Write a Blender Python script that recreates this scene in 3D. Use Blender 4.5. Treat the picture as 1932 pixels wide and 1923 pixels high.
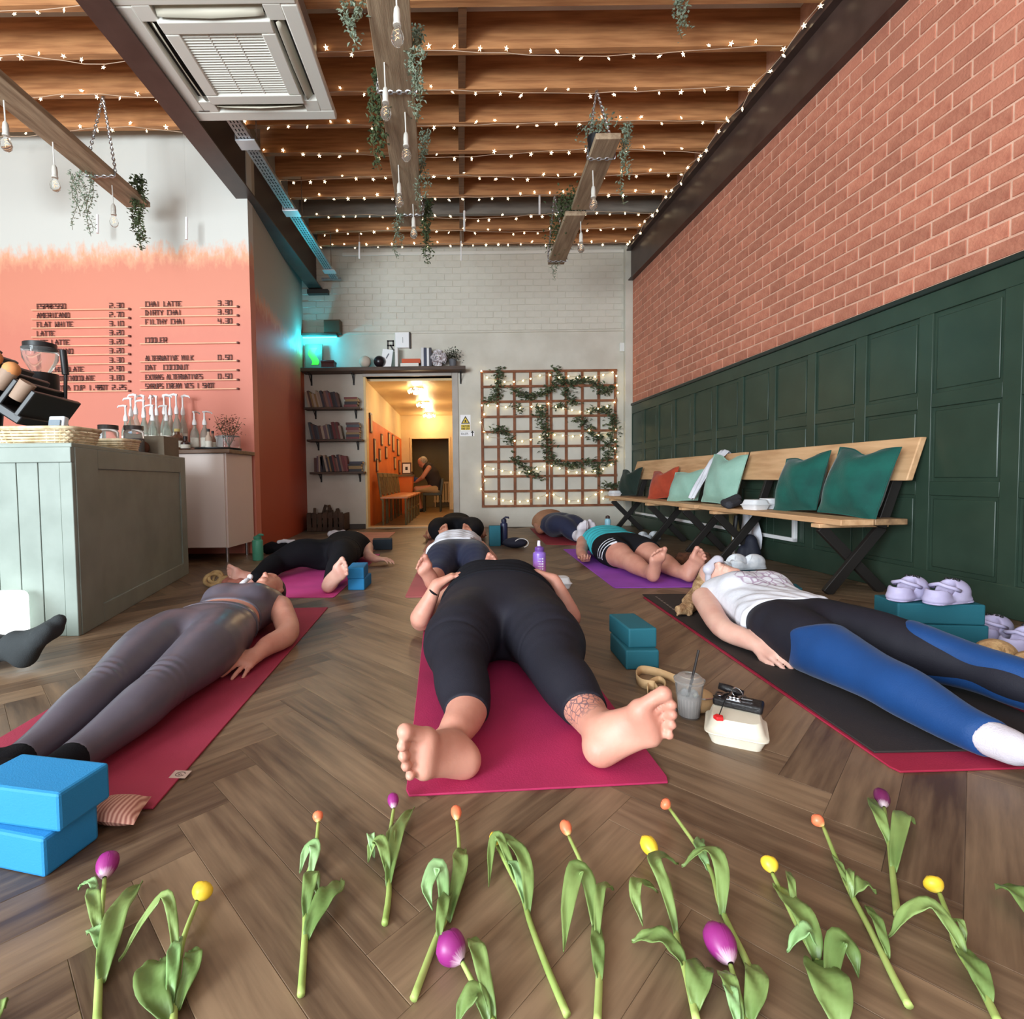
import bpy, bmesh, math, random
import numpy as np
from mathutils import Vector, Matrix
random.seed(7); RNG = np.random.default_rng(7)
S = bpy.context.scene
for o in list(bpy.data.objects): bpy.data.objects.remove(o)
COL = S.collection
PI = math.pi

# ------------------------------------------------------------------ camera
FPX, PCX, PCY, CAMH = 966.0, 872.0, 943.0, 0.73
PITCH, ROLL = math.radians(2.4), math.radians(0.7)
_fw = Vector((0, math.cos(PITCH), -math.sin(PITCH)))
_u0 = Vector((0, math.sin(PITCH), math.cos(PITCH))); _r0 = Vector((1, 0, 0))
_rt = math.cos(ROLL) * _r0 - math.sin(ROLL) * _u0
_up = math.sin(ROLL) * _r0 + math.cos(ROLL) * _u0
cd = bpy.data.cameras.new('camera'); cam = bpy.data.objects.new('camera', cd); COL.objects.link(cam)
cam.matrix_world = Matrix(((_rt.x, _up.x, -_fw.x, 0), (_rt.y, _up.y, -_fw.y, 0), (_rt.z, _up.z, -_fw.z, CAMH), (0, 0, 0, 1)))
cd.sensor_width = 36; cd.sensor_fit = 'HORIZONTAL'; cd.lens = 36 * FPX / 1932
cd.shift_x = (966 - PCX) / 1932; cd.shift_y = (PCY - 961.5) / 1932
cd.clip_start = 0.02; cd.clip_end = 100
S.camera = cam
def ray(px, py): return _fw + _rt * ((px - PCX) / FPX) - _up * ((py - PCY) / FPX)
def atz(px, py, z=0.0):                 # survey helper: point of the photograph on a level plane
    d = ray(px, py); t = (z - CAMH) / d.z; return Vector((d.x * t, d.y * t, z))
def aty(px, py, y):                     # survey helper: point of the photograph on a frontal plane
    d = ray(px, py); t = y / d.y; return Vector((d.x * t, y, CAMH + d.z * t))

# ------------------------------------------------------------------ light
S.view_settings.view_transform = 'Standard'; S.view_settings.look = 'None'
S.view_settings.exposure = 0.12; S.view_settings.gamma = 1.0
S.view_settings.use_curve_mapping = False
wd = bpy.data.worlds.new('world'); S.world = wd; wd.use_nodes = True
wd.node_tree.nodes['Background'].inputs[0].default_value = (0.82, 0.88, 1.0, 1)
wd.node_tree.nodes['Background'].inputs[1].default_value = 0.36
def area(name, loc, target, sx, sy, power, col):
    l = bpy.data.lights.new(name, 'AREA'); l.shape = 'RECTANGLE'; l.size = sx; l.size_y = sy
    l.energy = power; l.color = col
    o = bpy.data.objects.new(name, l); COL.objects.link(o); o.location = loc
    o.rotation_euler = (Vector(target) - Vector(loc)).to_track_quat('-Z', 'Y').to_euler(); return o
area('daylight_window_left', (-4.3, -3.2, 1.75), (0.3, 4.6, 2.9), 2.6, 2.6, 740, (0.82, 0.93, 1.0))
area('rear_fill_light', (-1.6, -3.2, 1.6), (0.0, 4.5, 3.4), 4.2, 2.4, 170, (0.96, 0.97, 1.0))  # soft fill added behind the camera, standing in for an unseen shopfront
def point(name, loc, power, col, r=0.06):
    l = bpy.data.lights.new(name, 'POINT'); l.energy = power; l.color = col; l.shadow_soft_size = r
    o = bpy.data.objects.new(name, l); COL.objects.link(o); o.location = loc; return o
for y in (8.35, 9.9, 11.6): point('corridor_lamp_light', (-0.72, y, 2.02), 13, (1.0, 0.76, 0.46), 0.08)
point('cyan_led_light', (-2.10, 7.36, 2.66), 13, (0.03, 0.72, 1.0), 0.04)

# ------------------------------------------------------------------ materials
def srgb(r, g, b): return tuple((c / 12.92 if c <= 0.04045 else ((c + 0.055) / 1.055) ** 2.4) for c in (r / 255, g / 255, b / 255))
MATS = {}
def M(name, col, rough=0.6, metal=0.0, col2=None, scale=8.0, stretch=(1, 1, 1), bump=0.0, bscale=60.0, emit=None, estr=0.0,
      alpha=1.0, trans=0.0, spec=0.5, detail=4.0, lo=0.35, hi=0.65, sheen=0.0, objrand=0.0, coords='Object', sss=0.0, ior=1.45):
    if name in MATS: return MATS[name]
    m = bpy.data.materials.new(name); m.use_nodes = True; nt = m.node_tree; N = nt.nodes; L = nt.links
    p = N['Principled BSDF']
    p.inputs['Base Color'].default_value = (*col, 1); p.inputs['Roughness'].default_value = rough
    p.inputs['Metallic'].default_value = metal; p.inputs['IOR'].default_value = ior
    p.inputs['Specular IOR Level'].default_value = spec
    if trans: p.inputs['Transmission Weight'].default_value = trans
    if alpha < 1: p.inputs['Alpha'].default_value = alpha
    if sheen: p.inputs['Sheen Weight'].default_value = sheen; p.inputs['Sheen Roughness'].default_value = 0.4
    if sss:
        p.inputs['Subsurface Weight'].default_value = sss; p.inputs['Subsurface Radius'].default_value = (0.012, 0.004, 0.002)
        p.inputs['Subsurface Scale'].default_value = 0.6
    if emit is not None:
        p.inputs['Emission Color'].default_value = (*emit, 1); p.inputs['Emission Strength'].default_value = estr
    tc = N.new('ShaderNodeTexCoord'); mp = N.new('ShaderNodeMapping'); L.new(tc.outputs[coords], mp.inputs[0])
    mp.inputs['Scale'].default_value = stretch
    out = None
    if col2 is not None:
        nz = N.new('ShaderNodeTexNoise'); nz.inputs['Scale'].default_value = scale; nz.inputs['Detail'].default_value = detail
        L.new(mp.outputs[0], nz.inputs['Vector'])
        mr = N.new('ShaderNodeMapRange'); mr.inputs[1].default_value = lo; mr.inputs[2].default_value = hi
        L.new(nz.outputs[0], mr.inputs[0])
        mx = N.new('ShaderNodeMix'); mx.data_type = 'RGBA'; mx.inputs[6].default_value = (*col, 1); mx.inputs[7].default_value = (*col2, 1)
        L.new(mr.outputs[0], mx.inputs[0]); out = mx.outputs[2]
    if objrand:
        oi = N.new('ShaderNodeObjectInfo'); hs = N.new('ShaderNodeHueSaturation')
        mr2 = N.new('ShaderNodeMapRange'); mr2.inputs[3].default_value = 1 - objrand; mr2.inputs[4].default_value = 1 + objrand
        L.new(oi.outputs['Random'], mr2.inputs[0]); L.new(mr2.outputs[0], hs.inputs['Value'])
        if out is not None: L.new(out, hs.inputs['Color'])
        else: hs.inputs['Color'].default_value = (*col, 1)
        out = hs.outputs[0]
    if out is not None: L.new(out, p.inputs['Base Color'])
    if bump:
        n2 = N.new('ShaderNodeTexNoise'); n2.inputs['Scale'].default_value = bscale; n2.inputs['Detail'].default_value = 3
        L.new(mp.outputs[0], n2.inputs['Vector'])
        b = N.new('ShaderNodeBump'); b.inputs['Strength'].default_value = bump; b.inputs['Distance'].default_value = 0.01
        L.new(n2.outputs[0], b.inputs['Height']); L.new(b.outputs[0], p.inputs['Normal'])
    MATS[name] = m; return m

# ------------------------------------------------------------------ mesh builder
OFF = {}
def woff(o): return OFF.get(o.name, Vector((0, 0, 0))) if o else Vector((0, 0, 0))
def link(name, me, parent=None):
    o = bpy.data.objects.new(name, me); COL.objects.link(o)
    if parent: o.parent = parent; OFF[o.name] = woff(parent)
    return o
class MB:
    def __init__(s): s.v = []; s.f = []
    def add(s, vs, fs):
        b = len(s.v); s.v.extend([tuple(v) for v in vs]); s.f.extend([tuple(i + b for i in f) for f in fs]); return s
    def box(s, c, d, rot=None, taper=1.0):
        x, y, z = d[0] / 2, d[1] / 2, d[2] / 2; vs = []
        for sz in (-1, 1):
            t = taper if sz > 0 else 1.0
            for sx, sy in ((-1, -1), (1, -1), (1, 1), (-1, 1)): vs.append(Vector((sx * x * t, sy * y * t, sz * z)))
        if rot is not None: vs = [rot @ v for v in vs]
        c = Vector(c)
        return s.add([v + c for v in vs], [(3, 2, 1, 0), (4, 5, 6, 7), (0, 1, 5, 4), (1, 2, 6, 5), (2, 3, 7, 6), (3, 0, 4, 7)])
    def b2(s, a, b): return s.box([(a[i] + b[i]) / 2 for i in range(3)], [abs(b[i] - a[i]) for i in range(3)])
    def tube(s, pts, rad, n=8, caps=True, flat=None):
        pts = [Vector(p) for p in pts]
        if not hasattr(rad, '__len__'): rad = [rad] * len(pts)
        ref = None; rings = []
        for i, p in enumerate(pts):
            d = (pts[min(i + 1, len(pts) - 1)] - pts[max(i - 1, 0)])
            d = d.normalized() if d.length > 1e-9 else Vector((0, 0, 1))
            if ref is None: ref = Vector((0, 0, 1)) if abs(d.z) < 0.9 else Vector((1, 0, 0))
            a = (ref - d * ref.dot(d)); a = a.normalized() if a.length > 1e-6 else d.orthogonal().normalized()
            ref = a; b = d.cross(a); r = rad[i]; fz = flat if flat else 1.0
            rings.append([p + a * (math.cos(2 * PI * k / n) * r * fz) + b * (math.sin(2 * PI * k / n) * r) for k in range(n)])
        vs = [v for r in rings for v in r]; fs = []
        for i in range(len(pts) - 1):
            for k in range(n): fs.append((i * n + k, i * n + (k + 1) % n, (i + 1) * n + (k + 1) % n, (i + 1) * n + k))
        if caps: fs.append(tuple(range(n - 1, -1, -1))); fs.append(tuple((len(pts) - 1) * n + k for k in range(n)))
        return s.add(vs, fs)
    def lathe(s, prof, c=(0, 0, 0), n=16, rot=None, caps=True):
        c = Vector(c); vs = []; fs = []
        for r, z in prof:
            for k in range(n):
                v = Vector((r * math.cos(2 * PI * k / n), r * math.sin(2 * PI * k / n), z))
                if rot is not None: v = rot @ v
                vs.append(v + c)
        for i in range(len(prof) - 1):
            for k in range(n): fs.append((i * n + k, i * n + (k + 1) % n, (i + 1) * n + (k + 1) % n, (i + 1) * n + k))
        if caps: fs.append(tuple(range(n - 1, -1, -1))); fs.append(tuple((len(prof) - 1) * n + k for k in range(n)))
        return s.add(vs, fs)
    def sph(s, c, r, n=10, m=7, rot=None):
        if not hasattr(r, '__len__'): r = (r, r, r)
        c = Vector(c); vs = []; fs = []
        for i in range(m + 1):
            th = PI * i / m
            for k in range(n):
                ph = 2 * PI * k / n
                v = Vector((r[0] * math.sin(th) * math.cos(ph), r[1] * math.sin(th) * math.sin(ph), r[2] * math.cos(th)))
                if rot is not None: v = rot @ v
                vs.append(v + c)
        for i in range(m):
            for k in range(n): fs.append((i * n + k, (i + 1) * n + k, (i + 1) * n + (k + 1) % n, i * n + (k + 1) % n))
        return s.add(vs, fs)
    def sheet(s, rows):                       # grid of points, rows of equal length
        n = len(rows[0]); vs = [p for r in rows for p in r]; fs = []
        for i in range(len(rows) - 1):
            for k in range(n - 1): fs.append((i * n + k, i * n + k + 1, (i + 1) * n + k + 1, (i + 1) * n + k))
        return s.add(vs, fs)
    def prism(s, poly, h0, h1, plane='xy', at=None):   # extrude polygon
        n = len(poly)
        def P(p, h):
            if at: return at(p[0], p[1], h)
            return (p[0], p[1], h) if plane == 'xy' else ((p[0], h, p[1]) if plane == 'xz' else (h, p[0], p[1]))
        vs = [P(p, h0) for p in poly] + [P(p, h1) for p in poly]
        fs = [tuple(range(n - 1, -1, -1)), tuple(range(n, 2 * n))] + [(i, (i + 1) % n, n + (i + 1) % n, n + i) for i in range(n)]
        return s.add(vs, fs)
    def mesh(s, name, m, smooth=False, off=None):
        me = bpy.data.meshes.new(name)
        o = off or Vector((0, 0, 0))
        me.from_pydata([(v[0] - o.x, v[1] - o.y, v[2] - o.z) for v in s.v], [], s.f)
        if m: me.materials.append(m)
        bm = bmesh.new(); bm.from_mesh(me); bmesh.ops.recalc_face_normals(bm, faces=bm.faces); bm.to_mesh(me); bm.free()
        if smooth:
            for p in me.polygons: p.use_smooth = True
            if smooth != 'all': me.set_sharp_from_angle(angle=math.radians(38))
        me.update(); return me
    def build(s, name, m, parent=None, smooth=False, bevel=0.0, solid=0.0, sub=0, seg=2):
        o = link(name, s.mesh(name, m, smooth, woff(parent)), parent)
        if solid: md = o.modifiers.new('solid', 'SOLIDIFY'); md.thickness = solid; md.offset = 0
        if bevel:
            md = o.modifiers.new('bevel', 'BEVEL'); md.width = bevel; md.segments = seg; md.limit_method = 'ANGLE'
            for p in o.data.polygons: p.use_smooth = True
            o.data.set_sharp_from_angle(angle=math.radians(38))
            md.harden_normals = False
        if sub: md = o.modifiers.new('subd', 'SUBSURF'); md.levels = sub; md.render_levels = sub
        return o
def tag(o, label=None, cat=None, group=None, kind=None):
    if label: o['label'] = label
    if cat: o['category'] = cat
    if group: o['group'] = group
    if kind: o['kind'] = kind
    return o
def thing(name, label, cat, loc=(0, 0, 0), group=None):
    o = bpy.data.objects.new(name, None); COL.objects.link(o); o.location = loc; o.empty_display_size = 0.05
    OFF[o.name] = Vector(loc); return tag(o, label, cat, group)
def struct(o): o['kind'] = 'structure'; return o
def dup(root, loc, rot=None, label=None, group=None, scale=None):
    def cp(o, par):
        c = o.copy(); COL.objects.link(c); c.parent = par
        for ch in o.children: cp(ch, c)
        return c
    r = cp(root, None); r.location = loc
    if rot is not None: r.rotation_euler = rot
    if scale: r.scale = (scale,) * 3 if not hasattr(scale, '__len__') else scale
    if label: r['label'] = label
    if group: r['group'] = group
    return r
def Rz(a): return Matrix.Rotation(a, 3, 'Z')
def Rx(a): return Matrix.Rotation(a, 3, 'X')
def Ry(a): return Matrix.Rotation(a, 3, 'Y')
def stroke_text(mb, txt, x0, z0, h, adv, w, at, th=0.004):
    """plain stroke lettering laid as thin raised bars; at(x, z, depth) places it"""
    G = {'A': 'ae,ei,gh', 'E': 'ca,ag,de,gi', 'S': 'ca,ad,df,fi,ig', 'P': 'ga,ac,cf,fd', 'R': 'ga,ac,cf,fd,ei', 'O': 'ac,ci,ig,ga', 'M': 'ga,ae,ec,ci',
         'I': 'bh', 'C': 'ca,ag,gi', 'N': 'ga,ai,ic', 'F': 'ga,ac,de', 'L': 'ag,gi', 'T': 'ac,bh', 'U': 'ag,gi,ic', 'H': 'ag,ci,df', 'W': 'ag,ge,ei,ic',
         'D': 'ab,bf,fh,hg,ga', 'Y': 'ae,ce,eh', 'V': 'ah,hc', 'K': 'ag,cd,di', '0': 'ac,ci,ig,ga', '1': 'bh', '2': 'ac,cf,fd,dg,gi', '3': 'ac,ci,ig,df',
         '4': 'ad,df,ci', '5': 'ca,ad,df,fi,ig', '6': 'ca,ag,gi,if,fd', '7': 'ac,ch', '8': 'ac,ci,ig,ga,df', '9': 'fd,da,ac,ci,ig', '.': 'hh', '&': 'bd,di,ig,gf',
         'G': 'ca,ag,gi,if,fe', 'B': 'ac,ci,ig,ga,df', 'X': 'ai,cg', '-': 'df', '/': 'cg'}
    cell = {c: (0.5 * (i % 3), 1 - 0.5 * (i // 3)) for i, c in enumerate('abcdefghi')}
    x = x0
    for ch in txt.upper():
        if ch in G:
            cw = adv * 0.72
            gg = G[ch]
            if ch == 'A': gg = 'gb,bi,df'
            for st in gg.split(','):
                (ax, az), (bx, bz) = cell[st[0]], cell[st[1]]
                p = Vector((x + ax * cw, z0 + az * h)); q = Vector((x + bx * cw, z0 + bz * h))
                d = q - p
                if d.length < 1e-6: d = Vector((0, w)); q = p + d
                d = d.normalized(); nrm = Vector((-d.y, d.x)) * (w / 2); p = p - d * (w / 2); q = q + d * (w / 2)
                mb.prism([p + nrm, p - nrm, q - nrm, q + nrm], 0, th, at=lambda a, b, hh: at(a, b, hh))
        x += adv
# ================================================================== THE SETTING
YB = 7.6                                  # back wall
def plank_mat(name, island):
    m = bpy.data.materials.new(name); m.use_nodes = True; nt = m.node_tree; N = nt.nodes; L = nt.links; p = N['Principled BSDF']
    uv = N.new('ShaderNodeUVMap'); uv.uv_map = 'UVMap'
    rnd = N.new('ShaderNodeNewGeometry').outputs['Random Per Island'] if island else N.new('ShaderNodeObjectInfo').outputs['Random']
    def noise(sx, sy, detail):
        mp = N.new('ShaderNodeMapping'); mp.inputs['Scale'].default_value = (sx, sy, 1); L.new(uv.outputs[0], mp.inputs[0])
        ad = N.new('ShaderNodeVectorMath'); ad.operation = 'ADD'
        sc = N.new('ShaderNodeMath'); sc.operation = 'MULTIPLY'; sc.inputs[1].default_value = 91.0; L.new(rnd, sc.inputs[0])
        L.new(mp.outputs[0], ad.inputs[0]); L.new(sc.outputs[0], ad.inputs[1])
        n = N.new('ShaderNodeTexNoise'); n.inputs['Detail'].default_value = detail; n.inputs['Scale'].default_value = 1.0
        n.inputs['Roughness'].default_value = 0.6; L.new(ad.outputs[0], n.inputs['Vector']); return n.outputs[0]
    g1 = noise(2.2, 26, 4); g2 = noise(1.3, 5, 2); 
    r = N.new('ShaderNodeValToRGB'); e = r.color_ramp.elements
    e[0].position = 0.28; e[0].color = (*srgb(74, 54, 39), 1); e[1].position = 0.74; e[1].color = (*srgb(142, 116, 90), 1)
    a = N.new('ShaderNodeMath'); a.operation = 'MULTIPLY_ADD'; a.inputs[1].default_value = 0.72; L.new(g1, a.inputs[0])
    b = N.new('ShaderNodeMath'); b.operation = 'MULTIPLY_ADD'; b.inputs[1].default_value = 0.35; b.inputs[2].default_value = -0.14; L.new(g2, b.inputs[0])
    c = N.new('ShaderNodeMath'); c.operation = 'MULTIPLY_ADD'; c.inputs[1].default_value = 0.26; L.new(rnd, c.inputs[0]); L.new(b.outputs[0], c.inputs[2])
    L.new(c.outputs[0], a.inputs[2]); L.new(a.outputs[0], r.inputs[0]); L.new(r.outputs[0], p.inputs['Base Color'])
    mr = N.new('ShaderNodeMapRange'); mr.inputs[3].default_value = 0.36; mr.inputs[4].default_value = 0.54; L.new(g1, mr.inputs[0]); L.new(mr.outputs[0], p.inputs['Roughness'])
    bp = N.new('ShaderNodeBump'); bp.inputs['Strength'].default_value = 0.12; bp.inputs['Distance'].default_value = 0.004; L.new(g1, bp.inputs['Height']); L.new(bp.outputs[0], p.inputs['Normal'])
    p.inputs['Specular IOR Level'].default_value = 0.5
    return m
m_sub = M('floor_joint', srgb(80, 58, 42), 0.7, col2=srgb(46, 33, 24), scale=30)
fl = MB(); fl.b2((-6.2, -3.2, -0.12), (3.0, YB + 0.2, -0.004))
floor = struct(fl.build('floor', m_sub))
PW, PN = 0.108, 6; PL = PW * PN
def plank_mesh(items, m, name):
    vs = []; fs = []; uvs = []
    for (cx, cy, ang) in items:
        c, s = math.cos(ang), math.sin(ang); b = len(vs); g = 0.00025; ch = 0.0009
        hx, hy = PL / 2 - g, PW / 2 - g
        loc = [(-hx, -hy, -0.006), (hx, -hy, -0.006), (hx, hy, -0.006), (-hx, hy, -0.006), (-hx, -hy, -ch * 0.7), (hx, -hy, -ch * 0.7), (hx, hy, -ch * 0.7), (-hx, hy, -ch * 0.7),
               (-hx + ch, -hy + ch, 0), (hx - ch, -hy + ch, 0), (hx - ch, hy - ch, 0), (-hx + ch, hy - ch, 0)]
        vs += [(cx + x * c - y * s, cy + x * s + y * c, z) for x, y, z in loc]
        for f in [(8, 9, 10, 11), (4, 5, 9, 8), (5, 6, 10, 9), (6, 7, 11, 10), (7, 4, 8, 11), (0, 1, 5, 4), (1, 2, 6, 5), (2, 3, 7, 6), (3, 0, 4, 7)]:
            fs.append(tuple(i + b for i in f)); uvs += [(loc[i][0] / PL, loc[i][1] / PL) for i in f]
    me = bpy.data.meshes.new(name); me.from_pydata(vs, [], fs); me.materials.append(m)
    u = me.uv_layers.new(name='UVMap'); u.data.foreach_set('uv', [q for t in uvs for q in t]); me.update(); return me
planks = []
for k in range(-60, 130):
    for mm in range(-9, 10):
        for kind in (0, 1):
            if kind == 0: ux, uy = k + 2 * PN * mm + PN / 2, k + 0.5
            else: ux, uy = k + 2 * PN * mm + 0.5, k + 1 + PN / 2
            ux *= PW; uy *= PW; q = math.sqrt(0.5)
            X = (ux - uy) * q - 0.08; Y = (ux + uy) * q - 1.0
            if -6 < X < 3.2 - 0.045 * Y and -0.3 < Y < YB - 0.02: planks.append((X, Y, PI / 4 + kind * PI / 2))
def vis(p): return p[1] > 0.62 and -1.02 * p[1] < p[0] < 1.15 * p[1]
planks.sort(key=lambda p: (not vis(p), p[1]))
pm = plank_mat('oak_plank', False); pms = plank_mat('oak_plank_far', True)
pme = plank_mesh([(0, 0, 0)], pm, 'plank')
for (x, y, a) in planks[:300]:
    o = link('plank', pme, floor); o.location = (x, y, 0); o.rotation_euler.z = a
o = link('plank_field', plank_mesh(planks[300:], pms, 'plank_field'), floor); o['kind'] = 'stuff'

# ---- right wall: skewed a little; s runs from the far corner towards the camera
_t = Vector((0.045, -1, 0)).normalized(); _n = Vector((-_t.y * -1, 0, 0)); _n = Vector((-1, -0.045, 0)).normalized()
def wr(s, z, h=0.0): return Vector((2.5, YB, 0)) + _t * s + _n * h + Vector((0, 0, z))
def wrbox(mb, s0, s1, z0, z1, h0, h1):
    vs = [wr(s, z, h) for z in (z0, z1) for (s, h) in ((s0, h0), (s1, h0), (s1, h1), (s0, h1))]
    return mb.add(vs, [(3, 2, 1, 0), (4, 5, 6, 7), (0, 1, 5, 4), (1, 2, 6, 5), (2, 3, 7, 6), (3, 0, 4, 7)])
m_mortar = M('mortar', srgb(224, 180, 156), 0.9, col2=srgb(208, 160, 136), scale=14, bump=0.3, bscale=90)
m_green = M('green_paint', srgb(49, 66, 54), 0.36, col2=srgb(42, 59, 48), scale=5, bump=0.06, bscale=25)
W = MB(); wrbox(W, -0.2, 10.5, -0.1, 4.5, -0.15, 0.0)
wall_right = struct(W.build('wall_right', m_mortar))
PZ = 1.765; BZ1 = 3.56
m_brick = M('red_brick', srgb(200, 132, 106), 0.85, col2=srgb(176, 106, 84), scale=9, objrand=0.14, bump=0.35, bscale=70)
CH, BLn = 0.092, 0.205
bricks = []
for r in range(21):
    z0 = PZ + 0.03 + r * CH
    if z0 > BZ1: break
    for c in range(-1, 32):
        s0 = c * BLn + (BLn / 2 if r % 2 else 0)
        if s0 + BLn < 0.0 or s0 > 6.3: continue
        bricks.append((s0, z0))
bricks.sort(key=lambda b: (not (b[0] < 5.15 and b[1] < 1.9 + 1.9 * (5.6 - b[0]) / 2.2), -b[0]))
def brick_mb(mb, s0, z0, ang=0.0, dep=0.005):
    j = 0.006; c = 0.0016; a, b = s0 + j, s0 + BLn - j; y0, y1 = z0 + j, z0 + CH - j
    a = max(a, 0.002); b = max(b, a + .004)
    vs = [wr(a, y0, 0), wr(b, y0, 0), wr(b, y1, 0), wr(a, y1, 0), wr(a + c, y0 + c, dep), wr(b - c, y0 + c, dep), wr(b - c, y1 - c, dep), wr(a + c, y1 - c, dep)]
    return mb.add(vs, [(4, 5, 6, 7), (0, 1, 5, 4), (1, 2, 6, 5), (2, 3, 7, 6), (3, 0, 4, 7)])
base = brick_mb(MB(), 1.0, 2.0).mesh('brick', m_brick, off=wr(1.0, 2.0))
for (s0, z0) in bricks[:300]:
    o = link('brick', base, wall_right); o.location = wr(s0, z0, RNG.uniform(-0.0012, 0.0012))
mb = MB()
for (s0, z0) in bricks[300:]: brick_mb(mb, s0, z0, dep=0.005 + RNG.uniform(-0.0012, 0.0012))
def island_mat(name, c1, c2, var, rough, bump):
    m = bpy.data.materials.new(name); m.use_nodes = True; nt = m.node_tree; N = nt.nodes; L = nt.links; p = N['Principled BSDF']
    tc = N.new('ShaderNodeTexCoord'); nz = N.new('ShaderNodeTexNoise'); nz.inputs['Scale'].default_value = 9; L.new(tc.outputs['Object'], nz.inputs['Vector'])
    mx = N.new('ShaderNodeMix'); mx.data_type = 'RGBA'; mx.inputs[6].default_value = (*c1, 1); mx.inputs[7].default_value = (*c2, 1); L.new(nz.outputs[0], mx.inputs[0])
    g = N.new('ShaderNodeNewGeometry'); mr = N.new('ShaderNodeMapRange'); mr.inputs[3].default_value = 1 - var; mr.inputs[4].default_value = 1 + var; L.new(g.outputs['Random Per Island'], mr.inputs[0])
    hs = N.new('ShaderNodeHueSaturation'); L.new(mr.outputs[0], hs.inputs['Value']); L.new(mx.outputs[2], hs.inputs['Color']); L.new(hs.outputs[0], p.inputs['Base Color'])
    p.inputs['Roughness'].default_value = rough
    n2 = N.new('ShaderNodeTexNoise'); n2.inputs['Scale'].default_value = 70; L.new(tc.outputs['Object'], n2.inputs['Vector']); b = N.new('ShaderNodeBump'); b.inputs['Strength'].default_value = bump; b.inputs['Distance'].default_value = 0.01
    L.new(n2.outputs[0], b.inputs['Height']); L.new(b.outputs[0], p.inputs['Normal']); return m
o = mb.build('brick_field', island_mat('red_brick_far', srgb(200, 132, 106), srgb(176, 106, 84), 0.14, 0.85, 0.35), wall_right); o['kind'] = 'stuff'
# green panelling: stiles, rails and recessed panels
b = MB(); wrbox(b, 0, 7.6, 0, PZ, 0, 0.006); b.build('panel_backing', m_green, wall_right)
pitch = 0.455; s = 0.02; stiles = []
while s < 7.4: stiles.append(s); s += pitch
for i, s in enumerate(stiles):
    mb = MB(); wrbox(mb, s, s + 0.085, 0.16, PZ - 0.13, 0.005, 0.02); mb.build('stile', m_green, wall_right, bevel=0.003)
    for (z0, z1) in ((0.17, 0.60), (0.68, 1.10), (1.18, PZ - 0.14)):
        mb = MB(); e = 0.02
        wrbox(mb, s + 0.085 + e, s + pitch - e, z0 + e, z1 - e, 0.004, 0.013); mb.build('panel', m_green, wall_right, bevel=0.006)
    for z in (0.60, 1.10):
        mb = MB(); wrbox(mb, s + 0.085, s + pitch, z, z + 0.08, 0.005, 0.0185); mb.build('rail', m_green, wall_right, bevel=0.003)
mb = MB(); wrbox(mb, 0, 7.6, PZ - 0.13, PZ - 0.012, 0.005, 0.0205); mb.build('top_rail', m_green, wall_right, bevel=0.003)
mb = MB(); wrbox(mb, 0, 7.6, PZ - 0.012, PZ + 0.022, 0.0, 0.035); mb.build('capping', M('green_cap', srgb(34, 44, 40), 0.4), wall_right, bevel=0.006)
mb = MB(); wrbox(mb, 0, 7.6, 0.0, 0.165, 0.006, 0.026); struct(mb.build('baseboard_right', m_green, bevel=0.005))

# ---- back wall with the corridor opening
m_white = M('white_wall', srgb(206, 201, 188), 0.75, col2=srgb(194, 188, 174), scale=3, bump=0.12, bscale=18)
DX0, DX1, DZ = -1.41, -0.10, 2.235
def bwbox(mb, x0, x1, z0, z1, y0=YB, y1=YB + 0.16): return mb.b2((x0, y0, z0), (x1, y1, z1))
mb = MB(); bwbox(mb, -6.2, DX0, -0.1, 4.5); bwbox(mb, DX1, 2.75, -0.1, 4.5); bwbox(mb, DX0, DX1, DZ, 4.5)
bwbox(mb, -2.6, DX0, 0, 2.86, YB - 0.012, YB); bwbox(mb, DX1, 2.5, 0, 2.86, YB - 0.012, YB); bwbox(mb, DX0, DX1, DZ, 2.86, YB - 0.012, YB)
wall_back = struct(mb.build('wall_back', m_white))
m_wbrick = M('white_painted_brick', srgb(208, 203, 190), 0.7, col2=srgb(196, 190, 176), scale=3, objrand=0.02, bump=0.25, bscale=40)
bl = 0.235; n = 0
mbx = MB(); mbx.v = [(0.003, 0, 0.003), (bl - 0.003, 0, 0.003), (bl - 0.003, 0, 0.088), (0.003, 0, 0.088), (0.007, -0.008, 0.007), (bl - 0.007, -0.008, 0.007), (bl - 0.007, -0.008, 0.084), (0.007, -0.008, 0.084)]
mbx.f = [(4, 5, 6, 7), (0, 1, 5, 4), (1, 2, 6, 5), (2, 3, 7, 6), (3, 0, 4, 7)]
bm_w = mbx.mesh('painted_brick', m_wbrick)
for r in range(14):
    for c in range(-10, 11):
        x = c * bl + (bl / 2 if r % 2 else 0) + 0.02
        if x < -2.33 or x + bl > 2.5: continue
        o = link('painted_brick', bm_w, wall_back); o.location = (x, YB + RNG.uniform(0, 0.004), 2.885 + r * 0.0915)
mb = MB(); mb.b2((-2.33, YB - 0.03, 2.85), (2.5, YB, 2.885)); struct(mb.build('trim_1', m_white, bevel=0.008))
mb = MB(); mb.b2((-1.7, YB - 0.016, 3.98), (2.42, YB, 4.03)); struct(mb.build('trim_2', M('white_gloss', srgb(222, 218, 208), 0.4), bevel=0.006))
m_frame = M('door_frame_paint', srgb(176, 168, 158), 0.5, col2=srgb(164, 156, 146), scale=4)
mb = MB(); mb.b2((DX1 - 0.03, YB - 0.03, 0), (DX1 + 0.06, YB + 0.16, DZ + 0.06)); struct(mb.build('door_1', m_frame, bevel=0.006))
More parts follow.
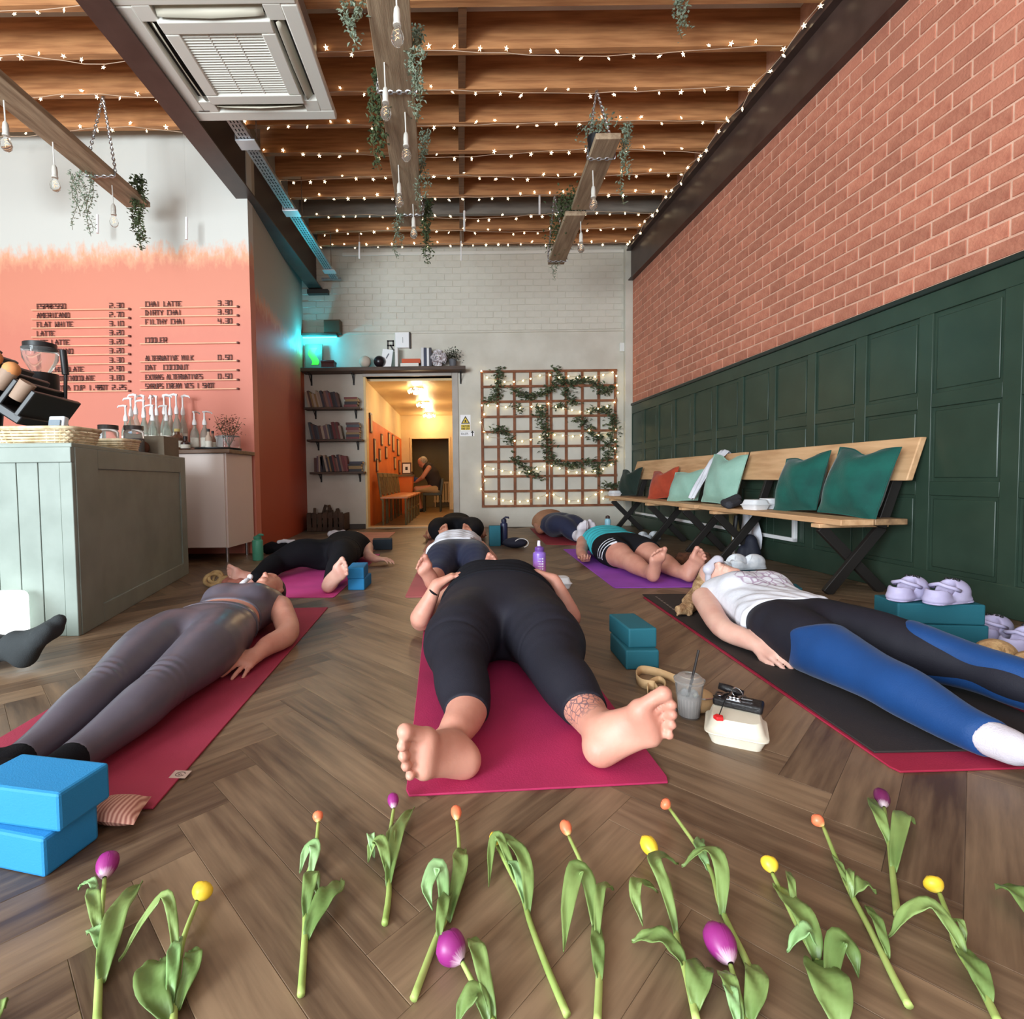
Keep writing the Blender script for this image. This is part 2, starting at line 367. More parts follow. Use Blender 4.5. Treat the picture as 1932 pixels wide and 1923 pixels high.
mb = MB(); mb.b2((DX0 - 0.03, YB - 0.03, DZ), (DX1 - 0.03, YB + 0.16, DZ + 0.06)); struct(mb.build('trim_3', m_frame, bevel=0.006))
mb = MB(); mb.b2((DX0 - 0.02, YB - 0.02, 0), (DX0 + 0.012, YB + 0.16, DZ)); struct(mb.build('trim_4', M('cream_paint', srgb(232, 205, 150), 0.6), bevel=0.004))
mb = MB(); mb.b2((-2.3, YB - 0.03, 0), (DX0 - 0.03, YB - 0.012, 0.07)); struct(mb.build('baseboard_back', M('dark_skirting', srgb(70, 60, 52), 0.6)))
mb = MB(); mb.b2((DX0, YB - 0.02, -0.003), (DX1, YB + 0.2, 0.022)); struct(mb.build('trim_5', M('threshold_strip', srgb(210, 180, 140), 0.45), bevel=0.006))
mb = MB(); mb.b2((2.39, YB - 0.10, 0), (2.5, YB - 0.012, 4.05)); struct(mb.build('trim_6', m_white, bevel=0.006))     # boxed-in corner
tag(MB().b2((2.33, YB - 0.05, 2.55), (2.40, YB - 0.012, 2.68)).build('wall_thermostat', M('white_plastic', srgb(226, 224, 218), 0.4), bevel=0.008),
    'small white thermostat box high on the white wall beside the brick corner', 'thermostat')

# ---- corridor beyond the opening
YC = 13.2; XL, XR, ZC = -1.41, -0.02, 2.2
m_or = M('corridor_orange', srgb(222, 120, 48), 0.65, col2=srgb(206, 104, 40), scale=2.5)
m_cr = M('corridor_cream', srgb(226, 200, 152), 0.7, col2=srgb(214, 186, 138), scale=2)
mb = MB(); mb.b2((XL - 0.1, YB + 0.16, -0.1), (XL, YC, 2.5)); wl = struct(mb.build('wall_corridor_left', m_cr))
mb = MB(); mb.b2((XL, YB + 0.16, 0), (XL + 0.006, YC, 1.66)); mb.build('orange_field', m_or, wl)
mb = MB(); mb.b2((XR, YB + 0.16, -0.1), (XR + 0.1, YC, 2.5)); struct(mb.build('wall_corridor_right', m_cr))
mb = MB(); mb.b2((XL, YC - 1.2, -0.1), (-1.16, YC - 1.1, 2.5)); mb.b2((-0.30, YC - 1.2, -0.1), (XR, YC - 1.1, 2.5)); mb.b2((-1.16, YC - 1.2, 1.68), (-0.30, YC - 1.1, 2.5)); struct(mb.build('wall_corridor_end', m_cr))
mb = MB(); mb.b2((XL, YC, -0.1), (XR, YC + 0.1, 2.5)); struct(mb.build('wall_corridor_far', M('corridor_olive', srgb(150, 132, 92), 0.7, col2=srgb(136, 118, 80), scale=2)))
mb = MB(); mb.b2((-1.20, YC - 1.22, 0), (-1.16, YC - 1.08, 1.70)); mb.b2((-0.30, YC - 1.22, 0), (-0.26, YC - 1.08, 1.70)); mb.b2((-1.16, YC - 1.22, 1.66), (-0.30, YC - 1.08, 1.70)); struct(mb.build('door_2', m_cr, bevel=0.004))
mb = MB(); mb.b2((XL, YB + 0.16, ZC), (XR, YC, ZC + 0.1)); struct(mb.build('ceiling_corridor', M('corridor_ceiling', srgb(222, 194, 142), 0.35, col2=srgb(206, 176, 124), scale=2)))
mb = MB(); mb.b2((XL, YB + 0.16, -0.1), (XR, YC, 0.0)); struct(mb.build('floor_corridor', M('corridor_lino', srgb(150, 124, 84), 0.4, col2=srgb(128, 104, 70), scale=4)))

# ---- bar wall (facing the camera) and the return wall beside it, painted white fading into peach
def ombre_mat(name, zmid, peach, white, deep):
    m = bpy.data.materials.new(name); m.use_nodes = True; nt = m.node_tree; N = nt.nodes; L = nt.links; p = N['Principled BSDF']; p.inputs['Roughness'].default_value = 0.6
    g = N.new('ShaderNodeNewGeometry'); sx = N.new('ShaderNodeSeparateXYZ'); L.new(g.outputs['Position'], sx.inputs[0])
    mp = N.new('ShaderNodeMapping'); mp.inputs['Scale'].default_value = (5, 5, 2.2); L.new(g.outputs['Position'], mp.inputs[0])
    nz = N.new('ShaderNodeTexNoise'); nz.inputs['Scale'].default_value = 2.4; nz.inputs['Detail'].default_value = 8; nz.inputs['Roughness'].default_value = 0.7; L.new(mp.outputs[0], nz.inputs['Vector'])
    ma = N.new('ShaderNodeMath'); ma.operation = 'MULTIPLY_ADD'; ma.inputs[1].default_value = 0.46; L.new(nz.outputs[0], ma.inputs[0]); L.new(sx.outputs['Z'], ma.inputs[2])
    mr = N.new('ShaderNodeMapRange'); mr.inputs[1].default_value = zmid - 0.75 + 0.23; mr.inputs[2].default_value = zmid + 0.75 + 0.23; L.new(ma.outputs[0], mr.inputs[0])
    r = N.new('ShaderNodeValToRGB'); e = r.color_ramp.elements; e[0].position = 0.0; e[0].color = (*deep, 1); e[1].position = 0.60; e[1].color = (*white, 1)
    for ps, c in ((0.22, peach), (0.44, peach), (0.52, tuple(0.5 * peach[i] + 0.5 * srgb(240, 190, 150)[i] for i in range(3)))):
        q = e.new(ps); q.color = (*c, 1)
    L.new(mr.outputs[0], r.inputs[0]); L.new(r.outputs[0], p.inputs['Base Color']); return m
YM = 5.15
m_menu = ombre_mat('ombre_bar_wall', 2.93, srgb(214, 134, 110), srgb(206, 205, 198), srgb(208, 124, 104))
mb = MB(); mb.b2((-6.2, YM, -0.1), (-2.075, YM + 0.12, 4.5)); wall_bar = struct(mb.build('wall_bar', m_menu))
m_ret_shaded = ombre_mat('ombre_return_wall_shaded', 2.55, srgb(196, 92, 44), srgb(176, 166, 150), srgb(170, 66, 36))  # same ombre paint, its white end greyed to carry this wall's shade
mb = MB(); mb.add([(-2.075, YM + 0.12, -0.1), (-2.075, YM + 0.12, 4.5), (-2.30, YB, 4.5), (-2.30, YB, -0.1), (-2.5, YM + 0.12, -0.1), (-2.5, YM + 0.12, 4.5), (-2.6, YB, 4.5), (-2.6, YB, -0.1)],
                  [(0, 1, 2, 3), (7, 6, 5, 4), (0, 4, 5, 1), (3, 2, 6, 7), (1, 5, 6, 2), (0, 3, 7, 4)]); struct(mb.build('wall_return', m_ret_shaded))
mb = MB(); mb.b2((-6.3, -3.2, -0.1), (-6.2, YB, 4.5)); struct(mb.build('wall_left', m_white))

# ---- ceiling: white boards over timber joists
m_board = M('ceiling_board_white', srgb(236, 232, 224), 0.8, col2=srgb(222, 216, 206), scale=3)
ZJ0, ZJ1 = 4.05, 4.33
mb = MB(); mb.b2((-6.2, -3.2, ZJ1), (2.9, YB, ZJ1 + 0.1)); ceiling = struct(mb.build('ceiling', m_board))
def wood(name, c1, c2, scale=3.0, stretch=(1, 12, 12), rough=0.62, rnd=0.08, bump=0.12):
    return M(name, c1, rough, col2=c2, scale=scale, stretch=stretch, objrand=rnd, bump=bump, bscale=8, detail=6)
m_joist = wood('joist_timber', srgb(204, 146, 96), srgb(160, 106, 66), 2.2)
m_joistg = M('joist_grey', srgb(132, 124, 114), 0.7, col2=srgb(112, 104, 96), scale=3, stretch=(1, 6, 6))
JY = [7.38 - 0.409 * k for k in range(13)]
jm = MB().b2((-2.0, 0, ZJ0), (2.495, 0.055, ZJ1)).mesh('joist', m_joist); jl = MB().b2((-6.2, 0, ZJ0), (-2.18, 0.055, ZJ1)).mesh('joist', m_joist)
jg = MB().b2((-2.0, 0, ZJ0 - 0.01), (2.495, 0.055, ZJ1)).mesh('joist', m_joistg)
for i, y in enumerate(JY):
    sx_ = (2.5 + 0.045 * (YB - y) + 2.0) / 4.495; o = link('joist', jg if i == 2 else jm, ceiling); o.scale.x = sx_; o.location = (-2.0 + 2.0 * sx_, y, 0)
    if y < YM: o = link('joist', jl, ceiling); o.location = (0, y, 0)
m_nog = wood('noggin_timber', srgb(126, 84, 52), srgb(96, 62, 38), 3)
nm = MB().b2((-0.03, 0.055, ZJ0 + 0.005), (0.03, 0.41, ZJ1)).mesh('noggin', m_nog)
for i, y in enumerate(JY[1:]):
    o = link('noggin', nm, ceiling); o.location = (0.04 + RNG.uniform(-0.006, 0.006), y, 0)

# ---- steel beams
m_steel = M('brown_steel', srgb(78, 60, 54), 0.34, col2=srgb(66, 50, 45), scale=6)
m_steel2 = M('dark_steel', srgb(64, 52, 48), 0.5)
bt = thing('steel_beam', 'dark brown steel I-beam running front to back left of the ceiling vent', 'beam', (-2.25, 4.0, 3.66))
mb = MB(); mb.b2((-2.185, -3.0, 3.50), (-1.995, YB, 3.515)); mb.build('bottom_flange', m_steel, bt)
mb = MB(); mb.b2((-2.096, -3.0, 3.515), (-2.084, YB, 4.03)); mb.build('web', m_steel2, bt)
mb = MB(); mb.b2((-2.18, -3.0, 4.03), (-2.0, YB, 4.045)); mb.build('top_flange', m_steel2, bt)
bt = thing('steel_beam', 'dark brown steel beam along the top of the brick wall', 'beam', tuple(wr(3, 3.66)))
def wrb(name, *a, m=m_steel, **k):
    q = MB(); wrbox(q, *a); return q.build(name, m, bt, **k)
wrb('bottom_flange', 0.1, 10, 3.545, 3.562, 0.0, 0.075); wrb('web', 0.1, 10, 3.562, 4.0, 0.0, 0.035); wrb('top_flange', 0.1, 10, 3.965, 3.985, 0.0, 0.10)
wrb('wall_plate', 0.1, 10, 3.985, 4.048, 0.0, 0.085, m=m_steel2)
# ================================================================== BODY ENGINE: smooth implicit bodies turned into one continuous mesh
V3 = lambda *a: np.array(a, float)
class Field:
    FAR = 0.09
    def __init__(s, lo, hi, h):
        s.lo = np.array(lo, float); s.h = h
        s.n = np.ceil((np.array(hi) - s.lo) / h).astype(int) + 1
        s.ax = [s.lo[i] + h * np.arange(s.n[i]) for i in range(3)]
    def blank(s): return np.full(tuple(s.n), s.FAR, np.float32)
    def block(s, lo, hi):
        a = np.clip(np.floor((np.array(lo) - s.lo) / s.h).astype(int), 0, s.n - 1); b = np.clip(np.ceil((np.array(hi) - s.lo) / s.h).astype(int) + 1, 1, s.n)
        sl = tuple(slice(a[i], b[i]) for i in range(3))
        X = s.ax[0][sl[0]][:, None, None]; Y = s.ax[1][sl[1]][None, :, None]; Z = s.ax[2][sl[2]][None, None, :]
        return sl, X, Y, Z
def smin(a, b, k):
    if k <= 0: return np.minimum(a, b)
    h = np.maximum(k - np.abs(a - b), 0) / k
    return np.minimum(a, b) - h * h * k * 0.25
def smax(a, b, k): return -smin(-a, -b, k)
def rc(F, f, a, b, ra, rb, k=0.02, sq=None):
    """round cone a->b merged into f; sq=(axis, factor) flattens along an axis"""
    a = np.array(a, float); b = np.array(b, float); R = max(ra, rb) * 1.0; m = 0.045 + k + R
    lo = np.minimum(a, b) - m; hi = np.maximum(a, b) + m
    sl, X, Y, Z = F.block(lo, hi)
    if f[sl].size == 0: return
    ab = b - a; L2 = max(ab @ ab, 1e-9)
    px, py, pz = X - a[0], Y - a[1], Z - a[2]
    t = np.clip((px * ab[0] + py * ab[1] + pz * ab[2]) / L2, 0, 1)
    qx, qy, qz = px - t * ab[0], py - t * ab[1], pz - t * ab[2]
    d2 = qx * qx + qy * qy + qz * qz
    if sq is not None:
        n, fac = sq; n = np.array(n, float); n = n / np.linalg.norm(n)
        w = qx * n[0] + qy * n[1] + qz * n[2]
        d2 = d2 + w * w * (fac * fac - 1)
    d = np.sqrt(d2) - (ra + (rb - ra) * t)
    f[sl] = smin(f[sl], d.astype(np.float32), k)
def chain(F, f, pts, rad, k=0.02, sq=None):
    for i in range(len(pts) - 1): rc(F, f, pts[i], pts[i + 1], rad[i], rad[i + 1], k, sq)
def etube(F, f, c0, axis, side, up, prof, k=0.03, ex=2.3):
    """torso-like tube: prof rows (t, half_width, up_half, down_half, up_shift)"""
    c0 = np.array(c0, float); axis = np.array(axis, float); side = np.array(side, float); up = np.array(up, float)
    P = np.array(prof, float); tt = P[:, 0]; m = 0.07 + k
    corners = []
    for r in P:
        for sx in (-1, 1):
            for u in (r[2] + r[4], -r[3] + r[4]): corners.append(c0 + axis * r[0] + side * sx * r[1] + up * u)
    corners = np.array(corners); sl, X, Y, Z = F.block(corners.min(0) - m, corners.max(0) + m)
    px, py, pz = X - c0[0], Y - c0[1], Z - c0[2]
    T = px * axis[0] + py * axis[1] + pz * axis[2]; Sx = px * side[0] + py * side[1] + pz * side[2]; U = px * up[0] + py * up[1] + pz * up[2]
    # smooth (cubic) interpolation of the profile
    ts = np.linspace(tt[0], tt[-1], 60); tn = np.linspace(0, 1, 9)
    def curve(col):
        y = np.interp(ts, tt, P[:, col]); ker = np.array([1, 2, 3, 2, 1.]) / 9; yp = np.pad(y, 2, mode='edge'); return np.convolve(yp, ker, 'valid')
    tc = np.clip(T, tt[0], tt[-1])
    w = np.interp(tc, ts, curve(1)); uu = np.interp(tc, ts, curve(2)); dd = np.interp(tc, ts, curve(3)); sh = np.interp(tc, ts, curve(4))
    v = U - sh; dep = np.where(v > 0, uu, dd)
    r = (np.abs(Sx / w) ** ex + np.abs(v / dep) ** ex) ** (1 / ex)
    d = (r - 1) * np.minimum(w, dep)
    d = smax(d, np.maximum(tt[0] - T, T - tt[-1]), 0.05)
    f[sl] = smin(f[sl], d.astype(np.float32), k)
def ell(F, f, c, r, axes=None, k=0.02, sub=False):
    c = np.array(c, float); r = np.array(r, float); A = np.eye(3) if axes is None else np.array(axes, float)
    m = r.max() + 0.05 + k; sl, X, Y, Z = F.block(c - m, c + m)
    px, py, pz = X - c[0], Y - c[1], Z - c[2]; q = 0
    for i in range(3): q = q + ((px * A[i, 0] + py * A[i, 1] + pz * A[i, 2]) / r[i]) ** 2
    q = np.sqrt(q); d = (q - 1) * r.min() if r.max() / r.min() > 2.5 else (q - 1) * (np.prod(r) ** (1 / 3))
    if sub: f[sl] = smax(f[sl], -d.astype(np.float32), k)
    else: f[sl] = smin(f[sl], d.astype(np.float32), k)
def surface_nets(F, f, name):
    h = F.h; n = np.array(f.shape); inside = f < 0
    cnt = np.zeros(n - 1, np.int8)
    corners = [(i, j, k) for i in (0, 1) for j in (0, 1) for k in (0, 1)]
    for (i, j, k) in corners: cnt += inside[i:n[0] - 1 + i, j:n[1] - 1 + j, k:n[2] - 1 + k]
    act = (cnt > 0) & (cnt < 8); idx = np.argwhere(act)
    if len(idx) == 0: return None
    vid = np.full(act.shape, -1, np.int32); vid[act] = np.arange(len(idx))
    vals = {c: f[idx[:, 0] + c[0], idx[:, 1] + c[1], idx[:, 2] + c[2]] for c in corners}
    acc = np.zeros((len(idx), 3)); num = np.zeros(len(idx))
    for a in corners:
        for d in range(3):
            if a[d]: continue
            b = list(a); b[d] = 1; b = tuple(b); va, vb = vals[a], vals[b]; x = (va < 0) != (vb < 0)
            t = np.where(x, va / np.where(x, va - vb, 1), 0); p = np.array(a, float)[None, :].repeat(len(idx), 0); p[:, d] = t
            acc[x] += p[x]; num += x
    V = F.lo + (idx + acc / num[:, None]) * h
    faces = []
    for d in range(3):
        e1, e2 = (d + 1) % 3, (d + 2) % 3
        A = [slice(None)] * 3; B = [slice(None)] * 3; A[d] = slice(0, n[d] - 1); B[d] = slice(1, n[d])
        ia, ib = inside[tuple(A)], inside[tuple(B)]
        ed = np.argwhere(ia != ib)
        ed = ed[(ed[:, e1] > 0) & (ed[:, e2] > 0) & (ed[:, e1] < n[e1] - 1) & (ed[:, e2] < n[e2] - 1)]
        flip = ia[tuple(ed.T)]
        q = []
        for (o1, o2) in ((-1, -1), (0, -1), (0, 0), (-1, 0)):
            c = ed.copy(); c[:, e1] += o1; c[:, e2] += o2; q.append(vid[tuple(c.T)])
        q = np.stack(q, 1); q[~flip] = q[~flip][:, ::-1]; faces.append(q)
    Q = np.concatenate(faces); Q = Q[(Q >= 0).all(1)]
    me = bpy.data.meshes.new(name); me.vertices.add(len(V)); me.vertices.foreach_set('co', V.astype(np.float32).ravel())
    me.loops.add(Q.size); me.loops.foreach_set('vertex_index', Q.astype(np.int32).ravel()); me.polygons.add(len(Q))
    me.polygons.foreach_set('loop_start', np.arange(0, Q.size, 4, dtype=np.int32)); me.polygons.foreach_set('use_smooth', np.ones(len(Q), bool))
    me.update(calc_edges=True); me.validate(); return me
def body_obj(F, f, name, mat, parent):
    me = surface_nets(F, f, name); o = woff(parent)
    co = np.empty(len(me.vertices) * 3, np.float32); me.vertices.foreach_get('co', co); co = co.reshape(-1, 3) - np.array(o, np.float32); me.vertices.foreach_set('co', co.ravel())
    me.update(); me.materials.append(mat); ob = link(name, me, parent)
    md = ob.modifiers.new('smooth', 'SMOOTH'); md.factor = 0.5; md.iterations = 2
    return ob
def nrm(v): v = np.array(v, float); return v / np.linalg.norm(v)
def foot(F, f, heel, fwd, up, sc=1.0, side=1, toes=True, kin=0.02):
    """heel = point on the sole under the heel; fwd heel->toes; up = towards the instep; side=+1 puts the big toe on cross(up,fwd)"""
    fwd = nrm(fwd); up = nrm(np.array(up) - fwd * (np.array(up) @ fwd)); sd = np.cross(up, fwd) * side
    P = lambda a, b, c: np.array(heel) + (fwd * a + sd * b + up * c) * sc
    g = F.blank()
    rc(F, g, P(.030, -.002, .036), P(.05, 0, .05), .034 * sc, .034 * sc, .02)
    rc(F, g, P(.055, 0, .10), P(.055, 0, .06), .033 * sc, .036 * sc, .03)
    rc(F, g, P(.05, .006, .065), P(.165, .018, .030), .036 * sc, .021 * sc, .03)
    rc(F, g, P(.035, -.008, .032), P(.150, -.032, .020), .032 * sc, .019 * sc, .03)
    rc(F, g, P(.09, .004, .055), P(.16, -.005, .028), .030 * sc, .022 * sc, .03)
    rc(F, g, P(.168, .026, .024), P(.150, -.034, .019), .024 * sc, .018 * sc, .02)
    if toes:
        rc(F, g, P(.178, .032, .021), P(.212, .033, .022), .0175 * sc, .0150 * sc, .006); rc(F, g, P(.212, .033, .022), P(.234, .032, .018), .0150 * sc, .0178 * sc, .003)
        for (a, b, l, r) in ((.178, .0065, .054, .0108), (.172, -.0125, .048, .0104), (.163, -.0302, .041, .0100), (.152, -.0462, .033, .0098)):
            rc(F, g, P(a, b * .9, .020), P(a + l * .62, b, .027), r * sc, r * .85 * sc, .004); rc(F, g, P(a + l * .62, b, .027), P(a + l, b - .001, .013), r * .85 * sc, r * 1.12 * sc, .001)
    else: rc(F, g, P(.17, .020, .024), P(.215, .016, .024), .026 * sc, .020 * sc, .02); rc(F, g, P(.15, -.028, .02), P(.19, -.022, .02), .022 * sc, .018 * sc, .02)
    np.copyto(f, smin(f, g, kin))
def hand(F, f, wrist, d, n, side=1, sc=1.0, curl=0.5, spread=0.12, thumb=0.6, kin=0.012):
    """wrist point, d wrist->knuckles, n palm normal (fingers curl towards n), side=+1 thumb on cross(n,d)"""
    d = nrm(d); n = nrm(np.array(n) - d * (np.array(n) @ d)); sd = np.cross(n, d) * side; W = np.array(wrist)
    P = lambda a, b, c: W + (d * a + sd * b + n * c) * sc
    g = F.blank()
    rc(F, g, P(-.01, 0, 0), P(.02, 0, 0), .024 * sc, .024 * sc, .02, (n, 1.3))
    ks = ((.085, .030), (.090, .010), (.085, -.010), (.075, -.028)); ln = (.070, .078, .072, .056); rr = (.0092, .0095, .0090, .0080)
    for (a, b), r in zip(ks, rr): rc(F, g, P(.012, b * .45, 0), P(a, b, -.002), .0150 * sc, .0120 * sc, .018)
    for i, (a, b) in enumerate(ks):
        an = 0.0; p = P(a, b, 0); sp = (b / .03) * spread
        for s_, fr in ((0, .45), (1, .30), (2, .25)):
            an += curl * (0.55, 0.8, 0.55)[s_] * (1 + 0.12 * i)
            dv = d * math.cos(an) + n * math.sin(an) + sd * sp
            q = p + nrm(dv) * ln[i] * fr * sc; rc(F, g, p, q, rr[i] * (1 - .06 * s_) * sc, rr[i] * (.95 - .07 * s_) * sc, .005); p = q
    a0 = P(.02, .022, .004); a1 = P(.045, .022 + .030 * (thumb + .2), .014); a2 = P(.072, .030 + .034 * (thumb + .1), .018); a3 = P(.095, .034 + .030 * thumb, .020)
    rc(F, g, a0, a1, .016 * sc, .0125 * sc, .015); rc(F, g, a1, a2, .0115 * sc, .0105 * sc, .008); rc(F, g, a2, a3, .0105 * sc, .0085 * sc, .005)
    np.copyto(f, smin(f, g, kin))
def head(F, f, c, face, crown, sc=1.0, k=0.015):
    """c skull centre, face = direction the face looks, crown = towards the top of the head"""
    face = nrm(face); crown = nrm(np.array(crown) - face * (np.array(crown) @ face)); sd = np.cross(face, crown); C = np.array(c)
    P = lambda a, b, u: C + (face * a + sd * b + crown * u) * sc
    g = F.blank(); A = [face, sd, crown]
    ell(F, g, P(-.005, 0, .02), np.array((.095, .074, .092)) * sc, A, .02)
    ell(F, g, P(.035, 0, -.045), np.array((.056, .054, .072)) * sc, A, .03)
    rc(F, g, P(.062, -.014, -.100), P(.062, .014, -.100), .020 * sc, .020 * sc, .025)           # chin
    rc(F, g, P(.030, -.045, -.07), P(.055, -.02, -.098), .018 * sc, .016 * sc, .02); rc(F, g, P(.030, .045, -.07), P(.055, .02, -.098), .018 * sc, .016 * sc, .02)
    rc(F, g, P(.084, 0, .012), P(.108, 0, -.030), .008 * sc, .0125 * sc, .012)                    # nose
    rc(F, g, P(.094, -.011, -.034), P(.094, .011, -.034), .009 * sc, .009 * sc, .008)
    rc(F, g, P(.078, -.03, .030), P(.084, -.008, .028), .010 * sc, .010 * sc, .012); rc(F, g, P(.078, .03, .030), P(.084, .008, .028), .010 * sc, .010 * sc, .012)
    for s_ in (-1, 1):
        ell(F, g, P(.090, .030 * s_, .006), np.array((.016, .017, .011)) * sc, A, .012, sub=True)
        ell(F, g, P(.072, .030 * s_, .006), np.array((.013, .013, .011)) * sc, A, .004)
        rc(F, g, P(-.005, .074 * s_, .018), P(.004, .072 * s_, -.022), .012 * sc, .008 * sc, .008, (sd, 1.8))   # ears
    rc(F, g, P(.088, -.020, -.062), P(.094, 0, -.060), .0065 * sc, .0085 * sc, .007); rc(F, g, P(.088, .020, -.062), P(.094, 0, -.060), .0065 * sc, .0085 * sc, .007)
    rc(F, g, P(.086, -.016, -.074), P(.092, 0, -.075), .0065 * sc, .0085 * sc, .006); rc(F, g, P(.086, .016, -.074), P(.092, 0, -.075), .0065 * sc, .0085 * sc, .006)
    np.copyto(f, smin(f, g, k)); return P
def blur(f, n=3):
    for _ in range(n):
        for d in range(3):
            a = [slice(None)] * 3; b = [slice(None)] * 3; c = [slice(None)] * 3; a[d] = slice(0, -2); b[d] = slice(1, -1); c[d] = slice(2, None)
            g = f.copy(); g[tuple(b)] = .25 * f[tuple(a)] + .5 * f[tuple(b)] + .25 * f[tuple(c)]; f = g
    return f
def halfspace(F, p, n):
    """field that is positive on the side n points to"""
    n = nrm(n); X = F.ax[0][:, None, None]; Y = F.ax[1][None, :, None]; Z = F.ax[2][None, None, :]
    return ((X - p[0]) * n[0] + (Y - p[1]) * n[1] + (Z - p[2]) * n[2]).astype(np.float32)
m_skin = M('skin', srgb(208, 150, 130), 0.5, col2=srgb(190, 126, 108), scale=9, lo=0.4, hi=0.75, bump=0.05, bscale=120, sss=0.12)
m_skin2 = M('skin_warm', srgb(190, 132, 106), 0.5, col2=srgb(170, 108, 86), scale=9, lo=0.4, hi=0.75, bump=0.05, bscale=120, sss=0.1)
m_skinp = M('skin_pale', srgb(224, 178, 160), 0.5, col2=srgb(208, 152, 136), scale=9, lo=0.4, hi=0.75, bump=0.05, bscale=120, sss=0.12)
# ================================================================== PEOPLE
class Body:
    """a person lying on the back; local frame: s across (image right), t from the feet towards the head, z up"""
    def __init__(b, o, ang, h, lo, hi):
        b.o = V3(o[0], o[1], 0); c, s = math.cos(ang), math.sin(ang)
        b.es = V3(c, s, 0); b.et = V3(-s, c, 0); b.ez = V3(0, 0, 1)
        cs = [b.w(x, y, z) for x in (lo[0], hi[0]) for y in (lo[1], hi[1]) for z in (lo[2], hi[2])]
        b.F = Field(np.min(cs, 0), np.max(cs, 0), h); F = b.F
        b.T, b.L, b.A, b.Ft = F.blank(), F.blank(), F.blank(), F.blank(); b.all = None
    def w(b, s, t, z): return b.o + b.es * s + b.et * t + b.ez * z
    def d(b, v): return b.es * v[0] + b.et * v[1] + b.ez * v[2]
    def torso(b, s0, t0, zc, prof, s1=0.0, k=0.03):
        ax = nrm(b.et + b.es * s1); sd = nrm(b.es - b.et * s1)
        etube(b.F, b.T, b.w(s0, t0, zc), ax, sd, b.ez, prof, k)
    def leg(b, pts, rad, k=0.03):
        f = b.F.blank(); chain(b.F, f, b.curve(pts, rad)[0], b.curve(pts, rad)[1], 0.0); np.copyto(b.L, smin(b.L, f, k))
    def curve(b, pts, rad):
        P = [np.append(b.w(*p), r) for p, r in zip(pts, rad)]; out = []
        for k in range(len(P) - 1):
            P0, P1, P2, P3 = P[max(k - 1, 0)], P[k], P[k + 1], P[min(k + 2, len(P) - 1)]
            for u in (0, .25, .5, .75): out.append(.5 * ((2 * P1) + (P2 - P0) * u + (2 * P0 - 5 * P1 + 4 * P2 - P3) * u * u + (3 * P1 - P0 - 3 * P2 + P3) * u ** 3))
        out.append(P[-1]); return [o[:3] for o in out], [o[3] for o in out]
    def bulge(b, fld, p, r, k=0.04): ell(b.F, fld, b.w(*p), V3(*r), [b.es, b.et, b.ez], k)
    def foot(b, heel, fwd, bt, right=True, sc=1.0, toes=True):
        fw, t = nrm(b.d(fwd)), b.d(bt); t = nrm(t - fw * (t @ fw)); up = np.cross(fw, t) * (1 if right else -1)
        foot(b.F, b.Ft, b.w(*heel), fw, up, sc, 1 if right else -1, toes)
    def arm(b, pts, rad, hd=None, hn=None, side=1, sc=1.0, curl=0.5, spread=0.12, thumb=0.6):
        f = b.F.blank(); cp, cr = b.curve(pts, rad); chain(b.F, f, cp, cr, 0.0)
        if hd is not None: hand(b.F, f, b.w(*pts[-1]), b.d(hd), b.d(hn), side, sc, curl, spread, thumb)
        np.copyto(b.A, smin(b.A, f, 0.0))
    def head(b, c, face, crown, sc=1.0, neck=None, nr=0.055):
        b.hd = b.F.blank(); b.hP = head(b.F, b.hd, b.w(*c), b.d(face), b.d(crown), sc)
        if neck: rc(b.F, b.hd, b.w(*neck), b.hP(-.01, 0, -.06), nr, nr * .95, .03)
        b.face, b.crown = nrm(b.d(face)), nrm(b.d(crown)); b.hc = b.w(*c); b.hsc = sc
    def skin(b, mat, parent):
        b.L = blur(b.L, 5); b.T = blur(b.T, 2)
        f = smin(b.T, b.L, 0.035); f = smin(f, b.A, 0.012); f = smin(f, b.Ft, 0.03)
        if hasattr(b, 'hd'): f = smin(f, b.hd, 0.02)
        b.all = f; return body_obj(b.F, f, 'body', mat, parent)
    def hs(b, p, n): return halfspace(b.F, b.w(*p), b.d(n))
    def wear(b, name, mat, parent, fields, off, cuts, k=0.035, bumpf=None):
        f = fields[0].copy()
        for q in fields[1:]: f = smin(f, q, k)
        f = f - off
        if bumpf is not None: f = f + bumpf
        for c in cuts: f = smax(f, c, 0.004)
        return body_obj(b.F, f, name, mat, parent)
    def lpos(b):
        X = b.F.ax[0][:, None, None] - b.o[0]; Y = b.F.ax[1][None, :, None] - b.o[1]; Z = b.F.ax[2][None, None, :]
        return X * b.es[0] + Y * b.es[1], X * b.et[0] + Y * b.et[1], Z
    def hair(b, name, mat, parent, prims, strands=None):
        g = b.F.blank(); hP = b.hP; sc = b.hsc; A = [b.face, np.cross(b.face, b.crown), b.crown]
        ell(b.F, g, hP(-.018, 0, .028), np.array((.094, .082, .094)) * sc, A, .02)
        g = smax(g, halfspace(b.F, hP(.045, 0, .06), nrm(b.face * .9 - b.crown * .55)), .02)
        for (p, q, r0, r1) in prims: rc(b.F, g, b.w(*p), b.w(*q), r0, r1, .02)
        return body_obj(b.F, g, name, mat, parent)
def cloth(name, c, rough=0.75, sheen=0.0, c2=None, bump=0.15, bs=300, spec=0.3):
    return M(name, c, rough, col2=c2 or tuple(x * 0.82 for x in c), scale=6, bump=bump, bscale=bs, sheen=sheen, spec=spec)
m_blk = cloth('black_legging_cloth', srgb(34, 33, 42), 0.68, 0.0, spec=.25)
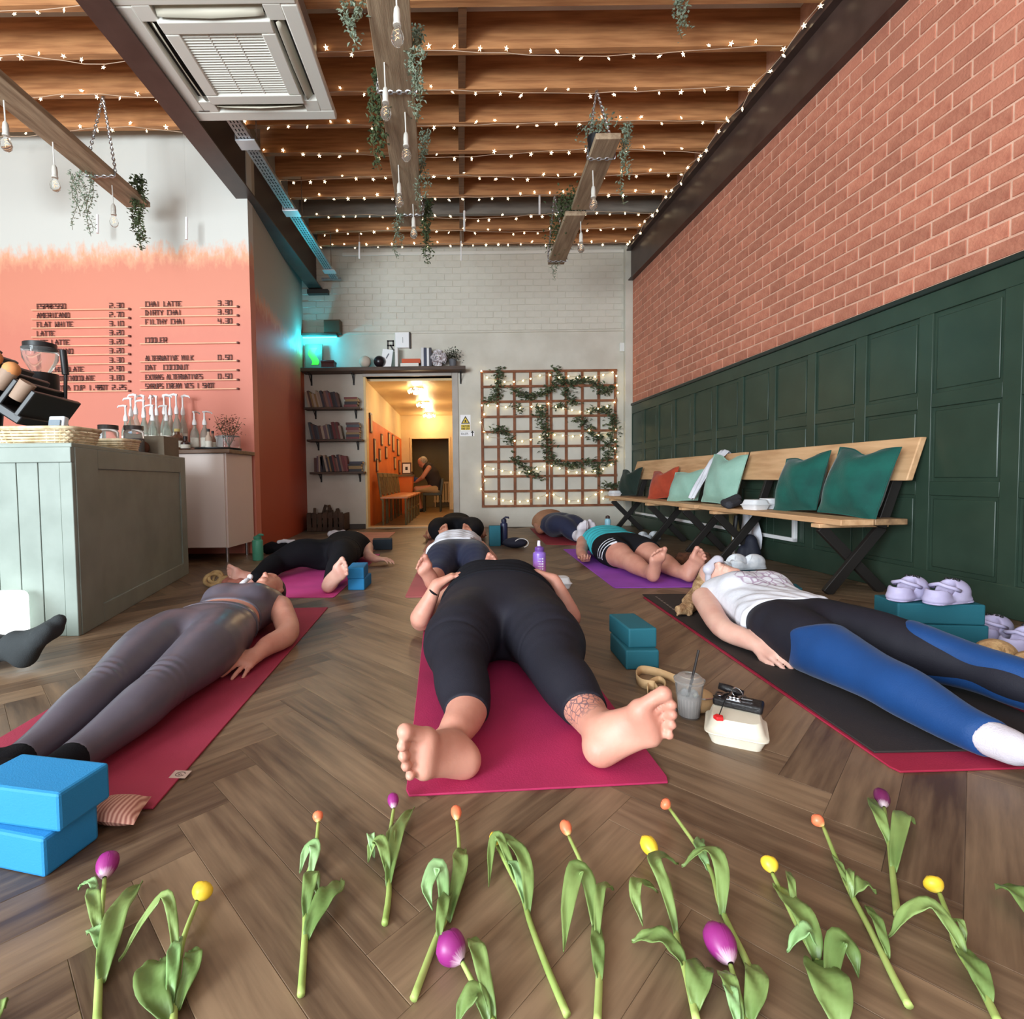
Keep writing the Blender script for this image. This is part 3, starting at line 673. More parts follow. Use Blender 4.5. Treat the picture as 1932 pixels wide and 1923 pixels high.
m_blk2 = cloth('black_cotton', srgb(25, 25, 30), 0.85, spec=.15)
m_grey = cloth('slate_legging_cloth', srgb(92, 86, 97), 0.36, 0.0, bump=0.04, spec=0.55)
m_navy = cloth('navy_cloth', srgb(38, 42, 66), 0.7, 0.1)
m_blue = cloth('blue_mesh_cloth', srgb(24, 66, 122), 0.6, 0.1)
m_wht = cloth('white_cotton', srgb(226, 226, 234), 0.85, bump=0.2, bs=60)
m_sock = cloth('charcoal_sock', srgb(52, 56, 58), 0.85, bump=0.3)
m_socko = cloth('white_sock', srgb(214, 208, 214), 0.9, c2=srgb(190, 180, 190), bump=0.3)
m_teal_top = cloth('turquoise_cloth', srgb(60, 178, 190), 0.75)
m_hair_d = M('dark_brown_hair', srgb(52, 34, 26), 0.5, col2=srgb(30, 20, 16), scale=6, stretch=(1, 1, 1), bump=0.6, bscale=55)
m_hair_b = M('dark_blonde_hair', srgb(206, 170, 128), 0.5, col2=srgb(150, 112, 76), scale=14, stretch=(3, 1, 3), bump=0.7, bscale=60)

# ---- 1: woman in the middle, black leggings, hands on the belly
P1 = thing('person', 'person on the magenta mat in black leggings, bare feet, one ankle tattooed', 'person', (0.15, 2.0, 0.012))
b = Body((0, 0), 0, 0.0056, (-.36, 1.0, -.01), (.62, 3.08, .42)); z0 = .012
b.torso(.155, 1.95, .125, [(0, .18, .10, .10, 0), (.08, .265, .125, .11, 0), (.20, .275, .155, .113, 0), (.42, .245, .195, .113, 0), (.58, .225, .185, .113, 0), (.74, .215, .14, .113, 0), (.84, .16, .08, .10, 0), (.90, .08, .05, .06, 0)], s1=.03)
for sx in (-1, 1): b.bulge(b.T, (.165 + .09 * sx, 2.50, .235), (.085, .09, .07), .05)
b.leg([(.045, 2.07, .125), (-.010, 1.90, .130), (-.015, 1.68, .105), (-.006, 1.56, .090), (.005, 1.43, .072), (-.025, 1.32, .068)], [.135, .128, .086, .080, .060, .045])
b.leg([(.265, 2.07, .125), (.295, 1.90, .132), (.300, 1.66, .105), (.318, 1.55, .092), (.338, 1.43, .074), (.348, 1.32, .070)], [.135, .130, .086, .080, .060, .045])
b.bulge(b.L, (-.035, 1.86, .12), (.10, .14, .10)); b.bulge(b.L, (.335, 1.86, .12), (.10, .14, .10))
b.foot((.045, 1.215, .030), (-.66, -.50, .42), (.20, .14, .95), True, 1.07)
b.foot((.300, 1.225, .028), (.74, -.22, .62), (-.45, 0, .9), False, 1.08)
b.arm([(-.045, 2.62, .13), (-.20, 2.40, .062), (-.155, 2.36, .17), (-.125, 2.37, .235)], [.058, .052, .036, .027], (.9, .28, .42), (.2, -.1, -1), -1, 1.0, .35)
b.arm([(.40, 2.62, .13), (.50, 2.40, .062), (.465, 2.38, .17), (.43, 2.40, .245)], [.058, .052, .036, .027], (-.9, .25, .40), (-.2, -.1, -1), 1, 1.0, .35)
b.head((.17, 2.86, .125), (0, -.15, 1), (0, 1, .1), 1.0, (.17, 2.66, .12))
# tattooed ankle: ink lines are part of the skin material, fixed in space on the left ankle
def skin_tattoo():
    m = m_skin.copy(); m.name = 'skin_ankle_ink'; nt = m.node_tree; N = nt.nodes; L = nt.links; p = N['Principled BSDF']
    src = p.inputs['Base Color'].links[0].from_socket; tc = N.new('ShaderNodeTexCoord')
    v = N.new('ShaderNodeTexVoronoi'); v.feature = 'DISTANCE_TO_EDGE'; v.inputs['Scale'].default_value = 62; L.new(tc.outputs['Object'], v.inputs['Vector'])
    lt = N.new('ShaderNodeMapRange'); lt.inputs[1].default_value = 0.05; lt.inputs[2].default_value = 0.11; lt.inputs[3].default_value = 0.8; lt.inputs[4].default_value = 0; L.new(v.outputs['Distance'], lt.inputs[0])
    vm = N.new('ShaderNodeVectorMath'); vm.operation = 'DISTANCE'; L.new(tc.outputs['Object'], vm.inputs[0]); vm.inputs[1].default_value = (.315 - .15, 1.395 - 2.0, .105 - .012)
    nz = N.new('ShaderNodeTexNoise'); nz.inputs['Scale'].default_value = 34; L.new(tc.outputs['Object'], nz.inputs['Vector'])
    ad = N.new('ShaderNodeMath'); ad.operation = 'MULTIPLY_ADD'; ad.inputs[1].default_value = 0.07; L.new(nz.outputs[0], ad.inputs[0]); L.new(vm.outputs['Value'], ad.inputs[2])
    rg = N.new('ShaderNodeMapRange'); rg.inputs[1].default_value = 0.085; rg.inputs[2].default_value = 0.115; rg.inputs[3].default_value = 1; rg.inputs[4].default_value = 0; L.new(ad.outputs[0], rg.inputs[0])
    mu = N.new('ShaderNodeMath'); mu.operation = 'MULTIPLY'; L.new(lt.outputs[0], mu.inputs[0]); L.new(rg.outputs[0], mu.inputs[1])
    mx = N.new('ShaderNodeMix'); mx.data_type = 'RGBA'; L.new(mu.outputs[0], mx.inputs[0]); L.new(src, mx.inputs[6]); mx.inputs[7].default_value = (*srgb(84, 72, 84), 1)
    L.new(mx.outputs[2], p.inputs['Base Color']); return m
b.skin(skin_tattoo(), P1)
Sx, Tx, Zx = b.lpos()
crease = (0.0035 * np.maximum(0, 1 - np.abs((Tx - 1.735 - 0.25 * np.abs(Sx - .15)) / .012))).astype(np.float32)
b.wear('leggings', m_blk, P1, [b.T, b.L], .006, [b.hs((.16, 2.34, .1), (0, 1, 0)), b.hs((.0, 1.425, .07), (0, -1, -.25)) if False else b.hs((.16, 1.415, .08), (0, -1, -.35))], bumpf=crease)
wr_f = (0.0032 * np.sin(Tx * 150 + 5 * Sx)).astype(np.float32)
b.wear('top', m_blk2, P1, [b.T], .011, [b.hs((.16, 2.29, .1), (0, -1, 0)), b.hs((.16, 2.74, .1), (0, 1, 0))], bumpf=wr_f)
b.hair('hair', m_hair_d, P1, [])
mb = MB(); c0 = Vector((-.138, 2.363, .205)); mb.tube([c0 + Vector((.036 * math.cos(a) * .55, .034 * math.sin(a), -.030 * math.cos(a) * .5)) for a in np.linspace(0, 2 * PI, 17)], .005, 6, False); mb.build('wristband', m_blk2, P1, smooth=True)

# ---- 2: woman on the left, slate leggings
P2 = thing('person', 'person lying on the left crimson mat in slate-grey leggings and cropped top', 'person', (-1.06, 2.0, 0.012))
b = Body((0, 0), 0, 0.0056, (-1.42, .98, -.01), (-.66, 3.02, .36))
b.torso(-1.07, 1.93, .105, [(0, .12, .075, .085, 0), (.08, .185, .095, .092, 0), (.18, .192, .105, .092, 0), (.34, .155, .092, .092, 0), (.44, .16, .105, .092, 0), (.56, .18, .118, .092, 0), (.66, .18, .085, .085, 0), (.72, .10, .05, .06, 0)], s1=-.02)
b.bulge(b.T, (-1.15, 2.43, .19), (.07, .07, .045), .04); b.bulge(b.T, (-1.01, 2.43, .19), (.07, .07, .045), .04)
b.leg([(-1.165, 2.02, .108), (-1.155, 1.84, .112), (-1.105, 1.55, .098), (-1.095, 1.44, .085), (-1.085, 1.28, .062), (-1.08, 1.16, .055)], [.105, .096, .063, .061, .043, .036])
b.leg([(-.972, 2.02, .108), (-.935, 1.84, .114), (-.925, 1.55, .100), (-.93, 1.44, .086), (-.95, 1.28, .062), (-.96, 1.16, .055)], [.108, .102, .066, .063, .044, .036])
b.foot((-1.08, 1.13, .022), (-.75, -.35, .50), (.3, 0, .9), True, .96, False); b.foot((-.975, 1.12, .022), (-.62, -.42, .55), (-.5, 0, .8), False, .96, False)
b.arm([(-.905, 2.50, .105), (-.775, 2.23, .062), (-.800, 2.06, .058), (-.812, 1.985, .050)], [.058, .049, .040, .028], (-.25, -.95, -.08), (-.45, 0, -.9), 1, 1.02, .22, .24, .75)
b.arm([(-1.25, 2.52, .105), (-1.27, 2.78, .06), (-1.20, 2.95, .05)], [.05, .042, .03], (.8, .5, 0), (0, 0, 1), 1, .95, .5)
b.head((-1.085, 2.83, .115), (0, -.12, 1), (0, 1, .12), 1.0, (-1.08, 2.60, .105), .05)
b.skin(m_skin, P2)
Sx, Tx, Zx = b.lpos()
wk = np.zeros_like(b.T)
for (kx, ky) in ((-.925, 1.545), (-1.105, 1.55)):
    e = np.exp(-((Sx - kx) / .05) ** 2 - ((Tx - ky) / .05) ** 2); wk = wk + (0.0028 * np.sin((Tx - ky) * 210 + (Sx - kx) * 30) * e).astype(np.float32)
b.wear('leggings', m_grey, P2, [b.T, b.L], .005, [b.hs((-1.07, 2.205, .1), (0, 1, -.06)), b.hs((-1.02, 1.215, .06), (0, -1, 0))], bumpf=wk)
b.wear('waistband', m_grey, P2, [b.T], .0085, [b.hs((-1.07, 2.212, .1), (0, 1, -.06)), b.hs((-1.07, 2.17, .1), (0, -1, .06))])
b.wear('cropped_top', m_grey, P2, [b.T], .006, [b.hs((-1.07, 2.285, .1), (0, -1, .06)), b.hs((-1.07, 2.545, .1), (0, 1, -.25))])
so = b.F.blank(); np.copyto(so, smin(b.Ft, b.L, .03))
for q in (1, -1): b.wear('sock', m_blk2, P2, [so], .005, [b.hs((-1.02, 1.225, .06), (0, 1, 0)), b.hs((-1.02, 1.2, 0), (q, 0, 0))])
b.hair('hair', m_hair_d, P2, [((-1.02, 2.80, .05), (-.985, 2.70, .03), .035, .015)])
mb = MB(); p0 = Vector((-1.13, 2.56, .185)); mb.tube([p0, p0 + Vector((.015, .03, .03)), p0 + Vector((.03, .06, .045))], [.022, .014, .009], 8); mb.sph(p0 + Vector((.032, .062, .05)), .015); mb.build('knotted_strap', m_wht, P2, smooth='all')

# ---- 3: woman on the right, blue and black leggings, white vest, eye mask
P3 = thing('person', 'person on the black mat in white vest, blue-black leggings and pale eye mask', 'person', (1.36, 2.0, 0.018))
b = Body((0, 0), 0, 0.0058, (1.0, 1.0, -.005), (2.0, 3.16, .36))
b.torso(1.375, 1.93, .115, [(0, .13, .075, .085, 0), (.08, .19, .095, .095, 0), (.18, .195, .105, .097, 0), (.34, .165, .10, .097, 0), (.46, .17, .12, .097, 0), (.58, .185, .13, .097, 0), (.68, .185, .095, .09, 0), (.75, .10, .055, .06, 0)], s1=.05)
b.bulge(b.T, (1.33, 2.44, .205), (.07, .07, .05), .04); b.bulge(b.T, (1.47, 2.44, .205), (.07, .07, .05), .04)
b.leg([(1.275, 2.02, .112), (1.265, 1.84, .115), (1.275, 1.58, .100), (1.285, 1.46, .090), (1.305, 1.32, .066), (1.33, 1.22, .06)], [.105, .100, .066, .063, .045, .037])
b.leg([(1.465, 2.02, .112), (1.535, 1.86, .115), (1.64, 1.64, .100), (1.68, 1.52, .090), (1.74, 1.38, .068), (1.78, 1.29, .06)], [.105, .100, .066, .063, .045, .037])
b.foot((1.335, 1.165, .028), (.62, -.40, .66), (-.5, .2, .8), True, .98, False); b.foot((1.80, 1.22, .028), (.75, -.2, .6), (-.6, .1, .8), False, .98, False)
b.arm([(1.20, 2.53, .115), (1.125, 2.21, .068), (1.148, 2.06, .062), (1.160, 1.995, .056)], [.056, .046, .040, .027], (.30, -.95, -.06), (.55, .1, -.85), 1, .98, .55, .1, .35)
b.arm([(1.60, 2.53, .115), (1.66, 2.24, .068), (1.66, 2.08, .062), (1.64, 2.0, .056)], [.056, .046, .040, .027], (-.2, -.95, -.06), (-.4, .1, -.9), -1, .98, .5)
b.head((1.415, 2.80, .158), (-.45, -.30, .85), (-.45, .88, .12), 1.06, (1.43, 2.60, .125), .055)
b.skin(m_skinp, P3)
Sx, Tx, Zx = b.lpos()
b.wear('leggings', m_blk, P3, [b.T, b.L], .005, [b.hs((1.36, 2.22, .1), (0, 1, 0)), b.hs((1.5, 1.215, .06), (-.12, -1, 0))])
def blob_cut(c, r, ang):
    ca, sa = math.cos(ang), math.sin(ang); u = (Sx - c[0]) * ca + (Tx - c[1]) * sa; v = -(Sx - c[0]) * sa + (Tx - c[1]) * ca
    q = (np.sqrt((u / r[0]) ** 2 + (v / r[1]) ** 2) - 1) * min(r); return (q + 0 * Zx).astype(np.float32)
def panel(fr, cuts):
    f = b.L.copy() - .012
    for c in cuts: f = smax(f, c, .020)
    return body_obj(b.F, f, 'side_panel', m_blue, P3)
panel(0, [blob_cut((1.275, 1.53), (.155, .385), 0.02), b.hs((1.5, 1.225, .06), (-.12, -1, 0)), b.hs((1.365, 1.8, .1), (1, .10, 0)), b.hs((1.3, 2.04, .05), (0, 1, 1.7))])
panel(0, [blob_cut((1.70, 1.52), (.15, .31), .42), b.hs((1.5, 1.225, .06), (-.12, -1, 0)), b.hs((1.50, 1.8, .1), (-1, -.42, 0))])
wf = (0.004 * np.sin(Tx * 55 + Sx * 60) * np.sin(Sx * 38 + 1.0) * np.clip((2.55 - Tx) / .3, 0, 1)).astype(np.float32)
hem = (Tx * 0 + 2.115 - Tx - 0.05 * np.cos((Sx - 1.36) * 9) + 0.0 * Zx).astype(np.float32)
vest_m = m_wht.copy(); vest_m.name = 'white_vest_print'
nt = vest_m.node_tree; N = nt.nodes; L_ = nt.links; pb = N['Principled BSDF']; src = pb.inputs['Base Color'].links[0].from_socket
tc = N.new('ShaderNodeTexCoord'); vd = N.new('ShaderNodeVectorMath'); vd.operation = 'DISTANCE'; L_.new(tc.outputs['Object'], vd.inputs[0]); vd.inputs[1].default_value = (1.42 - 1.36, 2.40 - 2.0, .235)
vv = N.new('ShaderNodeTexVoronoi'); vv.feature = 'DISTANCE_TO_EDGE'; vv.inputs['Scale'].default_value = 26; L_.new(tc.outputs['Object'], vv.inputs['Vector'])
a1 = N.new('ShaderNodeMapRange'); a1.inputs[1].default_value = .04; a1.inputs[2].default_value = .10; a1.inputs[3].default_value = .75; a1.inputs[4].default_value = 0; L_.new(vv.outputs['Distance'], a1.inputs[0])
a2 = N.new('ShaderNodeMapRange'); a2.inputs[1].default_value = .125; a2.inputs[2].default_value = .135; a2.inputs[3].default_value = 1; a2.inputs[4].default_value = 0; L_.new(vd.outputs['Value'], a2.inputs[0])
am = N.new('ShaderNodeMath'); am.operation = 'MULTIPLY'; L_.new(a1.outputs[0], am.inputs[0]); L_.new(a2.outputs[0], am.inputs[1])
mx = N.new('ShaderNodeMix'); mx.data_type = 'RGBA'; L_.new(am.outputs[0], mx.inputs[0]); L_.new(src, mx.inputs[6]); mx.inputs[7].default_value = (*srgb(150, 116, 148), 1); L_.new(mx.outputs[2], pb.inputs['Base Color'])
ve = b.F.blank(); np.copyto(ve, b.T)
b.wear('vest', vest_m, P3, [ve], .011, [hem, b.hs((1.36, 2.60, .1), (0, 1, -.22)), ], bumpf=wf)
so = smin(b.Ft, b.L, .03)
for q in (1, -1): b.wear('sock', m_socko, P3, [so], .007, [b.hs((1.5, 1.235, .06), (.12, 1, 0)), b.hs((1.5, 1.2, 0), (q, 0, 0))])
b.hair('hair', m_hair_b, P3, [((1.36, 2.88, .10), (1.30, 2.80, .05), .055, .04), ((1.30, 2.80, .045), (1.22, 2.72, .026), .036, .016), ((1.33, 2.90, .05), (1.24, 2.84, .028), .04, .018)] + [((1.34 - .010 * k, 2.88 - .012 * k, .05), (1.27 - .014 * k + .02 * math.sin(k * 5), 2.74 - .014 * k, .034 + .008 * (k % 3)), .017, .013) for k in range(12)] + [((1.27 - .014 * k + .02 * math.sin(k * 5), 2.74 - .014 * k, .034 + .008 * (k % 3)), (1.21 - .010 * k + .03 * math.sin(k * 3), 2.68 - .010 * k + .02 * math.cos(k * 4), .016 + .006 * (k % 3)), .013, .005) for k in range(12)])
g = b.F.blank(); hP = b.hP; A = [b.face, np.cross(b.face, b.crown), b.crown]
ell(b.F, g, hP(.012, 0, .010), np.array((.094, .090, .040)), A, .01); rc(b.F, g, hP(.090, -.038, .010), hP(.090, .038, .010), .030, .030, .012)
g = smax(g, -(b.hd - .002), .003); g = smax(g, halfspace(b.F, hP(.02, 0, 0), -b.face), .004); body_obj(b.F, g, 'eye_mask', cloth('satin_mask', srgb(206, 204, 216), 0.35, bump=0.05), P3)

def simple(label, o, ang, res, lo, hi, sp):
    """shared recipe for the people further back"""
    P = thing('person', label, 'person', (o[0], o[1], 0.012)); b = Body(o, ang, res, lo, hi)
    b.torso(*sp['torso'])
    for l in sp['legs']: b.leg(l, sp.get('lr', [.10, .092, .062, .060, .043, .036])[:len(l)])
    for f_ in sp['feet']: b.foot(*f_)
    for a in sp['arms']: b.arm(*a)
    if 'head' in sp: b.head(*sp['head'])
    b.skin(sp.get('skin', m_skin), P); sp['dress'](b, P); return b, P
TP = lambda w=.18, d=.10: [(0, .65 * w, .8 * d, .088, 0), (.08, 1.0 * w, d, .092, 0), (.18, 1.04 * w, 1.05 * d, .092, 0), (.34, .86 * w, .95 * d, .092, 0), (.46, .9 * w, 1.1 * d, .092, 0), (.58, 1.0 * w, 1.2 * d, .092, 0), (.68, .98 * w, .85 * d, .085, 0), (.75, .5 * w, .5 * d, .06, 0)]
# ---- 4: person in black near the counter end, pale sole towards the camera
def dress(b, P):
    b.wear('trousers', m_blk2, P, [b.T, b.L], .010, [b.hs((0, 4.35, .1), (0, 1, 0)), b.hs((-.9, 3.32, .1), (.25, -1, -.35))])
    b.wear('shirt', m_blk2, P, [b.T], .014, [b.hs((0, 4.30, .1), (0, -1, 0)), b.hs((0, 4.78, .1), (0, 1, 0))]); b.hair('hair', m_hair_d, P, [])
simple('person in black lying on the pink mat beyond the grey counter, one pale sole showing', (0, 0), 0, .0085, (-1.72, 3.05, 0), (-.5, 5.15, .42), dict(
    torso=(-1.06, 4.05, .115, TP(.185, .12), .02), legs=[[(-1.14, 4.13, .12), (-1.27, 4.0, .16), (-1.40, 3.86, .11), (-1.42, 3.76, .09), (-1.43, 3.62, .07), (-1.44, 3.54, .06)], [(-.98, 4.13, .12), (-.93, 3.93, .16), (-.885, 3.70, .15), (-.88, 3.58, .12), (-.875, 3.42, .075), (-.87, 3.34, .07)]],
    lr=[.11, .10, .072, .07, .052, .04], feet=[((-1.45, 3.50, .02), (-.8, -.1, .5), (.5, 0, .8), True, .85), ((-.895, 3.225, .022), (.62, -.15, .72), (-.6, 0, .7), False, 1.05)],
    arms=[([(-.87, 4.66, .11), (-.82, 4.42, .07), (-.74, 4.34, .05)], [.052, .044, .03], (.9, -.2, 0), (0, 0, -1), -1, 1, .4), ([(-1.26, 4.66, .11), (-1.40, 4.40, .06), (-1.42, 4.2, .05)], [.052, .044, .03], (0, -1, 0), (0, 0, -1), 1, 1, .4)],
    head=((-1.03, 4.98, .115), (.1, -.1, 1), (0, 1, .1), 1.0, (-1.05, 4.76, .11)), skin=m_skinp, dress=dress))
# ---- 5: person in white shirt and navy leggings behind the middle person
def dress(b, P):
    b.wear('leggings', m_navy, P, [b.T, b.L], .006, [b.hs((0, 4.08, .1), (0, 1, 0)), b.hs((-.1, 3.42, .1), (0, -1, -.2))])
    Sx, Tx, Zx = b.lpos(); wf = (0.006 * np.sin(Tx * 60 + Sx * 30) * np.sin(Sx * 26)).astype(np.float32)
    b.wear('shirt', m_wht, P, [b.T, b.A], .014, [b.hs((0, 4.02, .1), (0, -1, -.12)) if False else b.hs((0, 3.86, .1), (0, -1, 0)), smax(b.hs((0, 4.04, .1), (0, -1, -.25)), -(b.A - .02), .01), b.hs((0, 4.60, .1), (0, 1, 0)), b.hs((.12, 4.2, .1), (1, -.3, 0))], k=.01, bumpf=wf)
    b.hair('hair', m_hair_d, P, [])
simple('person in white shirt and navy leggings lying directly behind the middle person', (0, 0), 0, .0085, (-.5, 3.05, 0), (.42, 5.0, .42), dict(
    torso=(-.03, 3.84, .13, [(0, .15, .09, .1, 0), (.08, .225, .11, .105, 0), (.2, .23, .125, .105, 0), (.34, .19, .13, .105, 0), (.46, .19, .14, .105, 0), (.58, .20, .15, .105, 0), (.68, .19, .10, .1, 0), (.75, .09, .05, .06, 0)], -.02),
    legs=[[(-.12, 3.93, .125), (-.155, 3.78, .13), (-.17, 3.56, .10), (-.18, 3.48, .085), (-.19, 3.36, .065), (-.20, 3.30, .06)], [(.07, 3.93, .125), (.085, 3.78, .13), (.10, 3.56, .10), (.10, 3.48, .085), (.11, 3.36, .065), (.12, 3.30, .06)]],
    lr=[.125, .118, .074, .07, .05, .04], feet=[((-.175, 3.215, .022), (-.35, -.25, .85), (.6, 0, .5), True, 1.0), ((.12, 3.215, .022), (.3, -.25, .9), (-.6, 0, .5), False, 1.0)],
    arms=[([(-.21, 4.46, .13), (-.30, 4.16, .07), (-.29, 4.0, .06), (-.28, 3.92, .055)], [.06, .052, .042, .03], (0, -1, 0), (0, 0, -1), 1, 1, .5), ([(.15, 4.46, .13), (.235, 4.16, .07), (.23, 4.0, .06), (.225, 3.92, .055)], [.055, .046, .04, .028], (0, -1, 0), (0, 0, -1), -1, 1, .5)],
    head=((-.045, 4.74, .12), (0, -.1, 1), (0, 1, 0), .96, (-.04, 4.54, .12)), dress=dress))
# ---- 6: person in black furthest in the middle row
def dress(b, P):
    b.wear('leggings', m_blk2, P, [b.T, b.L], .008, [b.hs((0, 6.20, .1), (0, 1, 0)), b.hs((-.1, 5.34, .1), (0, -1, -.1))])
    b.wear('top', m_blk2, P, [b.T], .008, [b.hs((0, 6.32, .1), (0, -1, 0)), b.hs((0, 6.68, .1), (0, 1, 0))]); b.hair('hair', m_hair_d, P, [])
simple('person in black lying furthest back in the middle row, soles towards the camera', (0, 0), 0, .0095, (-.6, 5.0, 0), (.48, 7.15, .42), dict(
    torso=(-.08, 6.0, .13, TP(.20, .13), 0), legs=[[(-.17, 6.08, .13), (-.27, 5.9, .16), (-.29, 5.66, .15), (-.26, 5.56, .12), (-.20, 5.40, .08), (-.175, 5.30, .075)], [(.02, 6.08, .13), (.12, 5.9, .16), (.14, 5.66, .15), (.11, 5.56, .12), (.05, 5.40, .08), (.025, 5.30, .075)]],
    lr=[.12, .115, .08, .074, .05, .04], feet=[((-.165, 5.215, .022), (-.15, -.15, .95), (.9, 0, .1), True, 1.0), ((.015, 5.215, .022), (.15, -.15, .95), (-.9, 0, .1), False, 1.0)],
    arms=[([(-.27, 6.6, .12), (-.40, 6.32, .07), (-.40, 6.1, .06), (-.40, 6.0, .05)], [.055, .047, .04, .029], (0, -1, 0), (0, 0, 1), -1, 1, .5), ([(.11, 6.6, .12), (.24, 6.32, .07), (.23, 6.1, .06), (.22, 6.0, .05)], [.055, .047, .04, .029], (0, -1, 0), (0, 0, 1), 1, 1, .5)],
    head=((-.08, 6.92, .115), (0, -.1, 1), (0, 1, 0), .96, (-.08, 6.72, .115)), skin=m_skin2, dress=dress))
# ---- 7: person in navy trousers and white socks at the back right
def dress(b, P):
    b.wear('trousers', m_navy, P, [b.T, b.L], .014, [b.hs((1.2, 6.26, .1), (0, 1, 0)), b.hs((1.3, 5.62, .1), (.2, -1, 0))])
    b.wear('top', cloth('tan_top', srgb(176, 128, 98), .8), P, [b.T], .010, [b.hs((1.2, 6.24, .1), (0, -1, 0)), b.hs((1.2, 6.76, .1), (0, 1, 0))]); b.hair('hair', m_hair_d, P, [])
    [b.wear('sock', m_socko, P, [b.Ft, b.L], .006, [b.hs((1.3, 5.64, .1), (-.2, 1, 0)), b.hs((1.325, 5.5, 0), (q, .1 * q, 0))]) for q in (1, -1)]
simple('person in navy trousers and white socks lying at the back by the trellis', (0, 0), 0, .0095, (.82, 5.3, 0), (1.62, 7.2, .42), dict(
    torso=(1.20, 6.08, .14, TP(.20, .14), -.12), legs=[[(1.11, 6.16, .13), (1.12, 6.0, .17), (1.18, 5.84, .17), (1.22, 5.74, .12), (1.26, 5.62, .08), (1.275, 5.56, .07)], [(1.28, 6.16, .13), (1.28, 6.0, .17), (1.32, 5.88, .17), (1.35, 5.78, .12), (1.37, 5.70, .08), (1.375, 5.64, .07)]],
    lr=[.115, .11, .085, .08, .056, .044], feet=[((1.275, 5.48, .02), (.1, -.2, .95), (.9, 0, .1), True, 1.05, False), ((1.375, 5.56, .02), (.1, -.2, .95), (-.9, 0, .1), False, 1.05, False)],
    arms=[([(.98, 6.66, .13), (.98, 6.4, .07), (1.02, 6.28, .16), (1.08, 6.3, .24)], [.058, .05, .042, .03], (.9, .2, .1), (0, 0, -1), -1, 1, .3), ([(1.36, 6.66, .13), (1.42, 6.4, .07), (1.38, 6.3, .16), (1.32, 6.3, .24)], [.058, .05, .042, .03], (-.9, .2, .1), (0, 0, -1), 1, 1, .3)],
    head=((1.10, 6.98, .12), (0, -.1, 1), (0, 1, 0), .98, (1.13, 6.78, .12)), skin=m_skin2, dress=dress))
# ---- 8: person in turquoise top and black shorts on the purple mat
def dress(b, P):
    Sx, Tx, Zx = b.lpos(); wf = (0.003 * np.sin(Tx * 90 + Sx * 25)).astype(np.float32)
    b.wear('shorts', m_blk2, P, [b.T, b.L], .010, [b.hs((1.3, 4.36, .1), (0, 1, 0)), b.hs((1.3, 3.985, .1), (0, -1, -.15))])
    b.wear('top', m_teal_top, P, [b.T], .013, [b.hs((1.3, 4.30, .1), (0, -1, 0)), b.hs((1.3, 4.82, .1), (0, 1, 0))], bumpf=wf); b.hair('hair', m_hair_b, P, [])
    for q in range(3):
        f = smin(b.T, b.L, .035) - .012
        f = smax(f, b.hs((0, 4.02 + .045 * q, .1), (0, -1, -.5)), .002); f = smax(f, b.hs((0, 4.04 + .045 * q, .1), (0, 1, .5)), .002); f = smax(f, b.hs((1.205, 4, .1), (1, 0, 0)), .002); f = smax(f, b.hs((1.2, 4, .065), (0, 0, -1)), .002)
        body_obj(b.F, f, 'side_stripe', m_wht, P)
simple('person in turquoise top and black shorts with three white stripes on the purple mat', (0, 0), 0, .0075, (.92, 3.2, 0), (1.72, 5.2, .4), dict(
    torso=(1.32, 4.16, .125, TP(.205, .12), .03), legs=[[(1.22, 4.24, .118), (1.215, 4.06, .122), (1.235, 3.80, .10), (1.25, 3.70, .09), (1.27, 3.54, .068), (1.275, 3.46, .062)], [(1.42, 4.24, .118), (1.44, 4.06, .122), (1.465, 3.80, .10), (1.475, 3.70, .09), (1.49, 3.54, .068), (1.50, 3.46, .062)]],
    lr=[.12, .112, .074, .072, .05, .040], feet=[((1.275, 3.385, .02), (.10, -.2, .95), (.95, 0, 0), True, 1.0), ((1.50, 3.385, .02), (.3, -.2, .9), (-.9, 0, .2), False, 1.0)],
    arms=[([(1.13, 4.78, .12), (1.05, 4.50, .07), (1.02, 4.32, .06), (1.01, 4.24, .05)], [.06, .05, .042, .03], (-.1, -1, 0), (0, 0, 1), -1, 1, .7), ([(1.53, 4.78, .12), (1.62, 4.50, .07), (1.62, 4.32, .06), (1.61, 4.24, .05)], [.06, .05, .042, .03], (0, -1, 0), (0, 0, 1), 1, 1, .7)],
    head=((1.36, 5.0, .12), (0, -.1, 1), (0, 1, 0), 1.0, (1.35, 4.82, .12)), skin=m_skin, dress=dress))
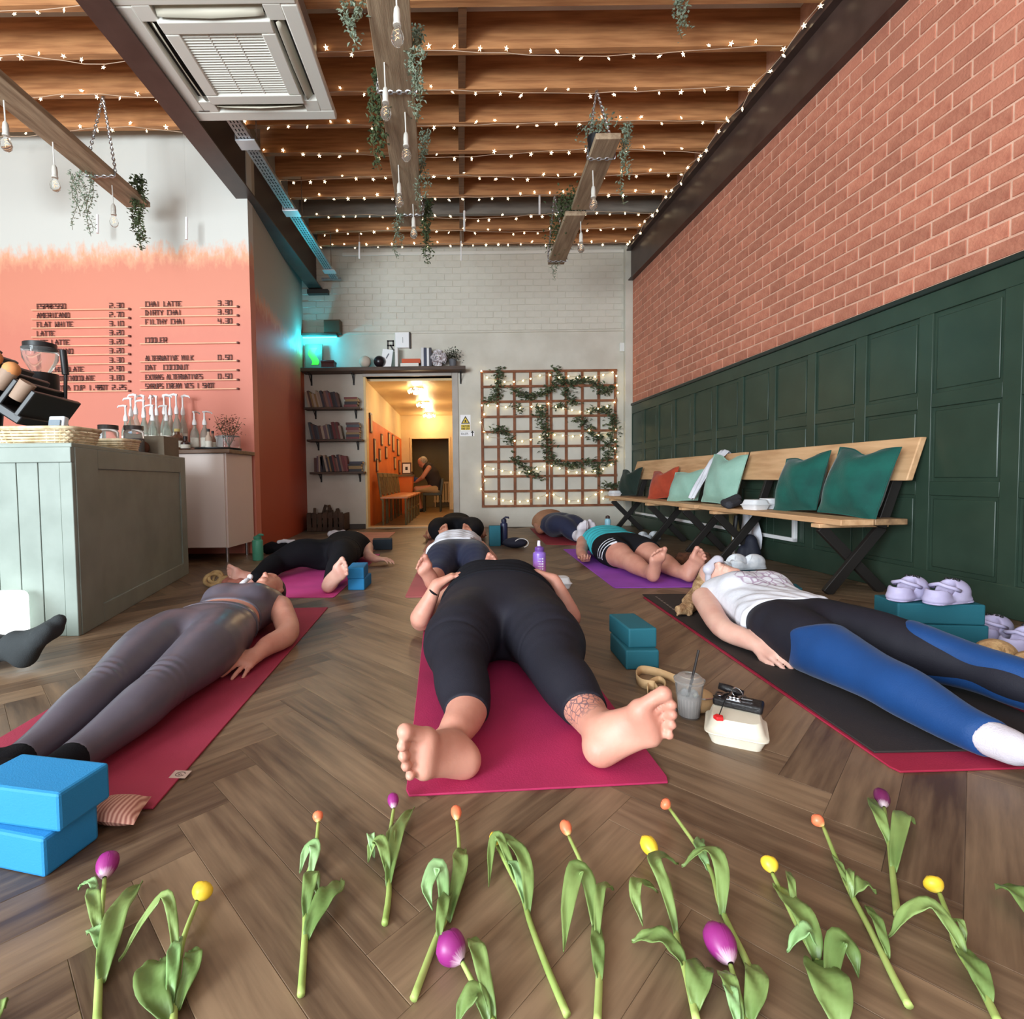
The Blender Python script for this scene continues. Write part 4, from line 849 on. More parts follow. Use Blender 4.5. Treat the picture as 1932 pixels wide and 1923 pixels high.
# ---- 9: person at the left edge of whom a dark-socked foot shows (lies along the counter front)
def dress(b, P):
    b.wear('trousers', m_blk2, P, [b.T, b.L], .010, [b.hs((0, 1.02, .1), (0, 1, 0)), b.hs((0, .16, .1), (0, -1, 0))])
    b.wear('shirt', m_navy, P, [b.T], .014, [b.hs((0, 1.0, .1), (0, -1, 0)), b.hs((0, 1.46, .1), (0, 1, 0))]); b.hair('hair', m_hair_d, P, [])
    [b.wear('sock', m_sock, P, [b.Ft, b.L], .006, [b.hs((0, .17 if q > 0 else .48, .1), (0, 1, 0)), b.hs((.035, 0, 0), (q, 0, 0))]) for q in (1, -1)]
simple('person lying along the counter front, dark grey socked foot pointing up', (-1.735, 2.0), PI / 2, .0095, (-.4, -.25, 0), (.4, 1.85, .42), dict(
    torso=(-.02, .76, .115, TP(.185, .12), 0), legs=[[(-.11, .83, .115), (-.10, .66, .115), (-.08, .40, .10), (-.07, .28, .09), (-.05, .12, .075), (-.03, .03, .09)], [(.07, .83, .115), (.09, .74, .16), (.11, .56, .22), (.11, .50, .19), (.11, .42, .10), (.11, .40, .08)]],
    feet=[((-.03, -.03, .014), (-.02, -.62, .72), (.95, 0, 0), True, 1.0, False), ((.11, .37, .014), (.1, -.95, .1), (-.95, 0, 0), False, 1.0, False)],
    arms=[([(-.2, 1.36, .12), (-.27, 1.1, .07), (-.26, .9, .05)], [.055, .045, .03], (0, -1, 0), (0, 0, -1), 1, 1, .4), ([(.17, 1.36, .12), (.22, 1.1, .07), (.21, .9, .05)], [.055, .045, .03], (0, -1, 0), (0, 0, -1), -1, 1, .4)],
    head=((-.02, 1.68, .115), (0, -.1, 1), (0, 1, 0), 1.0, (-.02, 1.48, .115)), dress=dress))
# ================================================================== BAR SIDE
m_counter = M('sage_grey_paint', srgb(132, 142, 134), 0.5, col2=srgb(120, 130, 122), scale=5, bump=0.08, bscale=16)
m_groove = M('counter_core', srgb(92, 96, 88), 0.7)
CZ = 0.92
ct = thing('bar_counter', 'grey-green painted bar counter with boarded front at the left', 'counter', (-3.0, 3.2, 0))
mb = MB(); poly = [(-1.845, 2.432), (-2.195, 4.045), (-5.6, 4.045), (-5.6, 2.432)]; mb.prism(poly, 0, CZ - 0.02); mb.build('carcass', m_groove, ct)
mb = MB(); mb.prism([(-1.832, 2.415), (-2.185, 4.055), (-5.6, 4.055), (-5.6, 2.415)], CZ - 0.022, CZ); mb.build('worktop', m_counter, ct, bevel=0.004)
x = -1.895
for i in range(18):
    mb = MB(); mb.b2((x - 0.101, 2.418, 0.0), (x - 0.002, 2.433, CZ - 0.09)); mb.build('board', m_counter, ct, bevel=0.002); x -= 0.103
mb = MB(); mb.b2((-5.6, 2.408, CZ - 0.092), (-1.834, 2.433, CZ - 0.02)); mb.build('top_rail', m_counter, ct, bevel=0.003)
mb = MB(); mb.b2((-1.893, 2.412, 0), (-1.834, 2.433, CZ - 0.092)); mb.build('corner_post', m_counter, ct, bevel=0.003)
sd = (Vector((-2.195, 4.045)) - Vector((-1.845, 2.432))); sl = sd.length; sd = sd / sl; sn = Vector((sd.y, -sd.x))
def side(mb, a, b_, z0, z1, h0, h1):
    vs = []
    for z in (z0, z1):
        for (s_, h) in ((a, h0), (b_, h0), (b_, h1), (a, h1)):
            p = Vector((-1.845, 2.432)) + sd * s_ + sn * h; vs.append((p.x, p.y, z))
    return mb.add(vs, [(3, 2, 1, 0), (4, 5, 6, 7), (0, 1, 5, 4), (1, 2, 6, 5), (2, 3, 7, 6), (3, 0, 4, 7)])
for nm_, a in (('side_stile', (0, .22, 0, CZ - .02)), ('side_stile', (sl - .12, sl, 0, CZ - .02)), ('side_rail', (.22, sl - .12, CZ - .12, CZ - .02)), ('side_rail', (.22, sl - .12, 0, .10))):
    q = MB(); side(q, *a, 0.0, 0.014); q.build(nm_, m_counter, ct, bevel=0.003)
q = MB(); side(q, .22, sl - .12, .10, CZ - .12, 0, 0.004); q.build('side_panel', m_counter, ct)

m_wlam = M('white_laminate', srgb(222, 206, 198), 0.4); m_oakc = M('brown_worktop', srgb(122, 92, 70), 0.45, col2=srgb(98, 72, 54), scale=4, stretch=(1, 8, 8)); m_chrome = M('chrome', srgb(200, 200, 205), 0.2, 1.0)
bc = thing('back_bar_cabinet', 'white laminate back-bar cabinet on thin chrome legs', 'cabinet', (-3.0, 4.9, 0))
mb = MB(); mb.prism([(-2.11, 4.60), (-2.085, 5.10), (-4.9, 5.10), (-4.9, 4.60)], 0.13, 0.98); mb.build('carcass', m_wlam, bc)
for i in range(4):
    x1 = -2.125 - i * 0.62; q = MB(); q.b2((x1 - 0.61, 4.582, 0.135), (x1, 4.60, 0.975)); q.build('door', m_wlam, bc, bevel=0.002)
for x, y in ((-2.14, 4.63), (-2.14, 5.05), (-3.4, 4.63), (-4.8, 4.63)): q = MB(); q.tube([(x, y, 0), (x, y, 0.13)], 0.014, 10); q.build('leg', m_chrome, bc, smooth=True)
wt = MB(); wt.prism([(-2.06, 4.56), (-2.06, 5.12), (-5.0, 5.12), (-5.0, 4.56)], 0.98, 1.015)
tag(wt.build('back_bar_worktop', m_oakc, bevel=0.004), 'brown worktop along the bar wall carrying the syrup bottles', 'worktop')

# ---- menu rails on the bar wall
m_rail = M('menu_rail_wood', srgb(236, 178, 146), 0.55, col2=srgb(222, 160, 128), scale=4, stretch=(1, 10, 10)); m_let = M('menu_letter', srgb(96, 52, 44), 0.6); m_letw = M('menu_letter_pale', srgb(244, 226, 214), 0.5)
rows_l = [(584, 'ESPRESSO', '2.30'), (601, 'AMERICANO', '2.70'), (618, 'FLAT WHITE', '3.10'), (635, 'LATTE', '3.20'), (652, 'ICE LATTE', '3.20'), (669, 'CAPPUCCINO', '3.20'), (686.5, 'MOCHA', '3.30'), (703, 'HOT CHOCOLATE', '2.90'), (720, 'LUX HOT CHOCOLATE', '3.80'), (738, 'TEA CUP 1.45', 'POT 2.25')]
rows_r = [(579.5, 'CHAI LATTE', '3.30'), (596, 'DIRTY CHAI', '3.90'), (613, 'FILTHY CHAI', '4.30'), (647.5, 'COOLER', ''), (681.5, 'ALTERNATIVE MILK', '0.50'), (699, 'OAT  COCONUT', ''), (717, 'EXTRAS ALTERNATIVES', '0.50'), (734, 'SYRUPS CREAM VCS 1 SHOT', '')]
for rows, pxl, pxr, lab in ((rows_l, 62, 245, 'left'), (rows_r, 266, 449, 'right')):
    for (py, t1, t2) in rows:
        p1 = aty(pxr, py, YM); p0 = aty(pxl, py, YM); z = p1.z; x0, x1 = p0.x, p1.x
        r = thing('menu_rail', 'menu rail reading %s on the peach bar wall' % ((t1 + ' ' + t2).strip().replace('  ', ' ')), 'menu rail', (x0, YM, z))
        q = MB(); q.b2((x0, YM - 0.022, z - 0.007), (x1, YM, z + 0.006)); q.build('rail', m_rail, r, bevel=0.002)
        q = MB(); q.b2((x1 - 0.004, YM - 0.026, z - 0.010), (x1 + 0.016, YM, z + 0.010)); q.build('end_stop', m_let, r, bevel=0.003)
        at = lambda a, c, h: (a, YM - 0.012 - h, c)
        hh = 0.046; adv = 0.036 if len(t1) < 16 else 0.030
        q = MB(); xs = x0 + 0.055
        if t1.startswith('LUX'): xs = x0 + 0.12
        if t1.startswith('TEA'): xs = x0 + 0.28
        stroke_text(q, t1, xs, z + 0.012, hh, adv, 0.0075, at)
        if t2: stroke_text(q, t2, x1 - 0.19 - (0.12 if 'POT' in t2 else 0), z + 0.012, hh, 0.036, 0.0075, at)
        o = q.build('lettering', m_let, r); o['kind'] = 'stuff'

# ---- things on the bar
rnd = random.Random(3)
m_wick = M('pale_wicker', srgb(222, 204, 172), 0.8, col2=srgb(186, 162, 124), scale=30); m_black = M('black_plastic', srgb(26, 26, 28), 0.42); m_dgrey = M('dark_grey_plastic', srgb(78, 82, 82), 0.5)
def basket(loc, w, d, h, label, n=30, rowsn=6):
    t = thing('wicker_basket', label, 'basket', loc); X, Y, Z = loc
    def ringp(k, ex): a = 2 * PI * k / n; c, s = math.cos(a), math.sin(a); return (math.copysign(abs(c) ** .35, c) * (w / 2) * ex, math.copysign(abs(s) ** .35, s) * (d / 2) * ex)
    q = MB()
    for k in range(n): x0, y0 = ringp(k, .88); x1, y1 = ringp(k, 1.0); q.tube([(X + x0, Y + y0, Z), (X + x1, Y + y1, Z + h)], .004, 5)
    q.build('stakes', m_wick, t)['kind'] = 'stuff'
    for r_ in range(rowsn):
        z = Z + h * (r_ + .5) / rowsn; ex = .88 + .12 * (r_ + .5) / rowsn; pts = []
        for k in range(n * 2 + 1):
            x, y = ringp(k / 2, ex * (1 + (0.012 if (k // 2 + r_) % 2 else -0.012))); pts.append((X + x, Y + y, z))
        q = MB(); q.tube(pts, h / rowsn * .48, 6, False); q.build('woven_row', m_wick, t, smooth='all')
    q = MB(); q.b2((X - w * .42, Y - d * .42, Z), (X + w * .42, Y + d * .42, Z + .006)); q.build('base', m_wick, t)
    q = MB(); pts = [(X + ringp(k, 1.01)[0], Y + ringp(k, 1.01)[1], Z + h) for k in range(n + 1)]; q.tube(pts, .009, 7, False); q.build('rim', m_wick, t, smooth='all'); return t
basket((-2.13, 2.66, CZ), .40, .26, .085, 'pale wicker tray basket on the front corner of the grey counter')
basket((-2.08, 3.10, CZ), .20, .18, .06, 'small round pale basket behind the wicker tray on the counter', 20, 5)
# tilted cup and lid holder
ch = thing('cup_holder', 'tilted black cup and lid holder with brown paper cups on the counter', 'cup holder', (-2.64, 2.95, CZ))
Rt = Rz(math.radians(8)) @ Ry(math.radians(36))
def cb(mb, c, d): return mb.box(Vector((-2.68, 2.97, 1.33)) + Rt @ Vector(c), d, Rt)
q = MB(); cb(q, (0, 0, -.06), (.72, .42, .05)); cb(q, (-.30, 0, .02), (.05, .42, .16)); q.build('tray', m_black, ch, bevel=.008)
for i in range(6):
    q = MB(); cb(q, (-.20 + i * .105, 0, .03), (.028, .42, .17)); q.build('divider', m_black if i > 1 else m_dgrey, ch, bevel=.006)
m_cup = M('brown_paper_cup', srgb(206, 138, 84), 0.7); m_cup2 = M('taupe_cup_sleeve', srgb(150, 126, 108), 0.7)
for i in range(5):
    c = Vector((-2.68, 2.97, 1.33)); a0 = c + Rt @ Vector((-.147 + i * .105, -.20, .045)); a1 = c + Rt @ Vector((-.147 + i * .105, .05, .065))
    q = MB(); q.tube([a0 + Rt @ Vector((0, 0, -.02)), a0 + Rt @ Vector((0, 0, .09))], [.034, .040], 14); q.build('cup_sleeve', m_cup2 if i > 1 else m_dgrey, ch, smooth=True)
    if i in (2, 3): q = MB(); q.sph(a0 + Rt @ Vector((0, 0, .10)), .042, 14, 8); q.build('cup_dome', m_cup, ch, smooth='all')
q = MB(); q.b2((-2.92, 2.80, CZ), (-2.48, 3.16, CZ + .02)); q.build('foot_plate', m_black, ch, bevel=.004)
q = MB(); q.tube([(-2.74, 3.0, CZ), (-2.68, 2.98, 1.28)], .04, 10); q.build('post', m_black, ch, smooth=True)
gr = thing('coffee_grinder', 'black coffee grinder with clear bean hopper at the left edge of the counter', 'grinder', (-2.86, 3.5, CZ))
q = MB(); q.lathe([(.10, 0), (.11, .05), (.085, .10), (.08, .42), (.10, .46), (.10, .56)], (-2.88, 3.55, CZ), 20); q.build('body', m_black, gr, smooth=True)
m_glass = M('clear_plastic', (0.92, 0.94, 0.94), 0.08, trans=0.92, ior=1.25)
q = MB(); q.lathe([(.05, 0), (.10, .10), (.105, .17), (.09, .175)], (-2.88, 3.55, 1.48), 20); q.build('hopper', m_glass, gr, smooth=True)
q = MB(); q.lathe([(.095, 0), (.095, .03), (.02, .05)], (-2.88, 3.55, 1.655), 20); q.build('lid', m_black, gr, smooth=True)
t = thing('tamper', 'thin black stick-like tamper standing behind the cup holder', 'tamper', (-2.42, 3.2, CZ))
q = MB(); q.tube([(-2.47, 3.2, CZ), (-2.445, 3.2, 1.40)], .010, 8); q.build('shaft', m_black, t, smooth=True); q = MB(); q.tube([(-2.445, 3.2, 1.40), (-2.455, 3.2, 1.55)], .019, 10); q.build('handle', m_black, t, smooth=True)
t = thing('card_reader', 'small white card reader on a stand beside the wicker tray', 'card reader', (-2.30, 2.56, CZ))
q = MB(); q.box((-2.235, 2.85, CZ + .10), (.085, .04, .16), Rx(-.2)); q.build('body', M('white_device', srgb(214, 222, 230), .35), t, bevel=.008)
q = MB(); q.box((-2.235, 2.826, CZ + .125), (.062, .004, .07), Rx(-.2)); q.build('screen', M('grey_screen', srgb(120, 132, 142), .2), t)
q = MB(); q.box((-2.235, 2.86, CZ + .01), (.10, .10, .02)); q.build('stand', m_black, t, bevel=.004)
for i, (x, y, lb) in enumerate(((-2.47, 3.60, 'tall clear jar with dark lid behind the tilted cup holder'), (-2.33, 3.66, 'clear jar with dark contents standing nearer the syrup bottles'))):
    t = thing('storage_jar', lb, 'jar', (x, y, CZ)); q = MB(); q.lathe([(.06, 0), (.064, .02), (.064, .16), (.055, .18)], (x, y, CZ), 18); q.build('glass', m_glass, t, smooth=True)
    q = MB(); q.lathe([(.058, 0.004), (.058, .09 + .03 * i)], (x, y, CZ), 16); q.build('contents', M('dark_beans', srgb(58, 40, 34), .8), t, smooth=True); q = MB(); q.lathe([(.062, 0), (.062, .03)], (x, y, CZ + .18), 18); q.build('lid', M('jar_lid', srgb(70, 60, 58), .4), t, smooth=True)
t = thing('cardboard_tray', 'brown-grey box of sachets at the back corner of the grey counter', 'box', (-2.32, 3.86, CZ))
q = MB(); q.b2((-2.46, 3.80, CZ), (-2.20, 4.0, CZ + .15)); q.build('body', M('grey_board', srgb(128, 116, 98), .8, col2=srgb(112, 100, 84), scale=6), t, bevel=.003); q = MB(); q.sph((-2.33, 3.76, CZ + .06), (.045, .04, .05)); q.build('bread_roll', M('dark_roll', srgb(96, 58, 40), .7), t, smooth='all')
# syrup bottles with pumps: one bottle modelled, then copied
m_bot = M('bottle_glass', srgb(206, 216, 206), 0.12, trans=0.75, ior=1.3); m_lab = M('bottle_label', srgb(226, 222, 210), 0.6, col2=srgb(206, 200, 188), scale=20); m_wpl = M('pump_white', srgb(238, 236, 236), 0.3); m_syr = M('syrup_fill', srgb(150, 110, 70), 0.3, objrand=.4)
pb0 = thing('syrup_bottle', 'clear syrup bottle with white pump in the cluster behind the counter', 'bottle', (0, 0, 0), 'pump syrup bottles on the back bar')
q = MB(); q.lathe([(.036, 0), (.039, .01), (.039, .17), (.030, .205), (.014, .245), (.014, .275)], (0, 0, 0), 14); q.build('glass', m_bot, pb0, smooth=True)
q = MB(); q.lathe([(.0395, 0.04), (.0395, .135)], (0, 0, 0), 14, caps=False); q.build('label', m_lab, pb0, smooth=True)
q = MB(); q.lathe([(.019, .268), (.021, .285), (.016, .31), (.009, .33), (.007, .40)], (0, 0, 0), 10); q.build('pump_collar', m_wpl, pb0, smooth=True)
q = MB(); q.tube([(.012, 0, .400), (-.02, 0, .408), (-.062, 0, .402), (-.072, 0, .390)], [.010, .009, .007, .005], 8); q.build('spout', m_wpl, pb0, smooth=True)
sp = [(228, 766, 4.70, 0), (238, 752, 4.78, 0), (247, 744, 4.92, 0), (262, 738, 4.98, 0), (276, 742, 4.98, 5), (286, 735, 5.02, 0), (301, 746, 4.90, 3.3), (312, 734, 5.02, 1), (324, 745, 4.92, 0), (336, 736, 5.02, 3.1), (279, 765, 4.72, 0), (305, 766, 4.70, 0), (262, 756, 4.80, 0), (358, 777, 4.80, 4.5), (377, 777, 4.80, 4.0)]
for i, (px, py, y, rz) in enumerate(sp):
    p = aty(px, py, y); s_ = max(0.6, (p.z - 1.015) / .405)
    o = pb0 if i == 0 else dup(pb0, (0, 0, 0)); o.location = (p.x + .04, y, 1.015); o.rotation_euler.z = rz; o.scale = (1.0, 1.0, min(s_, 1.35))
    o['label'] = 'clear syrup bottle with white pump, %s from the left in the cluster behind the counter' % ('first second third fourth fifth sixth seventh eighth ninth tenth eleventh twelfth thirteenth x y'.split()[sorted(range(13), key=lambda k: sp[k][0]).index(i)] if i < 13 else '')
    if i == 13: o['label'] = 'syrup bottle with white pump, left of the separate pair near the potted herbs'
    if i == 14: o['label'] = 'syrup bottle with white pump, right of the separate pair near the potted herbs'
    if i >= 13: del o['group']
for i, (px, y, h, r, c, lb) in enumerate(((335, 4.68, .17, .055, srgb(96, 64, 46), 'round brown jar with a patterned front beside the syrup bottles'), (350, 4.66, .10, .04, srgb(60, 34, 30), 'dark glass bottle next to the round brown jar'), (394, 4.72, .17, .03, srgb(190, 168, 150), 'slim labelled bottle with dark cap left of the white card'), (402, 4.80, .16, .026, srgb(150, 110, 92), 'amber bottle with dark cap directly behind the slim labelled bottle'))):
    p = aty(px, 840, y); t = thing('bottle' if i > 0 else 'jar', lb, 'bottle' if i else 'jar', (p.x, y, 1.015)); q = MB(); q.lathe([(r * .9, 0), (r, .01), (r, h * .65), (r * .4, h * .85), (r * .38, h)], (p.x, y, 1.015), 14); q.build('body', M('jar_%d' % i, c, .25), t, smooth=True)
    q = MB(); q.lathe([(r * .45, 0), (r * .45, .025)], (p.x, y, 1.015 + h), 12); q.build('cap', m_black if i else M('cork', srgb(206, 186, 120), .8), t, smooth=True)
    q = MB(); q.lathe([(r * 1.01, h * .15), (r * 1.01, h * .5)], (p.x, y, 1.015), 14, caps=False); q.build('label', m_lab, t, smooth=True)
for px, c, lb in ((283, srgb(120, 166, 206), 'pale blue carton at the foot of the syrup bottles, left one'), (301, srgb(128, 172, 210), 'pale blue carton at the foot of the syrup bottles, right one')):
    p = aty(px, 838, 4.6); q = MB(); q.b2((p.x - .04, 4.57, 1.015), (p.x + .04, 4.62, 1.07)); t = thing('carton', lb, 'carton', (p.x, 4.6, 1.015)); q.build('body', M('carton_' + str(px), c, .5), t, bevel=.003); q = MB(); q.b2((p.x - .036, 4.565, 1.025), (p.x + .036, 4.57, 1.045)); q.build('label', m_wpl, t)
p = aty(415, 838, 4.9); tag(MB().box((p.x, 4.9, 1.09), (.10, .008, .15), Rx(-.1)).build('price_card', m_wpl, bevel=.002), 'white card standing beside the jar of dried herbs', 'card')
def sprig(mb, base, top, r, n, rn, lw=.012, ll=.022):
    for _ in range(n):
        u = rn.random(); c = Vector(base).lerp(Vector(top), u) + Vector((rn.gauss(0, r), rn.gauss(0, r), rn.gauss(0, r * .5))); a = rn.random() * 6.28; e = rn.uniform(-.6, .9)
        d = Vector((math.cos(a) * math.cos(e), math.sin(a) * math.cos(e), math.sin(e))); w = d.cross(Vector((0, 0, 1))).normalized() * lw * rn.uniform(.7, 1.2); L_ = d * ll * rn.uniform(.7, 1.3); up = w.cross(d).normalized() * lw * .25
        mb.add([c, c + L_ * .45 + w * .5 + up, c + L_, c + L_ * .45 - w * .5 + up], [(0, 1, 2), (0, 2, 3)])
m_herb = M('dried_herb', srgb(96, 66, 54), .8, col2=srgb(122, 84, 66), scale=30); m_stem = M('thin_stem', srgb(92, 84, 52), .8)
p = aty(432, 838, 4.85); t = thing('herb_jar', 'glass jar of dried reddish herbs on the right end of the back bar', 'plant', (p.x, 4.85, 1.03))
q = MB(); q.lathe([(.09, 0), (.10, .01), (.10, .11), (.085, .12)], (p.x, 4.85, 1.04), 18); q.build('glass_jar', m_glass, t, smooth=True)
q = MB()
for i in range(14): a = i * .45; q.tube([(p.x, 4.85, 1.05), (p.x + .05 * math.cos(a), 4.85 + .05 * math.sin(a), 1.17), (p.x + .12 * math.cos(a), 4.85 + .10 * math.sin(a), 1.24 + .05 * (i % 3))], .002, 4)
q.build('stems', m_stem, t); q = MB(); sprig(q, (p.x, 4.85, 1.17), (p.x, 4.85, 1.31), .055, 260, rnd, .016, .026); q.build('leaves', m_herb, t)['kind'] = 'stuff'
p = aty(440, 846, 4.8); q = MB(); q.lathe([(.19, 0), (.20, .012), (.20, .022), (.18, .022)], (-2.27, 4.8, 1.015), 28); tag(q.build('serving_tray', m_black, smooth=True), 'round black serving tray under the jar of dried herbs', 'tray')
# glowing cube lamp in front of the counter
t = thing('cube_lamp', 'glowing white cube lamp on the floor against the counter front', 'lamp', (-2.06, 2.28, 0))
q = MB(); q.b2((-2.25, 2.18, .02), (-2.03, 2.39, .235)); q.build('shade', M('lamp_glow', (1, 1, 1), .5, emit=(.92, 1, 1), estr=2.6), t, bevel=.03, seg=4); q = MB(); q.b2((-2.22, 2.21, 0), (-2.06, 2.36, .03)); q.build('base', m_wpl, t, bevel=.004)

# ================================================================== BACK WALL FURNISHINGS
m_shelf = M('dark_shelf_wood', srgb(92, 74, 62), .65, col2=srgb(70, 55, 46), scale=3, stretch=(1, 9, 9)); m_iron = M('black_iron', srgb(30, 28, 28), .5)
WY = YB - 0.012
sh = thing('wall_shelf', 'long dark plank shelf above the corridor doorway and the books', 'shelf', (-1.1, 7.45, 2.29))
q = MB(); q.b2((-2.28, WY - .24, 2.275), (.07, WY, 2.33)); q.build('plank', m_shelf, sh, bevel=.006)
def bracket(x, z, d, par, h=.16):
    q = MB(); q.b2((x - .012, WY - .008, z - h), (x + .012, WY, z)); q.b2((x - .012, WY - d, z - .008), (x + .012, WY, z)); q.tube([(x, WY - d * .8, z - .01), (x, WY - .01, z - h * .85)], .006, 6); q.build('bracket', m_iron, par)
for x in (-2.19, -1.57, .0): bracket(x, 2.275, .18, sh)
SZ = 2.33
t = thing('framed_print', 'brown framed print with a wavy lime-green shape on the cyan-lit shelf end', 'picture', (-2.1, 7.45, SZ))
R_ = Rx(-.10); c = Vector((-2.115, 7.47, SZ + .18)); q = MB(); q.box(c, (.25, .02, .36), R_); q.build('frame', M('brown_frame', srgb(112, 88, 66), .6), t, bevel=.004)
q = MB(); rows = []
for i in range(13): v = i / 12; zc = -.125 + .25 * v; xo = .03 * math.sin(v * 6.0 + .6); rows.append([c + R_ @ Vector((xo - .05 + .1 * k, -.0125, zc)) for k in (0, 1)])
q.sheet(rows); q.build('green_shape', M('lime_print', srgb(130, 220, 40), .5), t, solid=.002)
t = thing('keepsake_box', 'small dark red box beside the framed green print on the shelf', 'box', (-1.93, 7.45, SZ)); q = MB(); q.b2((-1.99, 7.38, SZ), (-1.81, 7.54, SZ + .075)); q.build('body', M('dark_red_box', srgb(84, 34, 32), .5), t, bevel=.004); q = MB(); q.b2((-1.995, 7.375, SZ + .075), (-1.805, 7.545, SZ + .105)); q.build('lid', M('dark_red_box', srgb(84, 34, 32), .5), t, bevel=.004)
p = aty(689, 689, 7.42); tag(MB().sph((p.x, 7.42, SZ + .085), .085, 20, 14).build('paper_ball', M('cream_ball', srgb(196, 184, 168), .8), smooth='all'), 'cream round paper ball on the shelf left of the black ball', 'ball')
p = aty(716, 687, 7.42); t = thing('black_globe', 'shiny black ball on the shelf above the doorway', 'ball', (p.x, 7.42, SZ)); q = MB(); q.sph((p.x, 7.42, SZ + .085), .083, 20, 14); q.build('ball', M('black_gloss', srgb(28, 22, 26), .3), t, smooth='all'); q = MB(); q.lathe([(.03, 0), (.04, .006)], (p.x, 7.42, SZ), 12); q.build('foot', m_iron, t)
t = thing('drawing_card', 'white card with a small drawing leaning on the shelf beside the black ball', 'card', (-1.06, 7.45, SZ)); q = MB(); q.box((-1.06, 7.45, SZ + .135), (.15, .006, .27), Rx(-.12) @ Ry(.12)); q.build('card', m_wpl, t); q = MB(); q.box((-1.05, 7.446, SZ + .17), (.015, .006, .08), Rx(-.12) @ Ry(.5)); q.build('drawing', M('pencil_grey', srgb(120, 118, 124), .7), t)
def book(x0, x1, y, z0, h, c, label, group=None, d=.13, rot=None, flat=False):
    m = M('book_%02x%02x%02x' % tuple(int(255 * k) for k in c), c, .6); t = thing('book', label, 'book', ((x0 + x1) / 2, y, z0), group)
    X, Yc = (x0 + x1) / 2, y; th = x1 - x0
    def bx(q, cc, dd):
        if rot is not None:
            piv = Vector((X - th / 2, Yc, z0)); v = Vector(cc) - piv; q.box(piv + rot @ v, dd, rot)
        else: q.box(cc, dd)
        return q
    if flat:
        bx(MB(), (X, Yc, z0 + h / 2), (th * .97, d * .96, h * .7)).build('pages', M('book_pages', srgb(206, 196, 178), .8), t); q = MB(); bx(q, (X, Yc, z0 + h * .08), (th, d, h * .16)); bx(q, (X, Yc, z0 + h * .92), (th, d, h * .16)); bx(q, (X, Yc - d / 2 + .002, z0 + h / 2), (th, .005, h)); q.build('cover', m, t)
    else:
        bx(MB(), (X, Yc, z0 + h / 2), (th * .7, d * .96, h * .96)).build('pages', M('book_pages', srgb(206, 196, 178), .8), t); q = MB(); bx(q, (X - th * .42, Yc, z0 + h / 2), (th * .16, d, h)); bx(q, (X + th * .42, Yc, z0 + h / 2), (th * .16, d, h)); bx(q, (X, Yc - d / 2 + .002, z0 + h / 2), (th, .005, h)); q.build('cover', m, t)
    return t
book(-.935, -.895, 7.46, SZ, .285, srgb(226, 224, 220), 'tall white book standing beside the orange book on the long shelf')
book(-.86, -.60, 7.46, SZ, .055, srgb(222, 216, 206), 'white book lying under the orange book on the long shelf', flat=True)
book(-.84, -.575, 7.46, SZ + .056, .06, srgb(198, 84, 44), 'orange book lying on a white book on the long shelf', flat=True)
for i, (x, w_, h_, c, lb) in enumerate(((-.56, .035, .27, srgb(206, 204, 206), 'pale grey book standing left in the row of four on the long shelf'), (-.523, .04, .27, srgb(52, 56, 76), 'navy book standing second in the row of four on the long shelf'), (-.48, .03, .26, srgb(230, 228, 228), 'slim white book standing third in the row of four on the long shelf'), (-.448, .035, .27, srgb(60, 56, 62), 'charcoal book standing last in the row of four beside the white flowers'))): book(x, x + w_, 7.46, SZ, h_, c, lb)
t = thing('paper_flowers', 'ball of crumpled white paper flowers on the long shelf', 'ornament', (-.33, 7.45, SZ)); rn = random.Random(5)
q = MB(); c = Vector((-.315, 7.44, SZ + .125))
q.sph(c, .085, 12, 8)
for _ in range(150):
    d = Vector((rn.gauss(0, 1), rn.gauss(0, 1), rn.gauss(0, 1))).normalized(); w = d.orthogonal().normalized().lerp(d.cross(d.orthogonal()), rn.random()).normalized() * .03; e = d.cross(w).normalized() * .02
    q.add([c + d * .075, c + d * .115 + w + e, c + d * .125, c + d * .115 + w - e], [(0, 1, 2), (0, 2, 3)])
q.build('petals', M('paper_white', srgb(214, 206, 208), .9), t)['kind'] = 'stuff'; q = MB(); q.lathe([(.03, 0), (.05, .05)], (c.x, c.y, SZ), 12); q.build('base', m_wpl, t)
t = thing('potted_plant', 'dark green bushy plant in a grey pot at the right end of the long shelf', 'plant', (-.11, 7.45, SZ)); q = MB(); q.lathe([(.045, 0), (.06, .11), (.052, .11)], (-.11, 7.45, SZ), 16); q.build('pot', M('grey_pot', srgb(92, 92, 96), .6), t, smooth=True)
m_ivy = M('ivy_leaf', srgb(104, 116, 84), .6, col2=srgb(62, 74, 52), scale=16); q = MB(); sprig(q, (-.11, 7.45, SZ + .11), (-.11, 7.45, SZ + .22), .06, 320, rn, .018, .032); q.build('leaves', M('dark_leaf', srgb(52, 62, 44), .6, col2=srgb(34, 42, 30), scale=18), t)['kind'] = 'stuff'
t = thing('wall_print', 'small dark ornate letter print on the wall above the shelf', 'print', (-1.0, WY, 2.72)); q = MB(); at = lambda a, c_, h: (a, WY - h, c_); stroke_text(q, 'R', -1.06, 2.62, .13, .11, .022, at); q.build('letter', M('ink_dark', srgb(60, 54, 50), .6), t); q = MB(); q.b2((-1.09, WY - .006, 2.615), (-.96, WY - .002, 2.625)); q.build('flourish', M('ink_dark', srgb(60, 54, 50), .6), t)
